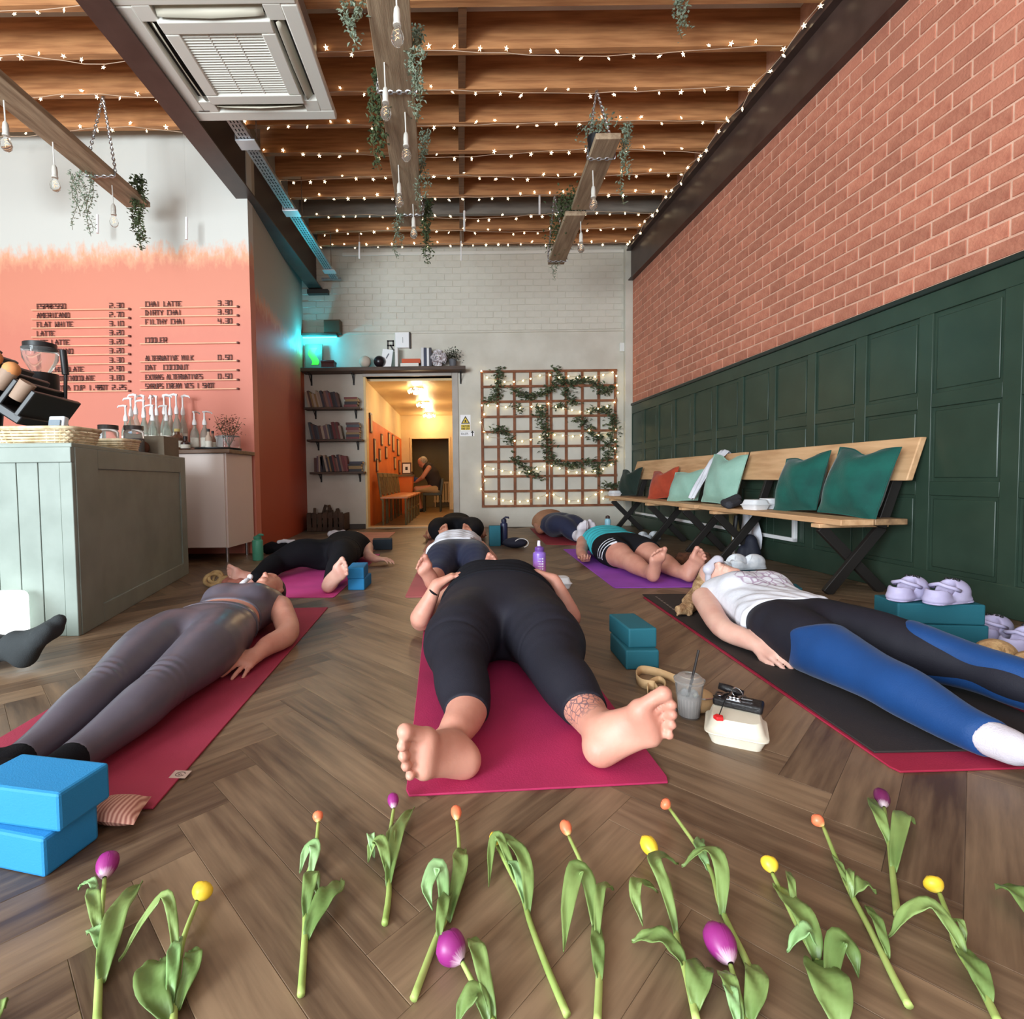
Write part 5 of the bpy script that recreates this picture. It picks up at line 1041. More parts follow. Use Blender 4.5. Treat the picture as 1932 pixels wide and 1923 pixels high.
t = thing('canvas_print', 'white square canvas with one thin stroke on the wall above the shelf', 'print', (-.85, WY, 2.75)); q = MB(); q.b2((-.945, WY - .05, 2.64), (-.745, WY - .005, 2.86)); q.build('canvas', m_wpl, t, bevel=.003); q = MB(); q.b2((-.838, WY - .053, 2.71), (-.834, WY - .0495, 2.79)); q.build('stroke', M('ink_dark', srgb(60, 54, 50), .6), t); q = MB(); q.b2((-.745, WY - .045, 2.635), (-.725, WY - .0, 2.865)); q.build('edge', M('ink_dark', srgb(60, 54, 50), .6), t)
t = thing('led_ledge', 'small high ledge with glowing cyan strip in the corner of the white wall', 'shelf', (-2.0, 7.5, 2.8)); q = MB(); q.b2((-2.29, WY - .14, 2.815), (-1.78, WY, 2.84)); q.build('ledge', m_shelf, t); q = MB(); q.b2((-2.29, WY - .05, 2.795), (-1.80, WY - .03, 2.812)); q.build('led_strip', M('cyan_led', (0, .7, 1), .5, emit=(.05, .8, 1.0), estr=9), t)
t = thing('wall_speaker', 'dark olive box speaker on the small high ledge', 'speaker', (-1.9, 7.5, 2.84)); q = MB(); q.b2((-1.96, WY - .13, 2.84), (-1.72, WY - .01, 3.03)); q.build('cabinet', M('olive_box', srgb(92, 82, 64), .6), t, bevel=.006); q = MB(); q.b2((-1.945, WY - .134, 2.855), (-1.735, WY - .128, 3.015)); q.build('grille', M('olive_grille', srgb(80, 72, 56), .8), t)
# book shelves
rb = random.Random(11); cols = [srgb(120, 60, 56), srgb(60, 56, 66), srgb(150, 132, 116), srgb(92, 66, 60), srgb(48, 44, 46), srgb(130, 96, 84), srgb(72, 78, 84), srgb(168, 150, 132), srgb(104, 84, 92), srgb(110, 50, 50), srgb(140, 112, 70)]
for k, (z, nm_) in enumerate(((1.775, 'top'), (1.315, 'middle'), (.845, 'bottom'))):
    s_ = thing('wall_shelf', '%s of the three dark book shelves left of the doorway' % {'top': 'uppermost', 'middle': 'middle', 'bottom': 'lowest'}[nm_], 'shelf', (-1.85, 7.47, z))
    x0, x1 = -2.26 + .03 * k, -1.455 + .02 * k; q = MB(); q.b2((x0, WY - .19, z - .03), (x1, WY, z)); q.build('plank', m_shelf, s_, bevel=.004)
    for x in (x0 + .12, x1 - .09): bracket(x, z - .03, .14, s_, .12)
    ORD = ['first', 'second', 'third', 'fourth', 'fifth', 'sixth', 'seventh', 'eighth', 'ninth', 'tenth', 'eleventh', 'twelfth', 'thirteenth', 'fourteenth', 'fifteenth', 'sixteenth', 'seventeenth', 'eighteenth']
    x = x0 + .06; i = 0; lean = math.radians(13 if k == 0 else 11)
    while x < x0 + (.50 if k < 2 else .56):
        w_ = rb.uniform(.020, .042); h_ = rb.uniform(.19, .25); upright = (k == 2 and i < 4); book(x, x + w_, WY - .09, z + .002, h_, rb.choice(cols), 'book %s %s from the left in the row on the %s book shelf' % ('leaning' if not upright else 'standing', ORD[i], nm_), 'books in the row on the %s book shelf' % nm_, rot=None if upright else Ry(-lean)); x += w_ * 1.05; i += 1
    zz = z; n_ = (4, 7, 4)[k]
    for j in range(n_):
        h_ = rb.uniform(.028, .045); xx = x1 - .225 + rb.uniform(-.012, .012); book(xx, xx + .19, WY - .09, zz + .001, h_, rb.choice(cols), 'book lying %s from below in the stack on the %s book shelf' % (ORD[j], nm_), 'stacked books on the %s book shelf' % nm_, flat=True); zz += h_ + .001
t = thing('log_crate', 'dark slatted crate of logs on the floor under the book shelves', 'crate', (-1.95, 7.3, 0)); m_cr2 = M('crate_wood', srgb(84, 64, 50), .8, col2=srgb(62, 46, 36), scale=5); m_log = M('log_bark', srgb(92, 72, 56), .9, col2=srgb(60, 46, 36), scale=12)
for i in range(7): q = MB(); q.b2((-2.19 + i * .075, 7.20, .01), (-2.19 + i * .075 + .055, 7.215, .27)); q.build('slat', m_cr2, t)
q = MB(); q.b2((-2.20, 7.215, 0), (-1.67, 7.235, .06)); q.b2((-2.20, 7.215, .19), (-1.67, 7.235, .25)); q.b2((-2.20, 7.215, 0), (-2.18, 7.55, .25)); q.b2((-1.69, 7.215, 0), (-1.67, 7.55, .25)); q.b2((-2.20, 7.215, 0), (-1.67, 7.55, .015)); q.build('frame', m_cr2, t)
for i in range(8): a = Vector((-2.12 + .055 * i, 7.30 + .03 * (i % 3), .06)); q = MB(); q.tube([a, a + Vector((rb.uniform(-.1, .1), .08, rb.uniform(.22, .34)))], rb.uniform(.020, .034), 8); q.build('log', m_log, t, smooth=True)
# signs
t = thing('warning_sign', 'white and yellow triangular warning sign beside the doorway', 'sign', (.0, WY, 1.5)); p = aty(868.5, 783, WY); p2 = aty(888, 813, WY); q = MB(); q.b2((p.x, WY - .004, p2.z), (p2.x, WY, p.z)); q.build('plate', m_wpl, t)
cx = (p.x + p2.x) / 2; zt = p.z - .015; m_yel = M('sign_yellow', srgb(228, 196, 60), .5); m_ink = M('sign_ink', srgb(30, 26, 22), .6)
q = MB(); q.prism([(cx - .066, zt - .115), (cx + .066, zt - .115), (cx, zt)], WY - .007, WY - .004, 'xz'); q.build('triangle_border', m_ink, t); q = MB(); q.prism([(cx - .046, zt - .104), (cx + .046, zt - .104), (cx, zt - .024)], WY - .009, WY - .007, 'xz'); q.build('triangle', m_yel, t)
q = MB(); q.prism([(cx + .014 * math.cos(a), zt - .074 + .014 * math.sin(a)) for a in np.linspace(0, 6.28, 11)[:-1]], WY - .011, WY - .009, 'xz'); q.prism([(cx - .024, zt - .098), (cx + .024, zt - .098), (cx + .012, zt - .088), (cx - .012, zt - .088)], WY - .011, WY - .009, 'xz'); q.build('pictogram', m_ink, t)
q = MB(); q.b2((p.x + .008, WY - .007, p2.z + .012), (p2.x - .008, WY - .004, zt - .128)); q.build('text_band', m_yel, t); q = MB()
at = lambda a, c_, h: (a, WY - .0075 - h, c_); stroke_text(q, 'CAUTION', cx - .056, p2.z + .058, .022, .0165, .004, at, .001); stroke_text(q, 'MIND STEP', cx - .058, p2.z + .020, .022, .013, .004, at, .001); q.build('text', m_ink, t)['kind'] = 'stuff'
t = thing('toilets_sign', 'small white paper sign reading Toilets with an up arrow under the warning sign', 'sign', (.05, WY, 1.4)); a = aty(868, 814, WY); c_ = aty(895, 823, WY); q = MB(); q.b2((a.x, WY - .003, c_.z), (c_.x, WY, a.z)); q.build('paper', m_wpl, t)
q = MB(); at = lambda x_, z_, h: (x_, WY - .003 - h, z_); stroke_text(q, 'TOILETS', a.x + .012, c_.z + .022, .026, .0155, .004, at, .001); q.build('text', m_ink, t)['kind'] = 'stuff'
ax_ = c_.x - .028; zb = c_.z - .002; q = MB(); q.prism([(ax_ - .006, zb), (ax_ + .006, zb), (ax_ + .006, zb + .05), (ax_ + .024, zb + .05), (ax_, zb + .085), (ax_ - .024, zb + .05), (ax_ - .006, zb + .05)], WY - .005, WY - .003, 'xz'); q.build('arrow', m_ink, t)
# trellis, ivy and its lights
m_tr = M('trellis_wood', srgb(140, 88, 58), .7, col2=srgb(112, 66, 42), scale=8)
tr = thing('trellis', 'square brown wooden trellis on the white wall', 'trellis', (1.3, WY - .03, 1.3)); zx = lambda zx_, zy_: aty(890 + zx_ / 6.63, 680 + zy_ / 6.63, WY - .03)
A0, A1, B0, B1 = zx(125, 145), zx(1800, 120), zx(160, 1835), zx(1800, 1800); TX0, TX1, TZ0, TZ1 = A0.x, A1.x, (B0.z + B1.z) / 2, (A0.z + A1.z) / 2
for f_ in (0, .1195, .242, .364, .487, .517, .63, .752, .875, 1.0): x = TX0 + (TX1 - TX0) * f_; q = MB(); q.b2((x - .018, WY - .022, TZ0), (x + .018, WY - .004, TZ1)); q.build('upright', m_tr, tr)
for j in range(10): z = TZ0 + (TZ1 - TZ0) * j / 9; q = MB(); q.b2((TX0 - .02, WY - .038, z - .017), (TX1 + .02, WY - .022, z + .017)); q.build('crosspiece', m_tr, tr)
ri = random.Random(21); m_vine = M('vine_stem', srgb(84, 66, 44), .8)
def ivy(name, label, paths, dens):
    t = thing(name, label, 'garland', (1.3, WY - .06, 1.3)); st = MB(); lf = MB()
    for pth in paths:
        pts = [zx(*p_) + Vector((0, -.03 - .03 * ri.random(), 0)) for p_ in pth]; st.tube(pts, .004, 5)
        for i in range(len(pts) - 1):
            L_ = (pts[i + 1] - pts[i]).length
            sprig(lf, pts[i], pts[i + 1], .045, int(L_ * dens * 1.25), ri, .046, .060)
    lf.v = [(x, min(y, WY - .004), z) for x, y, z in lf.v]; st.build('stems', m_vine, t); lf.build('leaves', m_ivy, t)['kind'] = 'stuff'
ivy('ivy_garland', 'grey-green ivy garland winding over the upper half of the trellis', [[(330, 90), (330, 250), (300, 480), (180, 520)], [(500, 370), (700, 480), (880, 420), (1000, 380), (1080, 250), (1050, 100)], [(1080, 280), (1250, 300), (1400, 250), (1560, 330), (1640, 430), (1760, 330)], [(1180, 330), (1190, 450), (1310, 570)], [(1480, 640), (1700, 640), (1740, 760), (1760, 900), (1700, 1100), (1690, 1250), (1640, 1330)], [(860, 560), (840, 700), (900, 850), (930, 1050), (960, 1250)]], 260)
ivy('ivy_garland', 'darker ivy garland on the lower half of the trellis', [[(260, 900), (330, 850), (440, 930), (500, 1050)], [(1300, 730), (1450, 830), (1500, 950), (1620, 1000)], [(500, 1200), (620, 1330), (740, 1420), (870, 1480)], [(960, 1250), (1120, 1310), (1280, 1330), (1450, 1260), (1560, 1340), (1570, 1440)], [(1640, 1560), (1800, 1590), (1760, 1680)], [(550, 560), (600, 640)], [(1060, 600), (1160, 590)]], 230)
t = thing('trellis_fairy_lights', 'string of warm fairy lights wound across the trellis', 'fairy lights', (1.3, WY - .06, 1.3)); m_warm = M('warm_led', (1, .8, .4), .5, emit=(1.0, .80, .38), estr=14); m_wire = M('clear_wire', srgb(206, 190, 160), .5)
lp = [(120, 130), (190, 210), (300, 250), (410, 265), (525, 265), (640, 250), (735, 225), (850, 185), (975, 180), (1090, 210), (1205, 195), (1315, 210), (1425, 205), (1540, 200), (1640, 180), (1755, 145), (1805, 190), (1810, 310), (1822, 400), (1780, 520), (1690, 570), (1575, 600), (1460, 630), (1350, 640), (1250, 620), (1140, 595), (1050, 575), (955, 535), (855, 570), (745, 575), (600, 590), (425, 580), (315, 565), (205, 560), (125, 558), (155, 670), (110, 770), (155, 880), (200, 955), (535, 1000), (630, 1005), (735, 985), (845, 955), (945, 925), (1035, 925), (1135, 935), (1260, 945), (1360, 935), (1465, 870), (1580, 930), (1690, 915), (1795, 855), (1788, 990), (1785, 1095), (1815, 1200), (1740, 1300), (1640, 1350), (1535, 1380), (1425, 1390), (1310, 1395), (1205, 1385), (1095, 1345), (995, 1310), (905, 1320), (815, 1350), (715, 1385), (595, 1400), (490, 1395), (380, 1375), (270, 1350), (165, 1310), (120, 1385), (165, 1495), (115, 1600), (180, 1690), (280, 1720), (390, 1745), (490, 1755), (600, 1760), (700, 1750), (830, 1715), (935, 1680), (1020, 1670), (1115, 1725), (1215, 1755), (1330, 1750), (1435, 1725), (1545, 1670), (1620, 1635), (1640, 1720)]
pts = [zx(*p_) + Vector((0, -.012, 0)) for p_ in lp]; q = MB(); q.tube(pts, .0025, 4); q.build('wire', m_wire, t)
lm = MB().sph((0, 0, 0), .011, 8, 6).mesh('bulb', m_warm, True); m_warm.cycles.emission_sampling = 'NONE'
for p_ in pts: o = link('bulb', lm, t); o.location = p_ + Vector((0, -.012, -.01)) - woff(t)
# ================================================================== CEILING THINGS
rc6 = random.Random(31)
# ---- ceiling cassette unit
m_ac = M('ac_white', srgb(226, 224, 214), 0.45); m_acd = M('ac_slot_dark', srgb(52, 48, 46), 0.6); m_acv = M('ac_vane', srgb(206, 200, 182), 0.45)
AX0, AX1, AY0, AY1, AZ = -2.01, -0.935, 3.03, 4.10, 3.525
ac = thing('ceiling_cassette', 'white square ceiling air-conditioning cassette with a louvred grille', 'air conditioner', ((AX0 + AX1) / 2, (AY0 + AY1) / 2, AZ))
cxa, cya = (AX0 + AX1) / 2, (AY0 + AY1) / 2; hw = (AX1 - AX0) / 2; hd = (AY1 - AY0) / 2
q = MB(); q.b2((cxa - .42, cya - .42, AZ + .06), (cxa + .42, cya + .42, 4.04)); q.build('casing', M('galvanised', srgb(170, 172, 172), .4, .6), ac)
def ring(mb, ho, hi, z0, z1, hod=None, hid=None):
    hod = hod or ho; hid = hid or hi
    for a in (((-ho, -hod), (ho, -hid)), ((-ho, hid), (ho, hod)), ((-ho, -hid), (-hi, hid)), ((hi, -hid), (ho, hid))): mb.b2((cxa + a[0][0], cya + a[0][1], z0), (cxa + a[1][0], cya + a[1][1], z1))
q = MB(); ring(q, hw, .435, AZ, AZ + .05, hd, .435); q.build('outer_frame', m_ac, ac, bevel=.01)
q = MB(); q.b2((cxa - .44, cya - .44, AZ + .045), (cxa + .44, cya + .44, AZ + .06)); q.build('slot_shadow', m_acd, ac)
q = MB(); ring(q, .345, .255, AZ - .014, AZ + .045); q.build('grille_frame', m_ac, ac, bevel=.008)
for i in range(25): y = cya - .25 + i * .0208; q = MB(); q.box((cxa, y, AZ + .002), (.51, .0030, .015), Rx(.80)); q.build('louvre', m_ac, ac)
for x in (-.085, .085): q = MB(); q.b2((cxa + x - .003, cya - .25, AZ - .004), (cxa + x + .003, cya + .255, AZ + .02)); q.build('grille_bar', m_ac, ac)
q = MB(); q.b2((cxa - .26, cya - .26, AZ + .03), (cxa + .26, cya + .26, AZ + .04)); q.build('filter', M('ac_filter', srgb(92, 90, 86), .8), ac)
for (sx, sy) in ((0, -1), (0, 1), (-1, 0), (1, 0)):
    q = MB(); L_ = .64; prof = [(-.5, 0), (-.42, .006), (0, .016), (.42, .006), (.5, 0)]
    rows = []
    for (t_, b_) in prof:
        r = []
        for k in (0, 1):
            off = .372 + .040 * k; dz = .012 - (.030 + b_) * (1 - k) + .010 * k
            x, y = (t_ * L_, sy * off) if sx == 0 else (sx * off, t_ * L_); r.append((cxa + x, cya + y, AZ + dz + .015))
        rows.append(r)
    q.sheet(rows); q.build('air_vane', m_acv, ac, solid=.004, smooth='all')
for e in ((-1, -1), (-1, 1), (1, -1), (1, 1)): q = MB(); q.box((cxa + .385 * e[0], cya + .385 * e[1], AZ + .024), (.108, .108, .046)); q.build('corner_cover', m_ac, ac, bevel=.004)
q = MB(); q.b2((cxa - .48, cya + .42, AZ - .002), (cxa - .40, cya + .425, AZ)); q.build('badge', m_acd, ac)

# ---- perforated cable tray
m_galv = M('galvanised_tray', srgb(176, 178, 178), .38, .55, col2=srgb(150, 152, 154), scale=20); m_hole = M('tray_hole', srgb(40, 40, 42), .8)
ty = thing('cable_tray', 'perforated galvanised cable tray hung beside the left steel beam', 'cable tray', (-1.82, 5.7, 3.6))
q = MB(); q.b2((-1.84, 4.15, 3.60), (-1.735, 7.45, 3.604)); q.b2((-1.842, 4.15, 3.60), (-1.838, 7.45, 3.635)); q.b2((-1.737, 4.15, 3.60), (-1.733, 7.45, 3.635)); q.build('channel', m_galv, ty)
q = MB(); y = 4.2
while y < 7.4:
    for x in (-1.815, -1.788, -1.76): q.prism([(x - .005, y), (x + .005, y), (x + .005, y + .03), (x - .005, y + .03)], 3.5985, 3.6002)
    y += .05
q.build('perforations', m_hole, ty)['kind'] = 'stuff'
for y in (4.42, 5.55, 7.1):
    q = MB(); q.b2((-1.87, y, 3.585), (-1.705, y + .13, 3.598)); q.b2((-1.87, y, 3.585), (-1.865, y + .13, 3.66)); q.build('splice_plate', M('zinc_plate', srgb(214, 218, 222), .3, .3), ty, bevel=.002)
for y in (4.5, 5.75, 7.0): q = MB(); q.tube([(-1.72, y, 3.6), (-1.72, y, 4.05)], .005, 6); q.build('hanger_rod', m_chrome, ty)
q = MB(); q.tube([(-1.80, 4.2, 3.63), (-1.81, 5.4, 3.625), (-1.80, 7.45, 3.63)], .014, 7); q.build('cable', m_black, ty, smooth=True)
t = thing('junction_box', 'small white cable box with a bracket beside the vent end of the tray', 'box', (-1.78, 4.15, 3.62)); q = MB(); q.b2((-1.83, 4.05, 3.66), (-1.72, 4.14, 3.76)); q.build('body', m_wpl, t, bevel=.006); q = MB(); q.tube([(-1.775, 4.1, 3.76), (-1.775, 4.1, 4.05)], .006, 6); q.build('stem', m_wpl, t)
t = thing('conduit_bracket', 'grey steel angle bracket joining the beam end to the white wall', 'bracket', (-2.0, 7.5, 3.5)); q = MB(); q.b2((-1.98, 7.47, 3.60), (-1.70, 7.50, 3.63)); q.build('arm', m_galv, t); q = MB(); q.b2((-2.20, 7.50, 3.42), (-1.9, 7.585, 3.48)); q.build('foot', m_steel2, t)

# ---- fairy lights along the joists; star points on the bulbs are modelled lens glare
m_glare = M('glare_led', (1, .85, .6), .5, emit=(1.0, .80, .50), estr=5.5); m_glare.cycles.emission_sampling = 'NONE'
m_stringw = M('string_wire', srgb(204, 176, 150), .6)
q = MB()
for k in range(5):
    a = 2 * PI * k / 5; p = Vector((math.sin(a), 0, math.cos(a))) * .021; w = Vector((math.cos(a), 0, -math.sin(a))) * .0055
    q.add([p, w, Vector((0, -.006, 0)), -w, Vector((0, .006, 0))], [(0, 1, 2), (0, 2, 3), (0, 3, 4), (0, 4, 1)])
q.sph((0, 0, 0), .008, 6, 4); glare_me = q.mesh('glare_bulb', m_glare)
names = ['first', 'second', 'third', 'fourth', 'fifth', 'sixth', 'seventh', 'eighth', 'ninth', 'tenth']
def strand(label, x0, x1, y, step, z, amp=.02, wob=1.0):
    t = thing('fairy_light_string', label, 'fairy lights', ((x0 + x1) / 2, y, z), 'fairy light strings under the ceiling joists')
    n = int(abs(x1 - x0) / step); pts = []; ph = rc6.random() * 6
    for i in range(n + 1):
        u = i / n; pts.append(Vector((x0 + (x1 - x0) * u, y - .012 * wob, z - amp - amp * math.sin(u * 9 + ph) - .012 * abs(math.sin(i * 1.3)))))
    q = MB(); q.tube(pts, .0028, 4); q.build('wire', m_stringw, t)
    for p in pts:
        o = link('glare_bulb', glare_me, t); s_ = rc6.choice((-.034, -.028, .022)); o.location = p + Vector((rc6.uniform(-.02, .02), -.012, s_)) - woff(t); o.rotation_euler = (rc6.uniform(-.5, .5), rc6.uniform(-.6, .6), rc6.uniform(-.8, .8)); o.scale = (rc6.uniform(.75, 1.15),) * 3
for i, y in enumerate(JY[:9]):
    strand('fairy light string on the right bay, %s joist from the white wall' % names[i], -1.96, 2.36 + .045 * (YB - y), y, .165 if i < 5 else .19, ZJ0, .012 + .010 * (i % 3))
for i, y in enumerate(JY[5:10]):
    strand('fairy light string on the left bay, %s joist from the bar wall' % names[i], -5.0 if i < 2 else -4.2, -2.22, y, .16, ZJ0, .02 + .02 * (i % 2))
pts = []; t = thing('fairy_light_string', 'fairy light string hanging along the dark beam over the brick wall', 'fairy lights', tuple(wr(2, 4.0, .13)))
for i in range(24): pts.append(wr(.3 + i * .19, 4.02 - .03 * (i % 3), .13 + .02 * (i % 2)))
q = MB(); q.tube(pts, .0028, 4); q.build('wire', m_stringw, t)
for p in pts: o = link('glare_bulb', glare_me, t); o.location = p - woff(t) + Vector((0, 0, -.02)); o.rotation_euler = (rc6.uniform(-.5, .5), rc6.uniform(-.6, .6), rc6.uniform(-.8, .8))

# ---- hanging scaffold planks with bulbs, chains and trailing plants
m_scaf = M('scaffold_board', srgb(178, 156, 128), .75, col2=srgb(140, 118, 94), scale=2.5, stretch=(10, 1, 10), bump=.25, bscale=12, detail=6)
m_scaf2 = M('scaffold_board_edge', srgb(86, 66, 50), .8); m_chain = M('chain_steel', srgb(190, 190, 192), .3, .9); m_bulbg = M('bulb_glass', (.95, .95, .93), .05, trans=.95, ior=1.2); m_sock2 = M('lamp_socket', srgb(206, 202, 192), .45); m_cord = M('white_cord', srgb(222, 220, 212), .6); m_fil = M('filament', (1, .7, .4), .5, emit=(1, .62, .3), estr=1.2)
def chain_to(mb, pts, r=.0042, step=.028):
    for a, b_ in zip(pts[:-1], pts[1:]):
        a, b_ = Vector(a), Vector(b_); n = max(1, int((b_ - a).length / step)); d = (b_ - a) / n; u = d.normalized(); s1 = u.orthogonal().normalized(); s2 = u.cross(s1)
        for i in range(n):
            c = a + d * (i + .5); s_ = s1 if i % 2 else s2
            mb.tube([c + u * (step * .68 * math.cos(th)) + s_ * (.010 * math.sin(th)) for th in np.linspace(0, 2 * PI, 9)], r, 4, False)
def hang_plank(label, x0, x1, y0, y1, z, w, pend, chains, th=.045):
    t = thing('hanging_plank', label, 'hanging light', ((x0 + x1) / 2, (y0 + y1) / 2, z)); q = MB()
    q.add([(x0 - w / 2, y0, z), (x0 + w / 2, y0, z), (x1 + w / 2, y1, z), (x1 - w / 2, y1, z), (x0 - w / 2, y0, z + th), (x0 + w / 2, y0, z + th), (x1 + w / 2, y1, z + th), (x1 - w / 2, y1, z + th)], [(3, 2, 1, 0), (4, 5, 6, 7), (0, 1, 5, 4), (1, 2, 6, 5), (2, 3, 7, 6), (3, 0, 4, 7)])
    q.build('plank', m_scaf, t, bevel=.004)
    X = lambda y: x0 + (x1 - x0) * (y - y0) / (y1 - y0)
    for (y, dx, ln) in pend:
        x = X(y) + dx; zc = z - ln + .12; c = MB(); c.tube([(x, y, z), (x + .004, y, zc + .03)], .0045, 6); cord = c.build('pendant_cord', m_cord, t, smooth=True)
        c = MB(); c.lathe([(.008, .045), (.016, .03), (.019, 0), (.018, -.035), (.021, -.038), (.021, -.05)], (x + .004, y, zc), 12); c.build('lamp_socket', m_sock2, cord, smooth=True)
        c = MB(); c.lathe([(.012, -.05), (.014, -.062), (.028, -.085), (.034, -.108), (.030, -.130), (.016, -.146), (.001, -.150)], (x + .004, y, zc), 14, caps=False); c.build('bulb', m_bulbg, cord, smooth='all')
        c = MB(); c.tube([(x + .004 + .010 * math.sin(k * 2.2), y + .010 * math.cos(k * 2.2), zc - .07 - .006 * k) for k in range(9)], .0012, 4); c.build('filament', m_fil, cord)
    for (y, ya, spread) in chains:
        x = X(y); q = MB(); apex = (x + spread, ya, ZJ0); chain_to(q, [(x - w / 2 - .01, y, z - .006), (x - w / 2 - .012, y, z + th + .01), apex]); chain_to(q, [(x + w / 2 + .01, y, z - .006), (x + w / 2 + .012, y, z + th + .01), apex]); chain_to(q, [(x - w / 2, y, z - .008), (x + w / 2, y, z - .008)]); q.build('chain', m_chain, t)['kind'] = 'stuff'
    return t
hang_plank('long wooden plank light with five bulbs hanging in the middle of the ceiling', -.335, -.482, 2.3, 5.25, 3.26, .23, [(2.70, .05, .30), (3.22, -.06, .31), (3.645, .04, .30), (4.24, -.05, .30), (4.83, .04, .28)], [(3.45, JY[9] + .03, 0), (5.01, JY[6] + .03, 0)])
hang_plank('left wooden plank light hanging over the bar counter', -2.94, -2.95, 2.2, 4.83, 3.26, .22, [(3.49, -.05, .30), (3.91, -.06, .33), (4.47, .0, .32)], [(4.33, JY[7] + .03, -.1)])
hang_plank('nearer plank light with one bulb hanging near the brick wall', 1.13, 1.165, 3.95, 4.97, 3.26, .19, [(4.345, -.03, .29)], [(4.18, JY[7] + .03, .06)])
hang_plank('further plank light holding a bushy plant near the brick wall', 1.115, 1.135, 5.0, 6.13, 3.225, .19, [(5.12, .075, .27)], [(6.02, JY[3] + .03, .0)])
hang_plank('end of a dark plank hanging at the upper left edge', -3.92, -3.95, 3.0, 4.30, 3.30, .22, [], [(3.4, JY[9] + .03, 0)])
m_tr1 = M('trailing_grey_leaf', srgb(146, 160, 140), .6, col2=srgb(112, 126, 104), scale=40); m_tr2 = M('trailing_green_leaf', srgb(84, 98, 62), .6, col2=srgb(58, 70, 44), scale=40)
def trail(label, px, py0, py1, y, mat, nst=3, spread=.03, dens=190, lw=.016, ll=.026, sway=.03):
    a, b_ = aty(px, py0, y), aty(px, py1, y); t = thing('trailing_plant', label, 'plant', tuple(a)); st = MB(); lf = MB()
    for s_ in range(nst):
        x = a.x + rc6.uniform(-spread, spread); ln = (a.z - b_.z) * (1.0 if s_ == 0 else rc6.uniform(.55, .95)); pts = [Vector((x + sway * math.sin(k * .9 + s_), y + rc6.uniform(-.01, .01) - .01, a.z - ln * k / 7)) for k in range(8)]; st.tube(pts, .0022, 4)
        for i in range(7): sprig(lf, pts[i], pts[i + 1], .013, int(ln / 7 * dens * (1.25 - .09 * i)), rc6, lw, ll)
    st.build('stems', m_stem, t); lf.build('leaves', mat, t)['kind'] = 'stuff'
trail('grey-green trailing plant hanging top centre left of the middle plank', 665, -25, 92, JY[11], m_tr1, 4, .03, 260)
trail('dark green trailing plant draped down the left side of the middle plank', 715, 125, 322, 3.65, m_tr2, 4, .035, 260, .022, .034)
trail('pale trailing plant on the right side of the middle plank, nearest one', 785, 55, 235, 3.15, m_tr1, 4, .015, 300, .015, .022)
trail('pale trailing plant on the right side of the middle plank, second one', 796, 250, 400, 4.4, m_tr1, 3, .02, 260)
trail('trailing plant under the far left end of the middle plank', 751, 398, 488, 5.0, m_tr1, 3, .02, 230)
trail('dark trailing plant at the far right end of the middle plank', 803, 378, 500, 5.1, m_tr2, 3, .03, 260, .022, .034)
trail('pale stringy trailing plant under the left plank', 155, 325, 448, 4.3, m_tr1, 6, .07, 170)
trail('dark leafy trailing plant at the far end of the left plank', 258, 335, 475, 4.70, m_tr2, 4, .04, 260, .024, .036)
trail('pale trailing plant hanging from the near end of the right plank', 1178, 235, 388, 4.12, m_tr1, 3, .02, 240)
trail('small trailing plant under the far tip of the right planks', 1046, 490, 528, 6.08, m_tr1, 2, .02, 240)
trail('feathery trailing plant hanging near the top right joists', 1279, -8, 75, JY[9], m_tr1, 4, .03, 200)
t = thing('bushy_plant', 'bushy green plant lying along the further right plank', 'plant', (1.02, 5.1, 3.28)); q = MB(); sprig(q, (1.06, 4.85, 3.34), (1.10, 5.75, 3.29), .07, 1100, rc6, .020, .035); q.build('leaves', m_tr2, t)['kind'] = 'stuff'
q = MB(); q.tube([(1.07, 5.05, 3.272), (1.09, 5.3, 3.28), (1.10, 5.7, 3.272)], .006, 5); q.build('stem', m_stem, t)
t = thing('potted_sprig', 'small dark pot of pale leaves on the near end of the right plank', 'plant', (1.09, 3.95, 3.305)); q = MB(); q.lathe([(.05, 0), (.06, .10), (.05, .10)], (1.08, 4.15, 3.305), 14); q.build('pot', m_black, t, smooth=True); q = MB(); sprig(q, (1.08, 4.15, 3.42), (1.12, 4.12, 3.5), .07, 220, rc6, .02, .032); q.build('leaves', m_tr1, t)['kind'] = 'stuff'
for i, (px, a, b_, y, lb) in enumerate(((352, 410, 452, JY[6] + .03, 'white cable drop left of the steel beam in front of the bar wall'), (678, 457, 488, JY[1] + .03, 'white cable drop at the far left of the right bay'), (1018, 362, 405, JY[3] + .03, 'white cable drop left of the further right plank'), (870, 455, 492, JY[1] + .03, 'white cable drop above the doorway shelf'), (876, 398, 436, JY[3] + .03, 'white cable drop beside the noggins'), (184, 405, 440, JY[6] + .03, 'white cable drop beside the stringy plant'))):
    p0, p1 = aty(px, a, y), aty(px, b_, y); q = MB(); q.tube([(p0.x, y, 4.05), (p0.x, y, p0.z)], .0012, 4); t = thing('cable_drop', lb, 'cable', (p0.x, y, p0.z)); q.build('thread', m_cord, t); q = MB(); q.tube([p0, p1], .012 if i != 3 else .008, 8); q.build('sleeve', m_wpl, t, smooth=True)
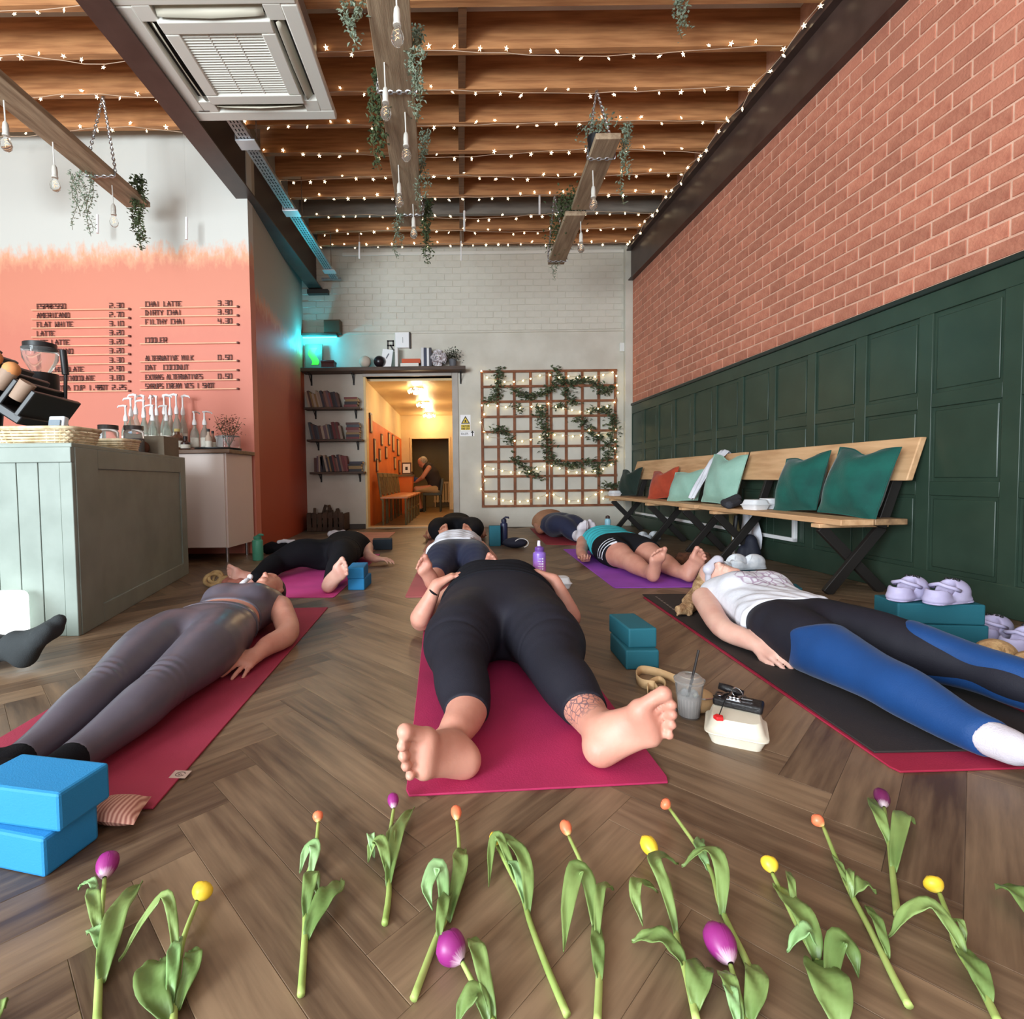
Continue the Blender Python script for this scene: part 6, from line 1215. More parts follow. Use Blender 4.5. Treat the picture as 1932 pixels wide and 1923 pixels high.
# ================================================================== FLOOR THINGS
r7 = random.Random(41)
def mat_m(n, c, c2=None): return M(n, c, .72, col2=c2 or tuple(x * .86 for x in c), scale=5, bump=.12, bscale=240)
m_mag = mat_m('magenta_mat', srgb(172, 36, 84)); m_crim = mat_m('crimson_mat', srgb(166, 50, 76)); m_pink = mat_m('pink_mat', srgb(216, 70, 148)); m_rose = mat_m('rose_mat', srgb(196, 104, 108)); m_pur = mat_m('purple_mat', srgb(160, 78, 198)); m_dred = mat_m('dark_red_mat', srgb(150, 36, 52)); m_rred = mat_m('red_mat', srgb(158, 27, 58)); m_bmat = mat_m('black_mat', srgb(44, 38, 36)); m_pale = mat_m('pale_pink_mat', srgb(206, 140, 122))
def ymat(label, pts, m, z=0.0, th=.0055):
    pl = [Vector(p) for p in pts]; poly = []
    for i in range(4):
        a, b_ = pl[i], pl[(i + 1) % 4]
        poly += [a.lerp(b_, .012), a.lerp(b_, .988)]
    q = MB(); q.prism([(p.x, p.y) for p in poly], z + .0004, z + th); return tag(q.build('yoga_mat', m, bevel=.0015), label, 'yoga mat')
ymat('magenta yoga mat under the person in the middle', [(-.138, 1.145), (.487, 1.185), (.41, 3.0), (-.215, 2.96)], m_mag)
t = thing('yoga_mat', 'crimson yoga mat with a small pale label under the person on the left', 'yoga mat', (-1.04, 2.0, 0))
q = MB(); q.prism([(-1.315, 1.09), (-.697, 1.112), (-.772, 2.888), (-1.392, 2.866)], .0004, .006); q.build('surface', m_crim, t, bevel=.0015)
a = [atz(*p, .006) for p in ((318, 1468), (331, 1454), (362, 1455), (349, 1469))]; q = MB(); q.prism([(p.x, p.y) for p in a], .006, .0066); q.build('label_patch', M('label_patch', srgb(196, 170, 158), .6), t)
c = (a[0] + a[2]) / 2; q = MB(); q.tube([c + Vector((.011 * math.cos(k), .009 * math.sin(k), .0008)) for k in np.linspace(.2, 5.8, 18)], .0011, 4); q.tube([c + Vector((x, y, .0008)) for x, y in ((-.005, .003), (-.002, -.004), (.001, .002), (.004, -.003))], .0009, 4); q.build('emblem', M('label_ink', srgb(96, 76, 72), .6), t)
ymat('bright pink yoga mat under the person in black beyond the counter', [(-1.42, 3.15), (-.80, 3.145), (-.80, 4.95), (-1.42, 4.95)], m_pink)
ymat('pale pink empty yoga mat nearest the doorway', [(-1.50, 5.15), (-.90, 5.15), (-.92, 7.0), (-1.52, 7.0)], m_pale)
ymat('rose yoga mat under the person in white shirt and navy leggings', [(-.36, 3.12), (.25, 3.12), (.25, 4.94), (-.36, 4.94)], m_rose)
ymat('brownish rose yoga mat under the furthest person in the middle', [(-.40, 5.12), (.22, 5.12), (.22, 6.95), (-.40, 6.95)], m_pale)
ymat('dark red yoga mat under the person in navy trousers at the back', [(.90, 5.52), (1.50, 5.36), (1.56, 7.2), (.96, 7.28)], m_dred)
ymat('purple yoga mat under the person in turquoise top', [(.985, 3.31), (1.62, 3.31), (1.63, 5.13), (1.01, 5.13)], m_pur)
ymat('red yoga mat lying under the black mat on the right', [(1.049, 1.215), (1.70, 1.235), (1.70, 3.05), (1.075, 3.05)], m_rred)
t = thing('yoga_mat', 'black yoga mat on top of a red one on the right', 'yoga mat', (1.36, 2.2, .006)); q = MB(); q.prism([(1.058, 1.295), (1.665, 1.30), (1.695, 3.085), (1.090, 3.090)], .0062, .0115); q.build('surface', m_bmat, t, bevel=.0015)
q = MB()
for i in range(9): y = 2.62 + i * .047; q.prism([(1.118 + .003 * i, y), (1.128 + .003 * i, y), (1.129 + .003 * i, y + .03), (1.119 + .003 * i, y + .03)], .0115, .0119)
q.build('faint_lettering', M('mat_print', srgb(120, 108, 100), .7), t)['kind'] = 'stuff'  # pale bars standing in for faint lettering printed on the mat

# ---- yoga blocks
def block_mat(n, c): return M(n, c, .7, col2=tuple(x * .88 for x in c), scale=3, bump=.1, bscale=320)
m_bblue = block_mat('blue_foam', srgb(34, 132, 190)); m_bteal = block_mat('teal_foam', srgb(24, 94, 108)); m_bnavy = block_mat('navy_foam', srgb(30, 46, 60))
BL = {}
def yblock(label, c, rz, m, dims=(.22, .11, .075), rx=0):
    key = (m.name, dims)
    if key not in BL: BL[key] = MB().box((0, 0, 0), dims).mesh('yoga_block', m)
    o = link('yoga_block', BL[key]); o.location = c; o.rotation_euler = (rx, 0, rz); md = o.modifiers.new('bevel', 'BEVEL'); md.width = .006; md.segments = 2; return tag(o, label, 'yoga block')
def corner(cx, cy, u, v): return (cx + u[0] * .11 + v[0] * .055, cy + u[1] * .11 + v[1] * .055)
an = math.radians(-11); u = (-math.cos(an), -math.sin(an)); v = (-math.sin(an), math.cos(an))
p = atz(110, 1499, .15); x, y = corner(p.x, p.y, u, v); yblock('blue foam block at the left edge, upper one of the pair', (x, y, .1125), an, m_bblue)
x2, y2 = corner(p.x - .004, p.y - .012, u, v); yblock('blue foam block at the left edge, lower one of the pair', (x2 - .012, y2, .0375), an - .04, m_bblue)
p = atz(1205, 1186, .15); yblock('teal foam block on the floor beside the black mat, upper one', (p.x + .01, p.y + .11, .1125), PI / 2 + .06, m_bteal); yblock('teal foam block on the floor beside the black mat, lower one', (p.x + .008, p.y + .085, .0375), PI / 2 - .02, m_bteal, (.225, .125, .075))
p = atz(672, 1114, 0); yblock('bright blue block by the pale sole on the pink mat, upper one', (p.x - .008, p.y + .11, .1125), PI / 2 + .05, m_bblue); yblock('bright blue block by the pale sole on the pink mat, lower one', (p.x + .004, p.y + .11, .0375), PI / 2 - .04, m_bblue)
yblock('blue block right behind the hip of the middle person, upper one', (.315, 3.42, .1125), .06, m_bblue, (.24, .11, .075)); yblock('blue block right behind the hip of the middle person, lower one', (.315, 3.42, .0375), .0, m_bblue, (.24, .11, .075))
p = atz(934, 1031, 0); yblock('blue block standing on end near the white wall', (p.x, p.y + .04, .11), .05, m_bteal, (.12, .075, .22))
p = atz(720, 1038, 0); yblock('dark navy block on the pale pink mat', (p.x, p.y + .08, .055), .12, m_bnavy, (.20, .15, .11))
yblock('teal block at the back beside the pale blue bottle', (1.72, 5.9, .055), .05, m_bteal, (.22, .09, .11))
yblock('big teal block under the lilac clogs, upper one', (1.985, 2.17, .145), -.16, m_bteal, (.32, .16, .085)); yblock('big teal block under the lilac clogs, lower one', (1.99, 2.165, .051), -.12, m_bteal, (.33, .165, .10))
yblock('teal block with white trainers near the bench feet', (1.80, 3.34, .055), -.2, m_bteal, (.22, .13, .11)); yblock('teal block right beside the blonde head', (1.86, 3.02, .0375), -.35, m_bteal, (.24, .13, .075))
# ---- eye pillow
m_pil = M('paisley_pillow', srgb(196, 140, 122), .8, col2=srgb(150, 92, 80), scale=6)
nt = m_pil.node_tree; w = nt.nodes.new('ShaderNodeTexWave'); w.inputs['Scale'].default_value = 34; w.inputs['Distortion'].default_value = 9; w.inputs['Detail'].default_value = 1; w.inputs['Detail Scale'].default_value = .5
tcn = nt.nodes.new('ShaderNodeTexCoord'); nt.links.new(tcn.outputs['Object'], w.inputs['Vector']); mxx = nt.nodes.new('ShaderNodeMix'); mxx.data_type = 'RGBA'; mxx.inputs[6].default_value = (*srgb(160, 98, 86), 1); mxx.inputs[7].default_value = (*srgb(216, 168, 148), 1); nt.links.new(w.outputs[0], mxx.inputs[0]); nt.links.new(mxx.outputs[2], nt.nodes['Principled BSDF'].inputs['Base Color'])
def pillow(mb, pts, hgt, n=9):
    a, b_, c_, d = [Vector(p) for p in pts]; top = []; bot = []
    for i in range(n + 1):
        rt, rb_ = [], []
        for j in range(n + 1):
            u, v_ = i / n, j / n; p = a.lerp(b_, u).lerp(d.lerp(c_, u), v_); m = (a + b_ + c_ + d) / 4
            e = min(1, 4 * u * (1 - u)) * min(1, 4 * v_ * (1 - v_)); edge = max(abs(u - .5), abs(v_ - .5)) * 2; pin = .94 + .06 * (abs(u - .5) * 2) * (abs(v_ - .5) * 2) if edge > .8 else 1
            p = m + (p - m) * pin; h = hgt * e ** .55; nrm_ = (b_ - a).cross(d - a).normalized(); rt.append(p + nrm_ * h); rb_.append(p - nrm_ * h)
        top.append(rt); bot.append(rb_[::-1])
    mb.sheet(top); mb.sheet(bot); return mb
a = [atz(*p, .022) for p in ((150, 1548), (252, 1557), (286, 1503), (195, 1505))]
tag(pillow(MB(), a, .022).build('eye_pillow', m_pil, smooth='all'), 'small patterned eye pillow between the blue blocks and the crimson mat', 'pillow')

# ---- cup, takeaway box, keys and belt bag in the middle right
cu = atz(1300, 1352, 0); t = thing('plastic_cup', 'clear plastic iced drink cup with black straw beside the belt bag', 'cup', tuple(cu))
q = MB(); q.lathe([(.028, .001), (.030, .004), (.041, .108), (.0435, .110), (.0425, .114), (.0395, .109), (.0285, .006)], cu, 26, caps=False); q.build('cup', M('cup_plastic', (.93, .94, .94), .12, trans=.9, ior=1.2), t, smooth=True)
q = MB(); q.lathe([(.001, .006), (.0285, .006), (.0345, .062), (.001, .066)], cu, 22, caps=False); q.build('drink', M('cloudy_drink', srgb(206, 200, 196), .3, trans=.25), t, smooth='all')
for i in range(6): q = MB(); q.box(cu + Vector((.015 * math.cos(i * 1.1), .015 * math.sin(i * 1.1), .068 + .005 * (i % 2))), (.018, .018, .016), Rz(i) @ Rx(i * .7)); q.build('ice_cube', M('ice', (.95, .97, .97), .1, trans=.85, ior=1.25), t, bevel=.003)
q = MB(); q.lathe([(.043, .108), (.0445, .116), (.040, .118), (.030, .128), (.012, .130)], cu, 24, caps=False); q.build('lid', M('cup_plastic', (.93, .94, .94), .12), t, smooth=True)
q = MB(); q.tube([cu + Vector((-.015, -.006, .02)), atz(1318, 1227, .205)], .0038, 8); q.build('straw', M('black_straw', srgb(40, 34, 32), .4), t, smooth=True)
m_pulp = M('pulp_box', srgb(226, 218, 200), .8, col2=srgb(214, 204, 184), scale=10); m_foam = M('white_foam_box', srgb(228, 230, 234), .6)
def clamshell(label, c, rz, m, w=.17, d=.16, h=.065, sc=1.0):
    t = thing('takeaway_box', label, 'takeaway box', (0, 0, 0))
    def rr(w_, d_, r, n=4):
        out = []
        for (sx, sy, a0) in ((1, 1, 0), (-1, 1, PI / 2), (-1, -1, PI), (1, -1, 1.5 * PI)):
            for k in range(n + 1): a = a0 + PI / 2 * k / n; out.append((sx * (w_ / 2 - r) + r * math.cos(a), sy * (d_ / 2 - r) + r * math.sin(a)))
        return out
    def loft(prof):
        q = MB(); rings = [[(x, y, z) for x, y in rr(w * s_, d * s_, r)] for s_, z, r in prof]; n = len(rings[0]); vs = [v for r_ in rings for v in r_]; fs = [(i * n + k, i * n + (k + 1) % n, (i + 1) * n + (k + 1) % n, (i + 1) * n + k) for i in range(len(rings) - 1) for k in range(n)]
        fs.append(tuple(range(n - 1, -1, -1))); fs.append(tuple((len(rings) - 1) * n + k for k in range(n))); return q.add(vs, fs)
    loft([(.78, 0, .02), (.80, .004, .022), (.93, h * .42, .024), (1.0, h * .44, .026)]).build('base', m, t, smooth=True)
    loft([(1.0, h * .45, .026), (1.0, h * .50, .026), (.93, h * .53, .024), (.88, h * .62, .03), (.78, h * .96, .03), (.74, h, .028)]).build('lid', m, t, smooth=True)
    t.location = c; t.rotation_euler.z = rz; t.scale = (sc,) * 3; OFF[t.name] = Vector(c); return t
c = atz(1388, 1392, 0); clamshell('cream pulp takeaway box with wallet and keys on its lid', c, -.48, m_pulp, .155, .155, .07)
R_ = Rz(-.62); w0 = Vector((c.x + .028, c.y + .040, .070)); t = thing('wallet', 'black wallet lying on the cream takeaway box', 'wallet', tuple(w0))
q = MB(); q.box(w0 + Vector((0, 0, .011)), (.125, .06, .022), R_); q.build('body', M('black_leather', srgb(28, 26, 28), .4, bump=.2, bscale=120), t, bevel=.006); q = MB(); q.box(w0 + R_ @ Vector((-.01, -.012, .0225)), (.035, .018, .002), R_); q.build('badge', m_chrome, t)
t = thing('key_bunch', 'bunch of keys with red charm on the black wallet', 'keys', tuple(w0 + Vector((0, 0, .022)))); kz = w0.z + .026
for k, (dx, dy, a_) in enumerate(((-.035, .01, .4), (-.02, .018, 1.0), (.005, .012, .1), (.02, .0, -.5))):
    b_ = w0 + R_ @ Vector((dx, dy, 0)); q = MB(); Rk = Rz(a_); q.box((b_.x, b_.y, kz), (.030, .006, .002), Rk); q.lathe([(.0085, -.001), (.0085, .001)], Vector((b_.x, b_.y, kz)) + Rk @ Vector((-.02, 0, 0)), 10); q.build('key', m_chrome, t)
b_ = w0 + R_ @ Vector((-.005, .02, 0)); q = MB(); q.tube([Vector((b_.x + .014 * math.cos(a_), b_.y + .014 * math.sin(a_), kz + .004 + .01 * math.sin(a_))) for a_ in np.linspace(0, 2 * PI, 15)], .0014, 5, False); q.build('key_ring', m_chrome, t, smooth=True)
b_ = atz(1356, 1352, .078); q = MB(); q.tube([b_, w0 + R_ @ Vector((-.03, .0, .024))], .0015, 5); q.build('cord', m_black, t); q = MB(); q.prism([(b_.x + .014 * math.cos(a_), b_.y + .014 * math.sin(a_)) for a_ in (.3, 1.5, 2.7, 3.9, 5.2)], .070, .080); q.build('charm', M('red_charm', srgb(226, 40, 44), .5), t, bevel=.002)
b_ = w0 + R_ @ Vector((-.03, .055, .01)); q = MB(); q.tube([b_ + R_ @ Vector((-.03, 0, .018)), b_ + R_ @ Vector((0, .004, .012)), b_ + R_ @ Vector((.035, .0, .006))], [.010, .013, .012], 8); q.build('key_fob', M('black_leather', srgb(28, 26, 28), .4), t, smooth='all')
m_tan = M('tan_strap', srgb(212, 178, 132), .7, col2=srgb(190, 152, 108), scale=12); 
def ribbon(pts, h, m, name, par, th=.003):
    rows = [];  pts = [Vector(p) for p in pts]
    for i in range(len(pts) * 4 - 3):
        f = i / 4; k = min(int(f), len(pts) - 2); u_ = f - k; P0, P1, P2, P3 = pts[max(k - 1, 0)], pts[k], pts[k + 1], pts[min(k + 2, len(pts) - 1)]
        p = .5 * ((2 * P1) + (P2 - P0) * u_ + (2 * P0 - 5 * P1 + 4 * P2 - P3) * u_ * u_ + (3 * P1 - P0 - 3 * P2 + P3) * u_ ** 3); rows.append([p, p + Vector((0, .004, h))])
    q = MB(); q.sheet(rows); return q.build(name, m, par, solid=th, smooth='all')
bg = thing('belt_bag', 'tan webbing belt bag with looped straps on the floor by the cup', 'bag', tuple(atz(1260, 1300, 0)))
Zp = lambda *L: [atz(x, y, .001) for x, y in L]
ribbon(Zp((1325, 1310), (1290, 1296), (1245, 1278), (1210, 1272), (1201, 1286), (1212, 1298), (1236, 1302)), .030, m_tan, 'strap', bg)
ribbon(Zp((1236, 1302), (1246, 1318), (1256, 1332), (1268, 1336)), .026, m_tan, 'strap', bg)
ribbon(Zp((1222, 1310), (1226, 1296), (1244, 1288), (1256, 1298), (1252, 1312)), .022, m_tan, 'strap', bg)
q = MB(); pc = atz(1318, 1322, .035); q.sph(pc, (.055, .042, .035), 16, 10, Rz(.3)); q.build('pouch', m_tan, bg, smooth='all'); q = MB(); q.tube([pc + Vector((-.045, -.03, .02)), pc + Vector((0, -.043, .022)), pc + Vector((.045, -.026, .02))], .0025, 6); q.build('zip', m_chrome, bg); q = MB(); q.box(pc + Vector((.045, -.01, .012)), (.012, .012, .016)); q.build('buckle', m_black, bg, bevel=.003)
q = MB(); q.box(atz(1266, 1338, .006), (.035, .014, .012), Rz(-.2)); q.build('clasp', m_chrome, bg, bevel=.002)

# ---- bottles
def bottle(label, px, py, m, r, h, cap, hook=True, marks=False, prof=None, y=None):
    c = atz(px, py, 0) if y is None else Vector((atz(px, py, 0).x, y, 0)); t = thing('water_bottle', label, 'bottle', tuple(c))
    q = MB(); q.lathe(prof or [(r * .9, 0), (r, .008), (r, h * .74), (r * .95, h * .78), (r * .62, h * .82), (r * .62, h * .85)], c, 22); q.build('body', m, t, smooth=True)
    q = MB(); q.lathe([(r * .70, h * .83), (r * .74, h * .85), (r * .70, h * .93), (r * .4, h * .95), (r * .3, h * .97)], c, 18); q.build('cap', cap, t, smooth=True)
    if hook: q = MB(); q.tube([c + Vector((0, 0, h * .95)), c + Vector((.02, 0, h * 1.0)), c + Vector((.05, 0, h * .99)), c + Vector((.055, 0, h * .95))], [.012, .011, .010, .007], 8); q.build('spout', cap, t, smooth='all')
    if marks:
        q = MB()
        for k in range(8): q.b2((c.x - .018 + .006 * (k % 2), c.y - r - .001, h * (.14 + .07 * k)), (c.x + .004 + .004 * (k % 3), c.y - r + .006, h * (.155 + .07 * k))); q.b2((c.x + .012, c.y - r - .0005, h * (.13 + .07 * k)), (c.x + .020, c.y - r + .006, h * (.165 + .07 * k)))
        q.build('time_marks', m_wpl, t)['kind'] = 'stuff'
    return t
mg = bpy.data.materials.new('purple_pink_bottle'); mg.use_nodes = True; nt = mg.node_tree; pr = nt.nodes['Principled BSDF']; pr.inputs['Roughness'].default_value = .3; tcn = nt.nodes.new('ShaderNodeTexCoord'); sx = nt.nodes.new('ShaderNodeSeparateXYZ'); nt.links.new(tcn.outputs['Generated'], sx.inputs[0]); rp = nt.nodes.new('ShaderNodeValToRGB'); nt.links.new(sx.outputs['Z'], rp.inputs[0]); e = rp.color_ramp.elements; e[0].position = .12; e[0].color = (*srgb(236, 132, 176), 1); e[1].position = .75; e[1].color = (*srgb(150, 112, 206), 1); nt.links.new(rp.outputs[0], pr.inputs['Base Color'])
bottle('purple to pink ombre water bottle with time marks behind the middle person', 1018, 1096, mg, .046, .255, M('purple_cap', srgb(112, 72, 150), .4), False, True)
c = atz(1018, 1096, 0); q = MB(); q.tube([c + Vector((0, 0, .235)), c + Vector((-.004, 0, .262)), c + Vector((-.002, 0, .285))], [.014, .012, .010], 8); tag(q.build('bottle_spout', M('pale_spout', srgb(230, 220, 240), .4), smooth='all', parent=bpy.data.objects['water_bottle']))
bottle('mint green water bottle beside the white back-bar cabinet', 487, 1057, M('mint_metal', srgb(88, 170, 140), .4), .048, .235, M('mint_cap', srgb(70, 144, 118), .5))
bottle('pale blue water bottle with dark cap near the trellis', 1143, 1012, M('pale_blue_bottle', srgb(156, 206, 226), .35), .036, .27, M('brown_cap', srgb(70, 48, 42), .5), False, y=6.15)
bottle('dark navy bottle with handle beside the upright blue block', 951, 1028, M('navy_bottle', srgb(38, 42, 70), .4), .040, .30, M('navy_cap', srgb(30, 32, 54), .5))
bp_ = atz(973, 1036, 0); t = thing('pouch', 'dark pouch with a pale looped cord beside the upright blue block', 'bag', tuple(bp_)); q = MB(); q.sph(bp_ + Vector((0, .08, .055)), (.13, .09, .055), 16, 10); q.build('body', M('navy_fabric', srgb(34, 36, 52), .8), t, smooth='all'); q = MB(); q.tube([bp_ + Vector((.06 + .07 * math.cos(k), .0 + .01 * math.sin(k), .06 + .045 * math.sin(k))) for k in np.linspace(-1.2, 3.0, 14)], .004, 6); q.build('cord', m_wpl, t, smooth=True)
p = atz(1060, 1112, 0); clamshell('white takeaway box on the floor right of the ombre bottle', p + Vector((0, .06, 0)), .1, m_foam, .14, .13, .07)
t = thing('straw_scrunchie', 'tan straw strap bundle on the floor left of the raised chin', 'bag', (-1.36, 2.9, 0)); c = atz(402, 1108, 0)
m_straw = M('straw_tan', srgb(196, 168, 118), .8, col2=srgb(160, 128, 84), scale=20, bump=.3, bscale=60)
for k, (rx_, rr_, dz) in enumerate(((.055, .014, .05), (.045, .012, .062), (.035, .010, .045))): q = MB(); q.tube([c + Vector((-.01 + rx_ * math.cos(a_) + .01 * k, .02 + rx_ * .5 * math.sin(a_) + .02 * k, dz + .035 * math.sin(a_))) for a_ in np.linspace(0, 2 * PI, 18)], rr_, 8, False); q.build('loop', m_straw, t, smooth='all')
q = MB(); q.sph(c + Vector((.06, .05, .035)), (.055, .05, .035), 14, 9); q.build('bundle', m_straw, t, smooth='all')
t = thing('folded_scarf', 'rust-pink bundled scarf beside the tan strap bundle', 'scarf', tuple(atz(445, 1108, 0))); c = atz(445, 1108, 0); q = MB()
f_ = Field(c - Vector((.16, .12, .02)), c + Vector((.2, .2, .15)), .007); fb = f_.blank()
for k in range(8): rc(f_, fb, np.array(c) + V3(-.07 + .02 * k, .02 * math.sin(k * 2), .03), np.array(c) + V3(-.05 + .018 * k, .05, .055 + .018 * math.sin(k * 1.7)), .028, .024, .012)
body_obj(f_, fb, 'cloth', M('rust_pink_cloth', srgb(176, 112, 96), .85, col2=srgb(150, 88, 76), scale=14, bump=.4, bscale=40), t)
for px, py, lb in ((660, 1022, 'folded white cloth on the floor behind the person in black'),):
    c = atz(px - 20, py, 0); q = MB(); f_ = Field(c - Vector((.2, .15, .01)), c + Vector((.2, .15, .2)), .011); fb = f_.blank(); [rc(f_, fb, np.array(c) + V3(-.1 + .05 * k, 0, .09 + .012 * (k % 2)), np.array(c) + V3(-.08 + .05 * k, .06, .05), .04, .04, .02) for k in range(4)]; tt = thing('folded_cloth', lb, 'cloth', tuple(c)); body_obj(f_, fb, 'cloth', m_wht, tt)
c = atz(527, 1046, 0); tt = thing('black_bag', 'low black bag with a white cloth by the orange return wall', 'bag', tuple(c)); f_ = Field(c - Vector((.25, .2, .01)), c + Vector((.25, .25, .2)), .012); fb = f_.blank(); [rc(f_, fb, np.array(c) + V3(-.13 + .09 * k, .05, .05), np.array(c) + V3(-.10 + .09 * k, .08, .07), .055, .05, .03) for k in range(3)]; body_obj(f_, fb, 'body', m_blk2, tt); fb = f_.blank(); [rc(f_, fb, np.array(c) + V3(-.02 + .05 * k, .05, .115 + .01 * (k % 2)), np.array(c) + V3(.02 + .05 * k, .09, .12), .022, .018, .02) for k in range(3)]; body_obj(f_, fb, 'white_cloth', m_wht, tt)

# ---- shoes
def shoe(label, name, cat, c, rz, m, L_=.26, w=.095, strap=None, holes=False, fluffy=None, tilt=0, res=.0055):
    """clog / trainer / mule made as one smooth shell with an opening; toe along local +y"""
    t = thing(name, label, cat, (0, 0, 0)); F = Field((-.09, -.17, -.01), (.09, .17, .14), res); f = F.blank()
    rc(F, f, (0, -L_ * .36, .018), (0, L_ * .34, .016), w * .40, w * .52, .02, ((0, 0, 1), 2.4)); ell(F, f, (0, L_ * .20, .045), (w * .56, L_ * .33, .055), None, .02); ell(F, f, (0, -L_ * .28, .040), (w * .46, L_ * .22, .048), None, .03)
    g = F.blank(); ell(F, f, (0, -L_ * .17, .088), (w * .42, L_ * .29, .074), None, .008, sub=True)
    f = smax(f, halfspace(F, (0, 0, .001), (0, 0, -1)), .004); body_obj(F, f, 'upper', m, t)
    g = F.blank(); rc(F, g, (0, -L_ * .36, .008), (0, L_ * .36, .008), w * .44, w * .55, .0, ((0, 0, 1), 4.5)); g = smax(g, halfspace(F, (0, 0, .0), (0, 0, -1)), .002); body_obj(F, g, 'sole', fluffy or m, t)
    if strap: q = MB(); q.tube([(s_ * w * .52, -.0 - .04 * abs(math.cos(s_ * 1.5)), .06 + .0 * s_) if abs(s_) > .9 else (s_ * w * .55, -L_ * .40 * (1 - abs(s_) ** 2) ** .5 * .6, .085 * (1 - .2 * abs(s_))) for s_ in np.linspace(-1, 1, 11)], .008, 7, True, None); q.build('strap', strap, t, smooth='all')
    if holes:
        for i in range(6): q = MB(); a_ = -.6 + .4 * (i % 4); q.sph((w * .32 * math.sin(a_ * 1.3), L_ * (.16 + .10 * (i // 4)), .097 - .01 * (i // 4)), .007, 8, 5); q.build('vent_hole', m_black, t)
    t.location = c; t.rotation_euler = (tilt, 0, rz); OFF[t.name] = Vector(c); return t
m_lil = M('lilac_foam', srgb(186, 178, 208), .6, col2=srgb(166, 158, 190), scale=9); m_tanf = M('tan_fleece', srgb(206, 168, 120), .95, col2=srgb(160, 120, 82), scale=24, bump=.6, bscale=120); m_wsh = M('white_trainer', srgb(222, 224, 228), .6, col2=srgb(190, 196, 204), scale=24); m_lin = M('mauve_liner', srgb(150, 132, 152), .9)
zt = .1885
shoe('lilac clog on the big teal block, left one', 'clog', 'shoe', (1.90, 2.17, zt), -1.15, m_lil, .21, .09, m_lil, True); shoe('lilac clog on the big teal block, right one', 'clog', 'shoe', (2.00, 2.10, zt), -1.25, m_lil, .21, .09, m_lil, True)
p = atz(1868, 1208, 0); shoe('pale lilac clog with raised strap near the right edge, left one', 'clog', 'shoe', (p.x + .02, p.y + .02, 0), -1.1, m_lil, .25, .10, m_lil, True); p = atz(1915, 1232, 0); shoe('pale lilac clog with raised strap near the right edge, right one', 'clog', 'shoe', (p.x + .06, p.y + .02, 0), -1.25, m_lil, .25, .10, m_lil, True)
p = atz(1860, 1262, 0); shoe('tan fleece slipper at the right edge beside the blue leggings, left one', 'slipper', 'shoe', (p.x + .02, p.y, 0), -1.0, m_tanf, .25, .11); p = atz(1912, 1285, 0); shoe('tan fleece slipper at the right edge beside the blue leggings, right one', 'slipper', 'shoe', (p.x + .04, p.y - .01, 0), -1.15, m_tanf, .25, .11)
shoe('white trainer on the teal block by the bench feet, left one', 'trainer', 'shoe', (1.76, 3.34, .111), -1.2, m_wsh, .24, .085); shoe('white trainer on the teal block by the bench feet, right one', 'trainer', 'shoe', (1.86, 3.33, .111), -1.4, m_wsh, .24, .085)
p = atz(1212, 1020, 0); shoe('white trainer on the floor by the far bench legs, left one', 'trainer', 'shoe', (p.x - .02, p.y, 0), -.8, m_wsh, .26, .09); shoe('white trainer on the floor by the far bench legs, right one', 'trainer', 'shoe', (p.x + .12, p.y + .04, 0), -.95, m_wsh, .26, .09)
p = atz(1312, 1072, 0); tt = thing('fleece_bag', 'shaggy brown bag on the floor beyond the blonde hair', 'bag', tuple(p)); F = Field(p - Vector((.2, .15, .01)), p + Vector((.2, .2, .2)), .011); f = F.blank(); [rc(F, f, np.array(p) + V3(-.10 + .05 * k, .05, .05), np.array(p) + V3(-.08 + .05 * k, .08, .075), .05, .04, .02) for k in range(5)]; body_obj(F, f, 'body', M('brown_shag', srgb(108, 66, 44), .95, col2=srgb(70, 42, 30), scale=22, bump=.8, bscale=60), tt)

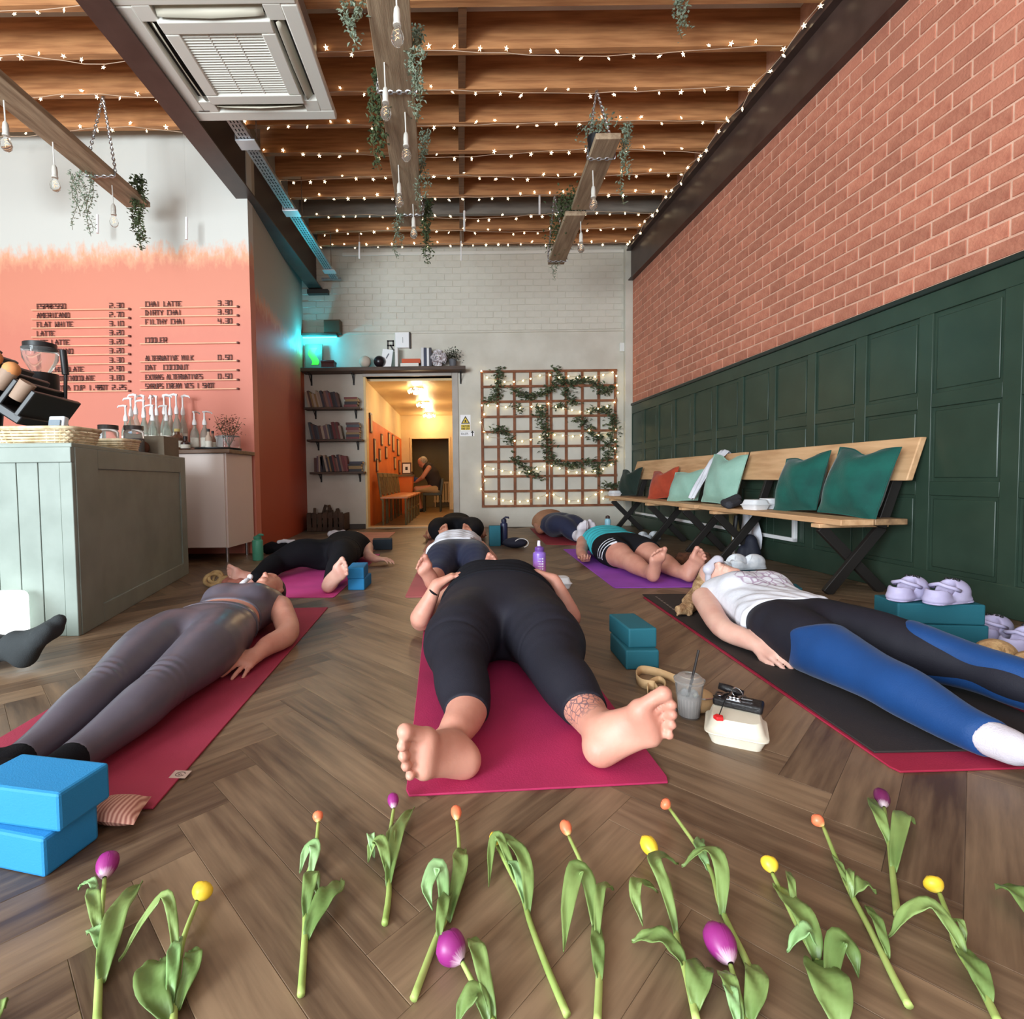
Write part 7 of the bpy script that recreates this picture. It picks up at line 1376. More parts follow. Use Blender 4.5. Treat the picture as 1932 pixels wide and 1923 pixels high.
# ================================================================== BENCHES AND WHAT IS ON THEM
m_bw = M('pale_bench_wood', srgb(222, 178, 134), .55, col2=srgb(196, 150, 108), scale=2.4, stretch=(10, 1, 10), bump=.1, bscale=10, detail=6); m_bs = M('worn_bench_seat', srgb(172, 136, 100), .5, col2=srgb(128, 98, 72), scale=2.4, stretch=(10, 1, 10), bump=.1, bscale=10, detail=6); m_bl = M('black_bench_leg', srgb(34, 30, 28), .5)
def slab(mb, s0, s1, z0, z1, h0, h1): return wrbox(mb, s0, s1, z0, z1, h0, h1)
def sY(y): return (YB - y) / .999
SEAT = .465
def bench(label, y0, y1, legs):
    s0, s1 = sY(y1), sY(y0); t = thing('bench', label, 'bench', tuple(wr((s0 + s1) / 2, 0, .35)))
    q = MB(); slab(q, s0, s1, SEAT - .035, SEAT, .14, .335); q.build('seat_plank', m_bs, t, bevel=.004); q = MB(); slab(q, s0, s1 , SEAT - .035, SEAT, .342, .54); q.build('seat_plank', m_bw, t, bevel=.004)
    q = MB(); vs = [wr(s, z, h) for (z, h) in ((.685, .155), (.935, .075)) for s in (s0, s1)]; vs += [wr(s, z, h) for (z, h) in ((.685, .115), (.935, .035)) for s in (s0, s1)]
    q.add(vs, [(0, 1, 3, 2), (5, 4, 6, 7), (0, 4, 5, 1), (2, 3, 7, 6), (1, 5, 7, 3), (0, 2, 6, 4)]); q.build('backrest', m_bw, t, bevel=.006)
    for y in legs:
        s = sY(y); w_ = .028
        def bar(a, b_, ds, nm='leg'):
            q = MB(); d = (Vector(b_) - Vector(a)).normalized(); pz = Vector((-d.y, d.x)) * .03; pts = [Vector(a) + pz, Vector(a) - pz, Vector(b_) - pz, Vector(b_) + pz]
            vs = [wr(s + ds + e, p.y, p.x) for e in (-w_ / 2, w_ / 2) for p in pts]; q.add(vs, [(3, 2, 1, 0), (4, 5, 6, 7), (0, 1, 5, 4), (1, 2, 6, 5), (2, 3, 7, 6), (3, 0, 4, 7)]); q.build(nm, m_bl, t, bevel=.003)
        bar((.12, .004), (.52, SEAT - .06), -.016); bar((.50, .004), (.16, SEAT - .06), .016); bar((.20, SEAT - .06), (.10, .70), .05, 'back_post')
        q = MB(); slab(q, s - .035, s + .035, SEAT - .06, SEAT - .036, .13, .565); q.build('batten', m_bw, t, bevel=.003)
    return t
bench('nearer pale wooden bench with crossed black legs along the green wall', 2.95, 4.56, (3.12, 4.30)); bench('further pale wooden bench with crossed black legs along the green wall', 4.63, 7.15, (4.85, 5.65, 6.85))
def velvet(n, c, c2): return M(n, c, .85, col2=c2, scale=5, sheen=.2, bump=.15, bscale=90)
m_vt = velvet('teal_velvet', srgb(12, 92, 80), srgb(7, 64, 58)); m_vs = velvet('sage_velvet', srgb(154, 192, 176), srgb(136, 174, 158)); m_vr = velvet('rust_velvet', srgb(186, 74, 44), srgb(150, 52, 30)); m_vd = velvet('dark_green_velvet', srgb(26, 46, 38), srgb(18, 34, 28))
def cushion(label, y, h, w, hgt, m, lean=.30, yaw=0, roll=0, puff=.075, dent=.02):
    t = thing('cushion', label, 'cushion', (0, 0, 0)); n = 14; top = []; bot = []
    for i in range(n + 1):
        a_, b_ = [], []
        for j in range(n + 1):
            u_, v_ = i / n * 2 - 1, j / n * 2 - 1; e = max(0, (1 - abs(u_) ** 2.2)) * max(0, (1 - abs(v_) ** 2.2)); pinx = 1 - .045 * (1 - abs(v_) ** 2) * abs(u_); piny = 1 - .045 * (1 - abs(u_) ** 2) * abs(v_)
            x = u_ * w / 2 * pinx; z = v_ * hgt / 2 * piny - dent * math.exp(-(u_ / .35) ** 2) * max(0, v_) ** 2 * 2; d = puff * e ** .6 * (1 + .12 * math.sin(5 * u_ + 3 * v_))
            a_.append((x, -d, z + hgt / 2)); b_.append((x, d, z + hgt / 2))
        top.append(a_); bot.append(b_[::-1])
    q = MB(); q.sheet(top); q.sheet(bot); q.build('cover', m, t, smooth='all')
    q = MB(); rim = [(-w / 2, 0), (w / 2, 0)]; pts = []
    for i in range(4 * n): 
        s_ = i / n
        u_, v_ = ((2 * s_ - 1, -1) if s_ < 1 else (1, 2 * (s_ - 1) - 1) if s_ < 2 else (1 - 2 * (s_ - 2), 1) if s_ < 3 else (-1, 1 - 2 * (s_ - 3)))
        pinx = 1 - .045 * (1 - abs(v_) ** 2) * abs(u_); piny = 1 - .045 * (1 - abs(u_) ** 2) * abs(v_); pts.append((u_ * w / 2 * pinx, 0, v_ * hgt / 2 * piny + hgt / 2 - dent * math.exp(-(u_ / .35) ** 2) * max(0, v_) ** 2 * 2))
    pts.append(pts[0]); q.tube(pts, .005, 6, False); q.build('piping', m, t, smooth='all')
    p = wr(sY(y), SEAT + .004, h); t.location = p; t.rotation_euler = (-lean, roll, -PI / 2 + yaw - .045); return t
cushion('deep teal velvet cushion at the near end of the bench', 3.17, .34, .42, .44, m_vt, .30, .14, .06, .10, .022); cushion('deep teal velvet cushion second from the near end of the bench', 3.64, .33, .42, .42, m_vt, .32, .12, -.10, .095, .018)
cushion('tall sage velvet cushion beside the white cloth', 4.66, .32, .44, .46, m_vs, .25, .22, .06, .085, .025); cushion('slumped sage velvet cushion in front of the rust one', 5.25, .36, .42, .34, m_vs, .42, .4, -.08, .08, .01); cushion('rust velvet cushion between the sage and dark green cushions', 5.85, .33, .42, .36, m_vr, .35, .35, -.12, .075, .03); cushion('near-black green cushion at the far end of the benches', 6.9, .32, .42, .38, m_vd, .3, .35, -.06, .075, .03)
def drape(name, label, cat, path, w, m, amp=.012, n=9, dirv=None):
    t = thing(name, label, cat, tuple(path[0])); rows = []
    P = [Vector(p) for p in path]
    for i in range((len(P) - 1) * 5 + 1):
        f_ = i / 5; k = min(int(f_), len(P) - 2); p = P[k].lerp(P[k + 1], f_ - k); ww = w if not hasattr(w, '__len__') else w[k] + (w[k + 1] - w[k]) * (f_ - k); r = []
        for j in range(n): v_ = j / (n - 1) - .5; r.append(p + Vector((amp * math.sin(v_ * 14 + i * .25), ww * v_, amp * .6 * math.cos(v_ * 11 + i * .4))))
        rows.append(r)
    q = MB(); q.sheet(rows); q.build('cloth', m, t, solid=.006, smooth='all', sub=1); return t
def hb(y, z, h): return wr(sY(y), z, h)
drape('white_scarf', 'crumpled pale cloth hanging over the bench back beside the sage cushion', 'cloth', [hb(4.98, .94, .03), hb(4.98, .97, .07), hb(4.97, .86, .20), hb(4.96, .68, .30), hb(4.96, .50, .40)], [.10, .14, .16, .13, .12], m_wht, .022)
drape('white_coat', 'white garment hanging down below the bench seat between the legs', 'coat', [hb(4.50, .44, .125), hb(4.50, .34, .12), hb(4.49, .20, .115), hb(4.48, .08, .12)], [.16, .26, .32, .34], m_wht, .02)
drape('white_sleeve', 'small white cloth end hanging below the further bench', 'cloth', [hb(5.0, .44, .125), hb(5.0, .36, .12), hb(5.0, .30, .12)], [.10, .16, .14], m_wht, .02); drape('olive_jacket', 'olive garment hanging behind the bench legs beside the white garment', 'coat', [hb(4.75, .44, .125), hb(4.74, .30, .12), hb(4.70, .10, .12)], [.14, .16, .15], M('olive_cloth', srgb(104, 92, 60), .85), .02)
c = hb(4.22, SEAT, .42); tt = thing('dark_jumper', 'crumpled charcoal jumper on the bench beside the white boxes', 'jumper', tuple(c)); F = Field(c - Vector((.22, .25, .01)), c + Vector((.22, .25, .22)), .011); f = F.blank(); [rc(F, f, np.array(c) + V3(-.13 + .02 * k, -.17 + .05 * k, .03), np.array(c) + V3(-.02 + .025 * k, -.10 + .05 * k, .045 + .03 * (k % 2)), .034, .030, .010) for k in range(7)]; body_obj(F, f, 'cloth', cloth('charcoal_knit', srgb(62, 62, 68), .9, bump=.5, bs=80), tt)
p = hb(3.92, SEAT, .43); clamshell('white takeaway box on the bench in front of the charcoal jumper', p, .3, m_foam, .17, .15, .075); p = hb(3.98, SEAT, .27); clamshell('white takeaway box on the bench behind the other one', p, .1, m_foam, .17, .15, .08); p = hb(7.02, SEAT, .44); clamshell('white takeaway box at the far end of the further bench', p, .3, m_foam, .16, .15, .07)
t = thing('pipe_trunking', 'white pipe trunking along the green wall behind the bench legs', 'trunking', tuple(hb(5.5, .2, .04))); q = MB(); wrbox(q, sY(7.3), sY(4.02), .195, .225, .021, .05); q.build('run', m_wpl, t, bevel=.003); q = MB(); wrbox(q, sY(4.05), sY(4.02), .195, .62, .021, .05); q.build('riser', m_wpl, t, bevel=.003); 
t = thing('vacuum_pole', 'slim white and black pole standing under the bench', 'pole', tuple(hb(4.5, .0, .3))); q = MB(); q.tube([hb(4.42, .004, .30), hb(4.42, .21, .30)], .012, 8); q.build('pole', m_wpl, t, smooth=True); q = MB(); q.tube([hb(4.42, .21, .30), hb(4.42, .38, .28)], .018, 8); q.build('grip', m_black, t, smooth=True)
q = MB(); c = hb(4.3, 0, .22); t = thing('dark_rucksack', 'dark rucksack on the floor under the nearer bench', 'bag', tuple(c)); F = Field(c - Vector((.2, .2, .01)), c + Vector((.2, .2, .3)), .012); f = F.blank(); rc(F, f, np.array(c) + V3(0, 0, .07), np.array(c) + V3(0, .02, .16), .09, .07, .02, ((1, 0, 0), 1.3)); rc(F, f, np.array(c) + V3(-.08, 0, .05), np.array(c) + V3(-.07, .0, .10), .045, .04, .02); body_obj(F, f, 'body', M('navy_nylon', srgb(30, 32, 46), .7), t)
# ================================================================== TULIPS LAID ON THE FLOOR
r8 = random.Random(51)
m_tst = M('tulip_stem', srgb(172, 190, 108), .5, col2=srgb(140, 164, 84), scale=14)
m_tlf = M('tulip_leaf', srgb(132, 154, 88), .42, col2=srgb(96, 122, 64), scale=5, stretch=(1, 1, 1), bump=.1, bscale=30); m_tlp = M('tulip_leaf_pale', srgb(150, 184, 130), .45, col2=srgb(112, 148, 84), scale=7)
def petal_mat(name, tipc, basec):
    m = bpy.data.materials.new(name); m.use_nodes = True; nt = m.node_tree; N = nt.nodes; L = nt.links; p = N['Principled BSDF']; p.inputs['Roughness'].default_value = .42
    uv = N.new('ShaderNodeUVMap'); uv.uv_map = 'UVMap'; sx = N.new('ShaderNodeSeparateXYZ'); L.new(uv.outputs[0], sx.inputs[0])
    mp = N.new('ShaderNodeMapping'); mp.inputs['Scale'].default_value = (30, 1.5, 1); L.new(uv.outputs[0], mp.inputs[0]); nz = N.new('ShaderNodeTexNoise'); nz.inputs['Scale'].default_value = 1; L.new(mp.outputs[0], nz.inputs['Vector'])
    a = N.new('ShaderNodeMath'); a.operation = 'MULTIPLY_ADD'; a.inputs[1].default_value = .28; L.new(nz.outputs[0], a.inputs[0]); L.new(sx.outputs['Y'], a.inputs[2])
    r = N.new('ShaderNodeValToRGB'); L.new(a.outputs[0], r.inputs[0]); e = r.color_ramp.elements; e[0].position = .14; e[0].color = (*basec, 1); e[1].position = .34; e[1].color = (*tipc, 1); L.new(r.outputs[0], p.inputs['Base Color'])
    p.inputs['Subsurface Weight'].default_value = .15; p.inputs['Subsurface Radius'].default_value = (.004, .003, .002); return m
PM = {'purple': petal_mat('petal_purple', srgb(146, 40, 120), srgb(222, 190, 206)), 'yellow': petal_mat('petal_yellow', srgb(244, 206, 56), srgb(240, 214, 90)), 'orange': petal_mat('petal_orange', srgb(236, 124, 84), srgb(246, 208, 138)), 'dark': petal_mat('petal_dark', srgb(104, 28, 78), srgb(232, 214, 222))}
def cat(pts, n):
    out = []
    for i in range(n + 1):
        f = i / n * (len(pts) - 1); k = min(int(f), len(pts) - 2); u = f - k; P0, P1, P2, P3 = pts[max(k - 1, 0)], pts[k], pts[k + 1], pts[min(k + 2, len(pts) - 1)]
        out.append(.5 * ((2 * P1) + (P2 - P0) * u + (2 * P0 - 5 * P1 + 4 * P2 - P3) * u * u + (3 * P1 - P0 - 3 * P2 + P3) * u ** 3))
    return out
def tulip(label, colour, stem, tip, hw, leaves, hl=None):
    S_ = [atz(x, y, .007) for x, y in stem]; t = thing('tulip', label, 'tulip', tuple(S_[len(S_) // 2] * 1.0 - Vector((0, 0, .007))), 'cut tulips laid on the floor')
    n = len(S_)
    for i in range(n): S_[i].z = .0062 + .012 * max(0, (i / (n - 1) - .55)) * 2
    q = MB(); cs = cat(S_, 26); q.tube(cs, [.0056 - .0022 * i / 26 for i in range(27)], 9); q.build('stem', m_tst, t, smooth='all')
    b = cs[-1]; tp = atz(tip[0], tip[1], .026); d = (tp - b); L_ = d.length * 1.22; d = d.normalized(); side = d.cross(Vector((0, 0, 1))).normalized(); up = side.cross(d)
    b = b + up * .002
    for k in range(6):
        inner = k >= 3; a0 = 2 * PI * (k % 3) / 3 + (PI / 3 if inner else 0) + .35; R = hw / 2 * (.90 if inner else 1.0); rows = []; uv = []
        for i in range(9):
            v = i / 8; r = R * (math.sin(PI * min(1, (v * .87 + .025))) ** .62) * (1.0 if v < .75 else 1 - .55 * ((v - .75) / .25) ** 1.6); half = (.62 + .10 * math.sin(PI * v)) * PI * (1 - .0 * v) * (1 if v < .6 else max(.05, 1 - ((v - .6) / .4) ** 1.7)); row = []
            for j in range(7):
                a = a0 + (j / 6 - .5) * half; rr = r * (1 + .05 * math.cos((j / 6 - .5) * PI)) ; row.append(b + d * (L_ * v) + (side * math.cos(a) + up * math.sin(a)) * rr); uv.append((j / 6, v))
            rows.append(row)
        q = MB(); q.sheet(rows); o = q.build('petal', PM[colour], t, smooth='all'); ul = o.data.uv_layers.new(name='UVMap')
        for lp_ in o.data.loops: ul.data[lp_.index].uv = uv[lp_.vertex_index]
    for (pts, w, lift, pale) in leaves:
        P_ = [atz(x, y, .010) for x, y in pts]; C_ = cat(P_, 16); rows = []
        for i, p in enumerate(C_):
            u = i / 16; tg = (C_[min(i + 1, 16)] - C_[max(i - 1, 0)]).normalized(); sd_ = tg.cross(Vector((0, 0, 1))).normalized(); ww = w * .84 * (max(.0, math.sin(PI * (u * .90 + .07))) ** .8) * (1 if u < .8 else max(.04, 1 - ((u - .8) / .2) ** 1.5)) / 2
            z = .006 + lift * math.sin(PI * min(1, u * 1.05)) ; row = []
            for j in range(7): s_ = (j - 3) / 3; row.append(Vector((p.x, p.y, z)) + sd_ * (ww * s_) + Vector((0, 0, .35 * ww * abs(s_) ** 1.6 + .0025 * math.sin(u * 17 + j))))
            rows.append(row)
        q = MB(); q.sheet(rows); q.build('leaf', m_tlp if pale else m_tlf, t, solid=.0012, smooth='all')
tulip('purple tulip with wide leaves, nearest the blue blocks', 'purple', [(183, 1930), (188, 1810), (190, 1750), (198, 1668)], (206, 1618), .036, [([(192, 1850), (205, 1800), (222, 1745), (246, 1697), (269, 1659)], .040, .02, 0), ([(188, 1770), (176, 1720), (175, 1675)], .024, .03, 0), ([(183, 1690), (172, 1680), (147, 1673)], .016, .02, 1), ([(194, 1800), (182, 1775), (164, 1757)], .022, .02, 1)])
tulip('yellow tulip with arching leaf in the lower left corner', 'yellow', [(326, 1935), (332, 1860), (346, 1775), (373, 1712)], (388, 1672), .034, [([(334, 1835), (328, 1775), (312, 1742), (277, 1760), (224, 1808)], .020, .05, 0), ([(318, 1925), (285, 1880), (294, 1838), (303, 1806)], .050, .02, 0), ([(322, 1900), (330, 1830), (339, 1766)], .022, .03, 1), ([(335, 1900), (362, 1845), (364, 1815), (356, 1792)], .030, .02, 0)])
tulip('orange tulip with curled leaf halfway up, between the crimson and magenta mats', 'orange', [(568, 1876), (576, 1750), (577, 1665), (594, 1616), (601, 1561)], (599, 1535), .021, [([(578, 1768), (606, 1722), (632, 1692), (644, 1655)], .042, .02, 0), ([(586, 1652), (595, 1625), (582, 1618), (565, 1642)], .026, .03, 1), ([(576, 1730), (584, 1690), (592, 1668), (600, 1690)], .030, .025, 0)])
tulip('purple tulip at the near left corner of the magenta mat', 'purple', [(726, 1742), (734, 1680), (730, 1620), (736, 1575), (743, 1535)], (741, 1503), .024, [([(732, 1670), (744, 1610), (760, 1562), (782, 1520)], .032, .02, 0), ([(732, 1650), (724, 1622), (706, 1606), (694, 1622)], .028, .03, 0), ([(705, 1614), (700, 1600), (708, 1586)], .018, .03, 1), ([(734, 1640), (738, 1590), (748, 1555)], .022, .02, 0)])
tulip('orange tulip in front of the left foot on the magenta mat', 'orange', [(780, 1884), (823, 1771), (848, 1715), (866, 1655), (866, 1598), (862, 1558)], (860, 1526), .022, [([(838, 1735), (836, 1680), (824, 1662), (806, 1690), (816, 1712)], .032, .03, 1), ([(846, 1735), (868, 1655), (868, 1625), (878, 1598)], .034, .02, 0), ([(828, 1770), (838, 1720), (850, 1680)], .024, .02, 0)])
tulip('half-hidden yellow tulip with drooping leaves, centre of the row', 'yellow', [(1070, 1914), (1030, 1820), (1000, 1740), (985, 1690), (960, 1645), (938, 1606)], (930, 1576), .020, [([(975, 1668), (948, 1612), (930, 1606), (922, 1668)], .022, .03, 0), ([(996, 1720), (994, 1665), (966, 1608), (934, 1572)], .030, .03, 0), ([(990, 1705), (972, 1650), (952, 1625)], .020, .02, 1)])
tulip('orange tulip with two spread leaves right of the centre', 'orange', [(1127, 1930), (1131, 1820), (1128, 1754), (1113, 1672), (1073, 1587)], (1064, 1554), .023, [([(1124, 1755), (1110, 1690), (1088, 1680), (1073, 1725), (1063, 1790)], .036, .04, 0), ([(1126, 1775), (1134, 1706), (1158, 1674)], .020, .03, 0), ([(1131, 1850), (1127, 1790), (1125, 1740)], .024, .012, 0)])
tulip('yellow tulip with long arching leaf in front of the red foot mat corner', 'yellow', [(1314, 1925), (1296, 1842), (1279, 1779), (1271, 1729), (1261, 1671), (1237, 1627)], (1217, 1586), .030, [([(1276, 1762), (1254, 1708), (1234, 1673), (1252, 1641), (1280, 1626)], .028, .05, 0), ([(1240, 1680), (1206, 1688), (1198, 1712), (1213, 1742)], .024, .03, 0), ([(1292, 1820), (1264, 1797), (1228, 1782), (1192, 1771)], .036, .02, 0), ([(1312, 1900), (1320, 1855), (1334, 1822)], .042, .02, 0)])
tulip('orange tulip with hooked leaf below the cream takeaway box', 'orange', [(1427, 1857), (1402, 1799), (1377, 1749), (1357, 1704), (1334, 1634), (1263, 1534)], (1250, 1514), .024, [([(1336, 1640), (1319, 1612), (1324, 1580)], .024, .02, 1), ([(1362, 1725), (1360, 1680), (1330, 1640), (1286, 1630)], .032, .05, 0)])
tulip('large purple tulip lying at the bottom right of the centre', 'purple', [(1408, 1935), (1394, 1879), (1378, 1833)], (1347, 1756), .044, [([(1398, 1930), (1374, 1870), (1356, 1832)], .026, .02, 0), ([(1414, 1925), (1428, 1870), (1412, 1816)], .034, .02, 0), ([(1392, 1935), (1378, 1890), (1368, 1860)], .020, .02, 1)])
tulip('yellow tulip with broad folded leaves, right of the large purple one', 'yellow', [(1585, 1935), (1555, 1840), (1500, 1740), (1457, 1658)], (1448, 1622), .028, [([(1540, 1812), (1526, 1780), (1490, 1722), (1458, 1664)], .040, .03, 0), ([(1500, 1730), (1492, 1690), (1484, 1643)], .014, .03, 0), ([(1550, 1800), (1520, 1786), (1485, 1790)], .026, .03, 1), ([(1566, 1880), (1576, 1810), (1602, 1812), (1620, 1838)], .034, .03, 0), ([(1582, 1935), (1560, 1870), (1534, 1806)], .062, .02, 0)])
tulip('orange tulip with slender stem in front of the red mat corner', 'orange', [(1715, 1897), (1685, 1841), (1643, 1756), (1604, 1683), (1579, 1629), (1553, 1569)], (1535, 1543), .024, [([(1608, 1695), (1603, 1675), (1610, 1645)], .014, .03, 0), ([(1606, 1690), (1628, 1684), (1654, 1682)], .026, .02, 0), ([(1676, 1802), (1654, 1750), (1632, 1706)], .018, .015, 0), ([(1600, 1675), (1584, 1640), (1570, 1610)], .012, .012, 0)])
tulip('dark purple tulip with white base, furthest right of the purple ones', 'dark', [(1693, 1727), (1685, 1656), (1677, 1590), (1668, 1533)], (1661, 1496), .028, [([(1677, 1592), (1655, 1556), (1639, 1503)], .026, .03, 0), ([(1686, 1640), (1697, 1582), (1707, 1556), (1728, 1551)], .034, .03, 0)])
tulip('yellow tulip with bowed leaf near the right edge', 'yellow', [(1885, 1930), (1844, 1849), (1804, 1783), (1791, 1740), (1772, 1696)], (1753, 1660), .030, [([(1822, 1806), (1790, 1774), (1750, 1750), (1711, 1746), (1677, 1762)], .030, .04, 0), ([(1866, 1890), (1838, 1836), (1806, 1782)], .032, .015, 0), ([(1790, 1738), (1812, 1760), (1822, 1776)], .012, .02, 0)])
tulip('tulip mostly beyond the right edge with one leaf showing', 'yellow', [(2060, 1930), (2010, 1830), (1985, 1790)], (1965, 1755), .03, [([(1990, 1790), (1940, 1722), (1900, 1688), (1879, 1672)], .046, .02, 0)])
tulip('large purple tulip at the bottom centre pointing left', 'purple', [(930, 1930), (908, 1885), (894, 1860), (872, 1828)], (838, 1776), .046, [([(932, 1925), (910, 1855), (896, 1805), (885, 1768)], .028, .03, 0), ([(920, 1930), (905, 1895), (880, 1905), (860, 1930)], .030, .02, 0)])
tulip('tulip in the bottom left corner with only leaf tips showing', 'purple', [(-40, 1990), (-30, 1930), (-22, 1890)], (-30, 1850), .03, [([(-20, 1960), (0, 1915), (10, 1895)], .020, .02, 0)])
# ================================================================== THE CORRIDOR
m_chw = M('corridor_chair_wood', srgb(126, 112, 74), .5, col2=srgb(96, 84, 54), scale=4); m_cht = M('chair_seat_orange', srgb(206, 134, 84), .4, col2=srgb(180, 108, 62), scale=4)
def cchair():
    t = thing('corridor_chair', 'wooden slat-back chair with orange seat nearest the doorway in the corridor row', 'chair', (0, 0, 0), 'row of corridor chairs')
    q = MB(); q.b2((-.02, -.22, .42), (.42, .22, .455)); q.build('seat', m_cht, t, bevel=.01)
    for x, y in ((.02, -.19), (.02, .19), (.38, -.19), (.38, .19)): q = MB(); q.tube([(x, y, 0), (x, y, .43)], .018, 8); q.build('leg', m_chw, t)
    for y in (-.20, .20): q = MB(); q.tube([(.0, y, .40), (-.05, y, .82)], .018, 8); q.build('back_post', m_chw, t)
    for y in (-.11, 0, .11): q = MB(); q.box((-.032, y, .64), (.014, .055, .32), Ry(-.12)); q.build('back_slat', m_chw, t)
    q = MB(); q.box((-.05, 0, .80), (.024, .43, .07), Ry(-.12)); q.build('top_rail', m_chw, t, bevel=.006); q = MB(); q.b2((.36, -.2, .2), (.39, .2, .23)); q.build('stretcher', m_chw, t); return t
c0 = cchair(); c0.location = (-1.27, 8.25, 0)
for i, nm_ in enumerate(('second', 'third', 'fourth', 'fifth')): dup(c0, (-1.27, 8.25 + .50 * (i + 1), 0), None, 'wooden slat-back chair with orange seat, %s from the doorway in the corridor row' % nm_)
m_pf = M('dark_picture_frame', srgb(84, 54, 36), .5); m_pp = M('picture_paper', srgb(206, 178, 136), .7)
for i, (y, z, w_, h_) in enumerate(((7.95, 1.60, .16, .30), (8.25, 1.20, .14, .36), (8.45, .96, .14, .22), (8.75, 1.14, .16, .22), (9.0, 1.42, .18, .20), (9.5, 1.22, .2, .22), (9.9, 1.5, .2, .24), (10.5, 1.46, .26, .34), (10.7, 1.06, .24, .26), (11.3, 1.42, .3, .36), (11.5, 1.0, .26, .3))):
    t = thing('framed_picture', 'dark framed picture on the orange corridor wall, %s from the doorway' % (names + ['eleventh'])[i], 'picture', (XL + .01, y, z)); q = MB(); q.b2((XL + .006, y - w_ / 2, z - h_ / 2), (XL + .026, y + w_ / 2, z + h_ / 2)); q.build('frame', m_pf, t, bevel=.003); q = MB(); q.b2((XL + .026, y - w_ / 2 + .025, z - h_ / 2 + .025), (XL + .028, y + w_ / 2 - .025, z + h_ / 2 - .025)); q.build('print', m_pp, t)
m_lampg = M('corridor_lamp_glow', (1, .9, .6), .5, emit=(1, .78, .42), estr=9); m_cryst = M('lamp_crystal', (1, .95, .85), .1, trans=.8, ior=1.4)
for y, nm_ in ((8.35, 'nearest'), (9.9, 'middle'), (11.6, 'furthest')):
    t = thing('ceiling_lamp', 'glowing crystal ceiling lamp in the corridor, %s one' % nm_, 'lamp', (-.72, y, 2.2)); q = MB(); q.lathe([(.12, -.02), (.12, 0)], (-.72, y, 2.2), 18); q.build('plate', m_chrome, t, smooth=True); q = MB(); q.sph((-.72, y, 2.13), (.05, .05, .04), 12, 8); q.build('bulb', m_lampg, t, smooth='all')
    q = MB()
    for k in range(16): a = 2 * PI * k / 16; q.sph((-.72 + .13 * math.cos(a), y + .13 * math.sin(a), 2.15 - .02 * (k % 2)), (.012, .012, .02), 6, 4)
    q.build('crystal', m_lampg, t)['kind'] = 'stuff'
m_lampg.cycles.emission_sampling = 'NONE'
t = thing('side_table', 'narrow tapered wooden table holding a framed card at the corridor end', 'table', (-1.22, 10.95, 0)); q = MB(); q.b2((-1.40, 10.7, .78), (-1.02, 11.05, .82)); q.build('top', m_chw, t); q = MB(); q.add([(-1.36, 10.75, 0), (-1.10, 10.75, 0), (-1.10, 11.0, 0), (-1.36, 11.0, 0), (-1.40, 10.72, .78), (-1.03, 10.72, .78), (-1.03, 11.03, .78), (-1.40, 11.03, .78)], [(3, 2, 1, 0), (4, 5, 6, 7), (0, 1, 5, 4), (1, 2, 6, 5), (2, 3, 7, 6), (3, 0, 4, 7)]); q.build('body', m_or, t)
t = thing('framed_card', 'small dark frame with pale card standing on the corridor side table', 'picture', (-1.2, 10.8, .82)); q = MB(); q.box((-1.16, 10.78, .95), (.20, .02, .25), Rx(-.15)); q.build('frame', m_pf, t); q = MB(); q.box((-1.16, 10.766, .95), (.15, .004, .19), Rx(-.15)); q.build('card', m_wpl, t); q = MB(); q.box((-1.16, 10.762, .95), (.05, .004, .07), Rx(-.15)); q.build('motif', m_ink, t)
t = thing('radiator', 'cream panel radiator behind the seated person in the corridor', 'radiator', (-.5, 13.1, 0))
for i in range(9): q = MB(); q.b2((-.72 + i * .07, 13.05, .12), (-.72 + i * .07 + .055, 13.1, .62)); q.build('column', m_cr, t, bevel=.01)
q = MB(); q.b2((-.70, 13.06, 0), (-.68, 13.10, .14)); q.b2((-.12, 13.06, 0), (-.10, 13.10, .14)); q.b2((-.73, 13.04, .60), (-.08, 13.12, .65)); q.b2((-.73, 13.06, .14), (-.08, 13.10, .17)); q.build('header', m_cr, t)
# stool and seated person, seen from the side, facing left
t = thing('low_chair', 'dark low chair under the seated person in the corridor', 'chair', (-.70, 11.4, 0)); m_dch = M('dark_chair', srgb(64, 66, 56), .6)
q = MB(); q.b2((-.86, 11.2, .36), (-.46, 11.62, .42)); q.build('seat', m_dch, t, bevel=.01); q = MB(); q.box((-.45, 11.41, .55), (.05, .42, .36), Ry(.12)); q.build('backrest', m_dch, t, bevel=.01)
for x in (-.84, -.48):
    for y in (11.23, 11.59): q = MB(); q.tube([(x, y, 0), (x, y, .38)], .02, 8); q.build('leg', m_dch, t)
P10 = thing('person', 'seated grey-haired person in dark vest bent forward in the corridor', 'person', (-.72, 11.4, 0)); F = Field((-1.30, 11.05, -.01), (-.35, 11.8, 1.30), .011); f = F.blank(); tf = F.blank(); lf_ = F.blank(); yc = 11.41
chain(F, tf, [(-.60, yc, .50), (-.60, yc, .66), (-.68, yc, .84), (-.74, yc, .96)], [.155, .14, .15, .12], .04, ((0, 1, 0), .85))
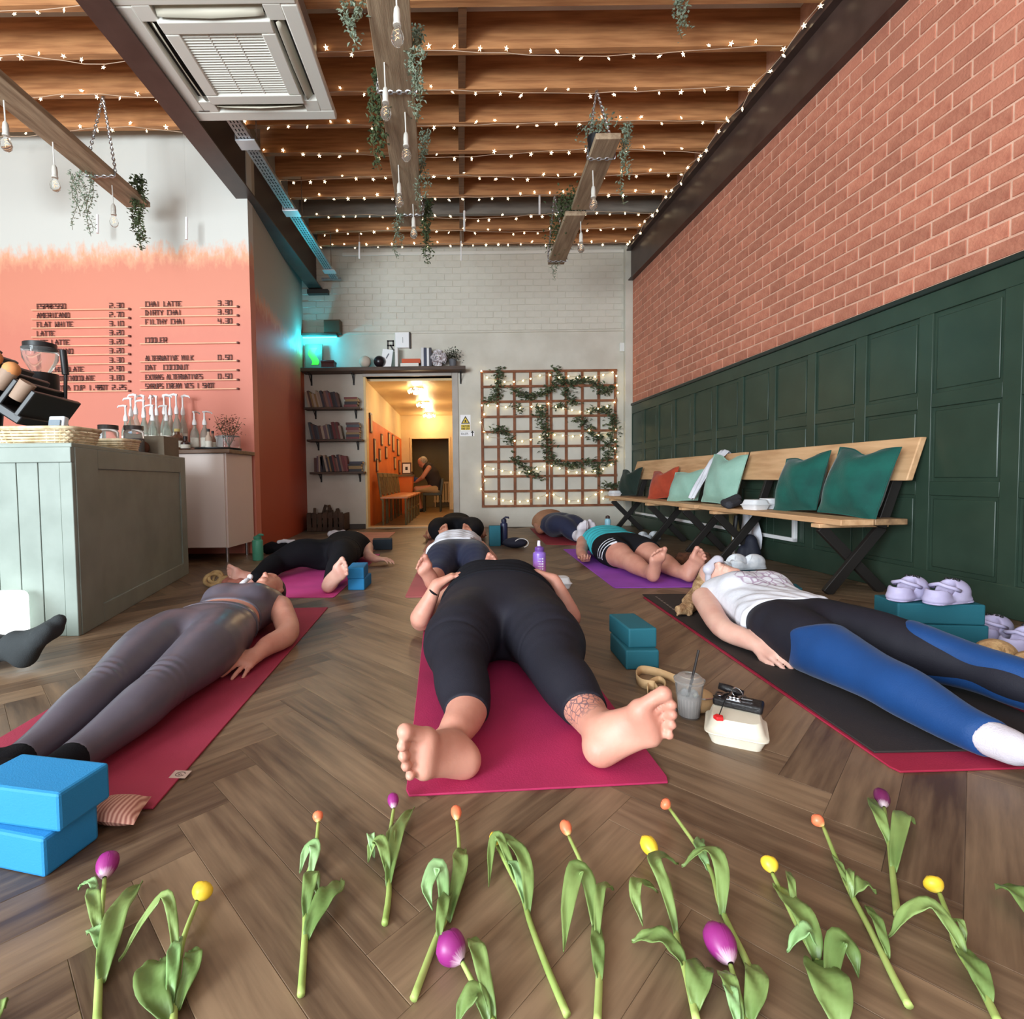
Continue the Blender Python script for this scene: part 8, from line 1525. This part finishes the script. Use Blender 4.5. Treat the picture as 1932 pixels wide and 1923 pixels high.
for sy in (-1, 1):
    a = F.blank(); chain(F, a, [(-.72, yc + .16 * sy, .97), (-.86, yc + .20 * sy, .76), (-1.02, yc + .08 * sy, .66)], [.055, .045, .032], .01); hand(F, a, V3(-1.02, yc + .08 * sy, .66), V3(-.9, -.3 * sy, .1), V3(0, 0, -1), sy, .95, .5); f = smin(f, a, .012)
    l = F.blank(); chain(F, l, [(-.62, yc + .10 * sy, .50), (-1.00, yc + .13 * sy, .50), (-.98, yc + .12 * sy, .28), (-.93, yc + .11 * sy, .10)], [.095, .068, .056, .038], .015); lf_ = smin(lf_, l, .03)
    foot(F, f, V3(-.88, yc + .11 * sy, 0), V3(-1, .1 * sy, 0), V3(0, 0, 1), .98, sy, False)
g = F.blank(); head(F, g, V3(-.88, yc, 1.10), V3(-.75, 0, -.6), V3(-.55, 0, .8), .98); rc(F, g, (-.76, yc, .98), (-.84, yc, 1.05), .055, .055, .03)
al = smin(smin(smin(tf, lf_, .04), f, .02), g, .02); body_obj(F, al, 'body', m_skin2, P10)
body_obj(F, smax(tf - .012, halfspace(F, (-.6, yc, .46), (0, 0, -1)), .01), 'vest', cloth('dark_vest', srgb(52, 44, 40), .85), P10)
body_obj(F, smax(smin(lf_, tf, .03) - .010, np.maximum(halfspace(F, (-.6, yc, .50), (-.25, 0, .97)) - .08, halfspace(F, (-.98, yc, .36), (0, 0, -1))), .01), 'shorts', cloth('tan_shorts', srgb(176, 146, 104), .85), P10)
hh = F.blank(); ell(F, hh, (-.855, yc, 1.135), (.095, .085, .092), None, .01); hh = smax(hh, halfspace(F, (-.90, yc, 1.10), (-.75, 0, -.75)), .02); body_obj(F, hh, 'hair', M('grey_hair', srgb(170, 160, 144), .6, col2=srgb(130, 120, 106), scale=30, bump=.5), P10)
body_obj(F, smax(smin(f, lf_, .02) - .008, halfspace(F, (-.9, yc, .075), (0, 0, 1)), .006), 'shoes', m_black, P10)
t = thing('blue_bag', 'blue folded bag held on the knees of the seated person', 'bag', (-1.06, yc, .7)); q = MB(); q.box((-1.06, yc, .72), (.20, .24, .10), Ry(.3)); q.build('body', M('blue_bag', srgb(40, 62, 120), .6), t, bevel=.03, seg=4); q = MB(); q.tube([(-1.10, yc - .08, .78), (-1.12, yc - .06, .88), (-1.10, yc + .06, .88), (-1.08, yc + .08, .78)], .01, 6); q.build('strap', m_black, t)
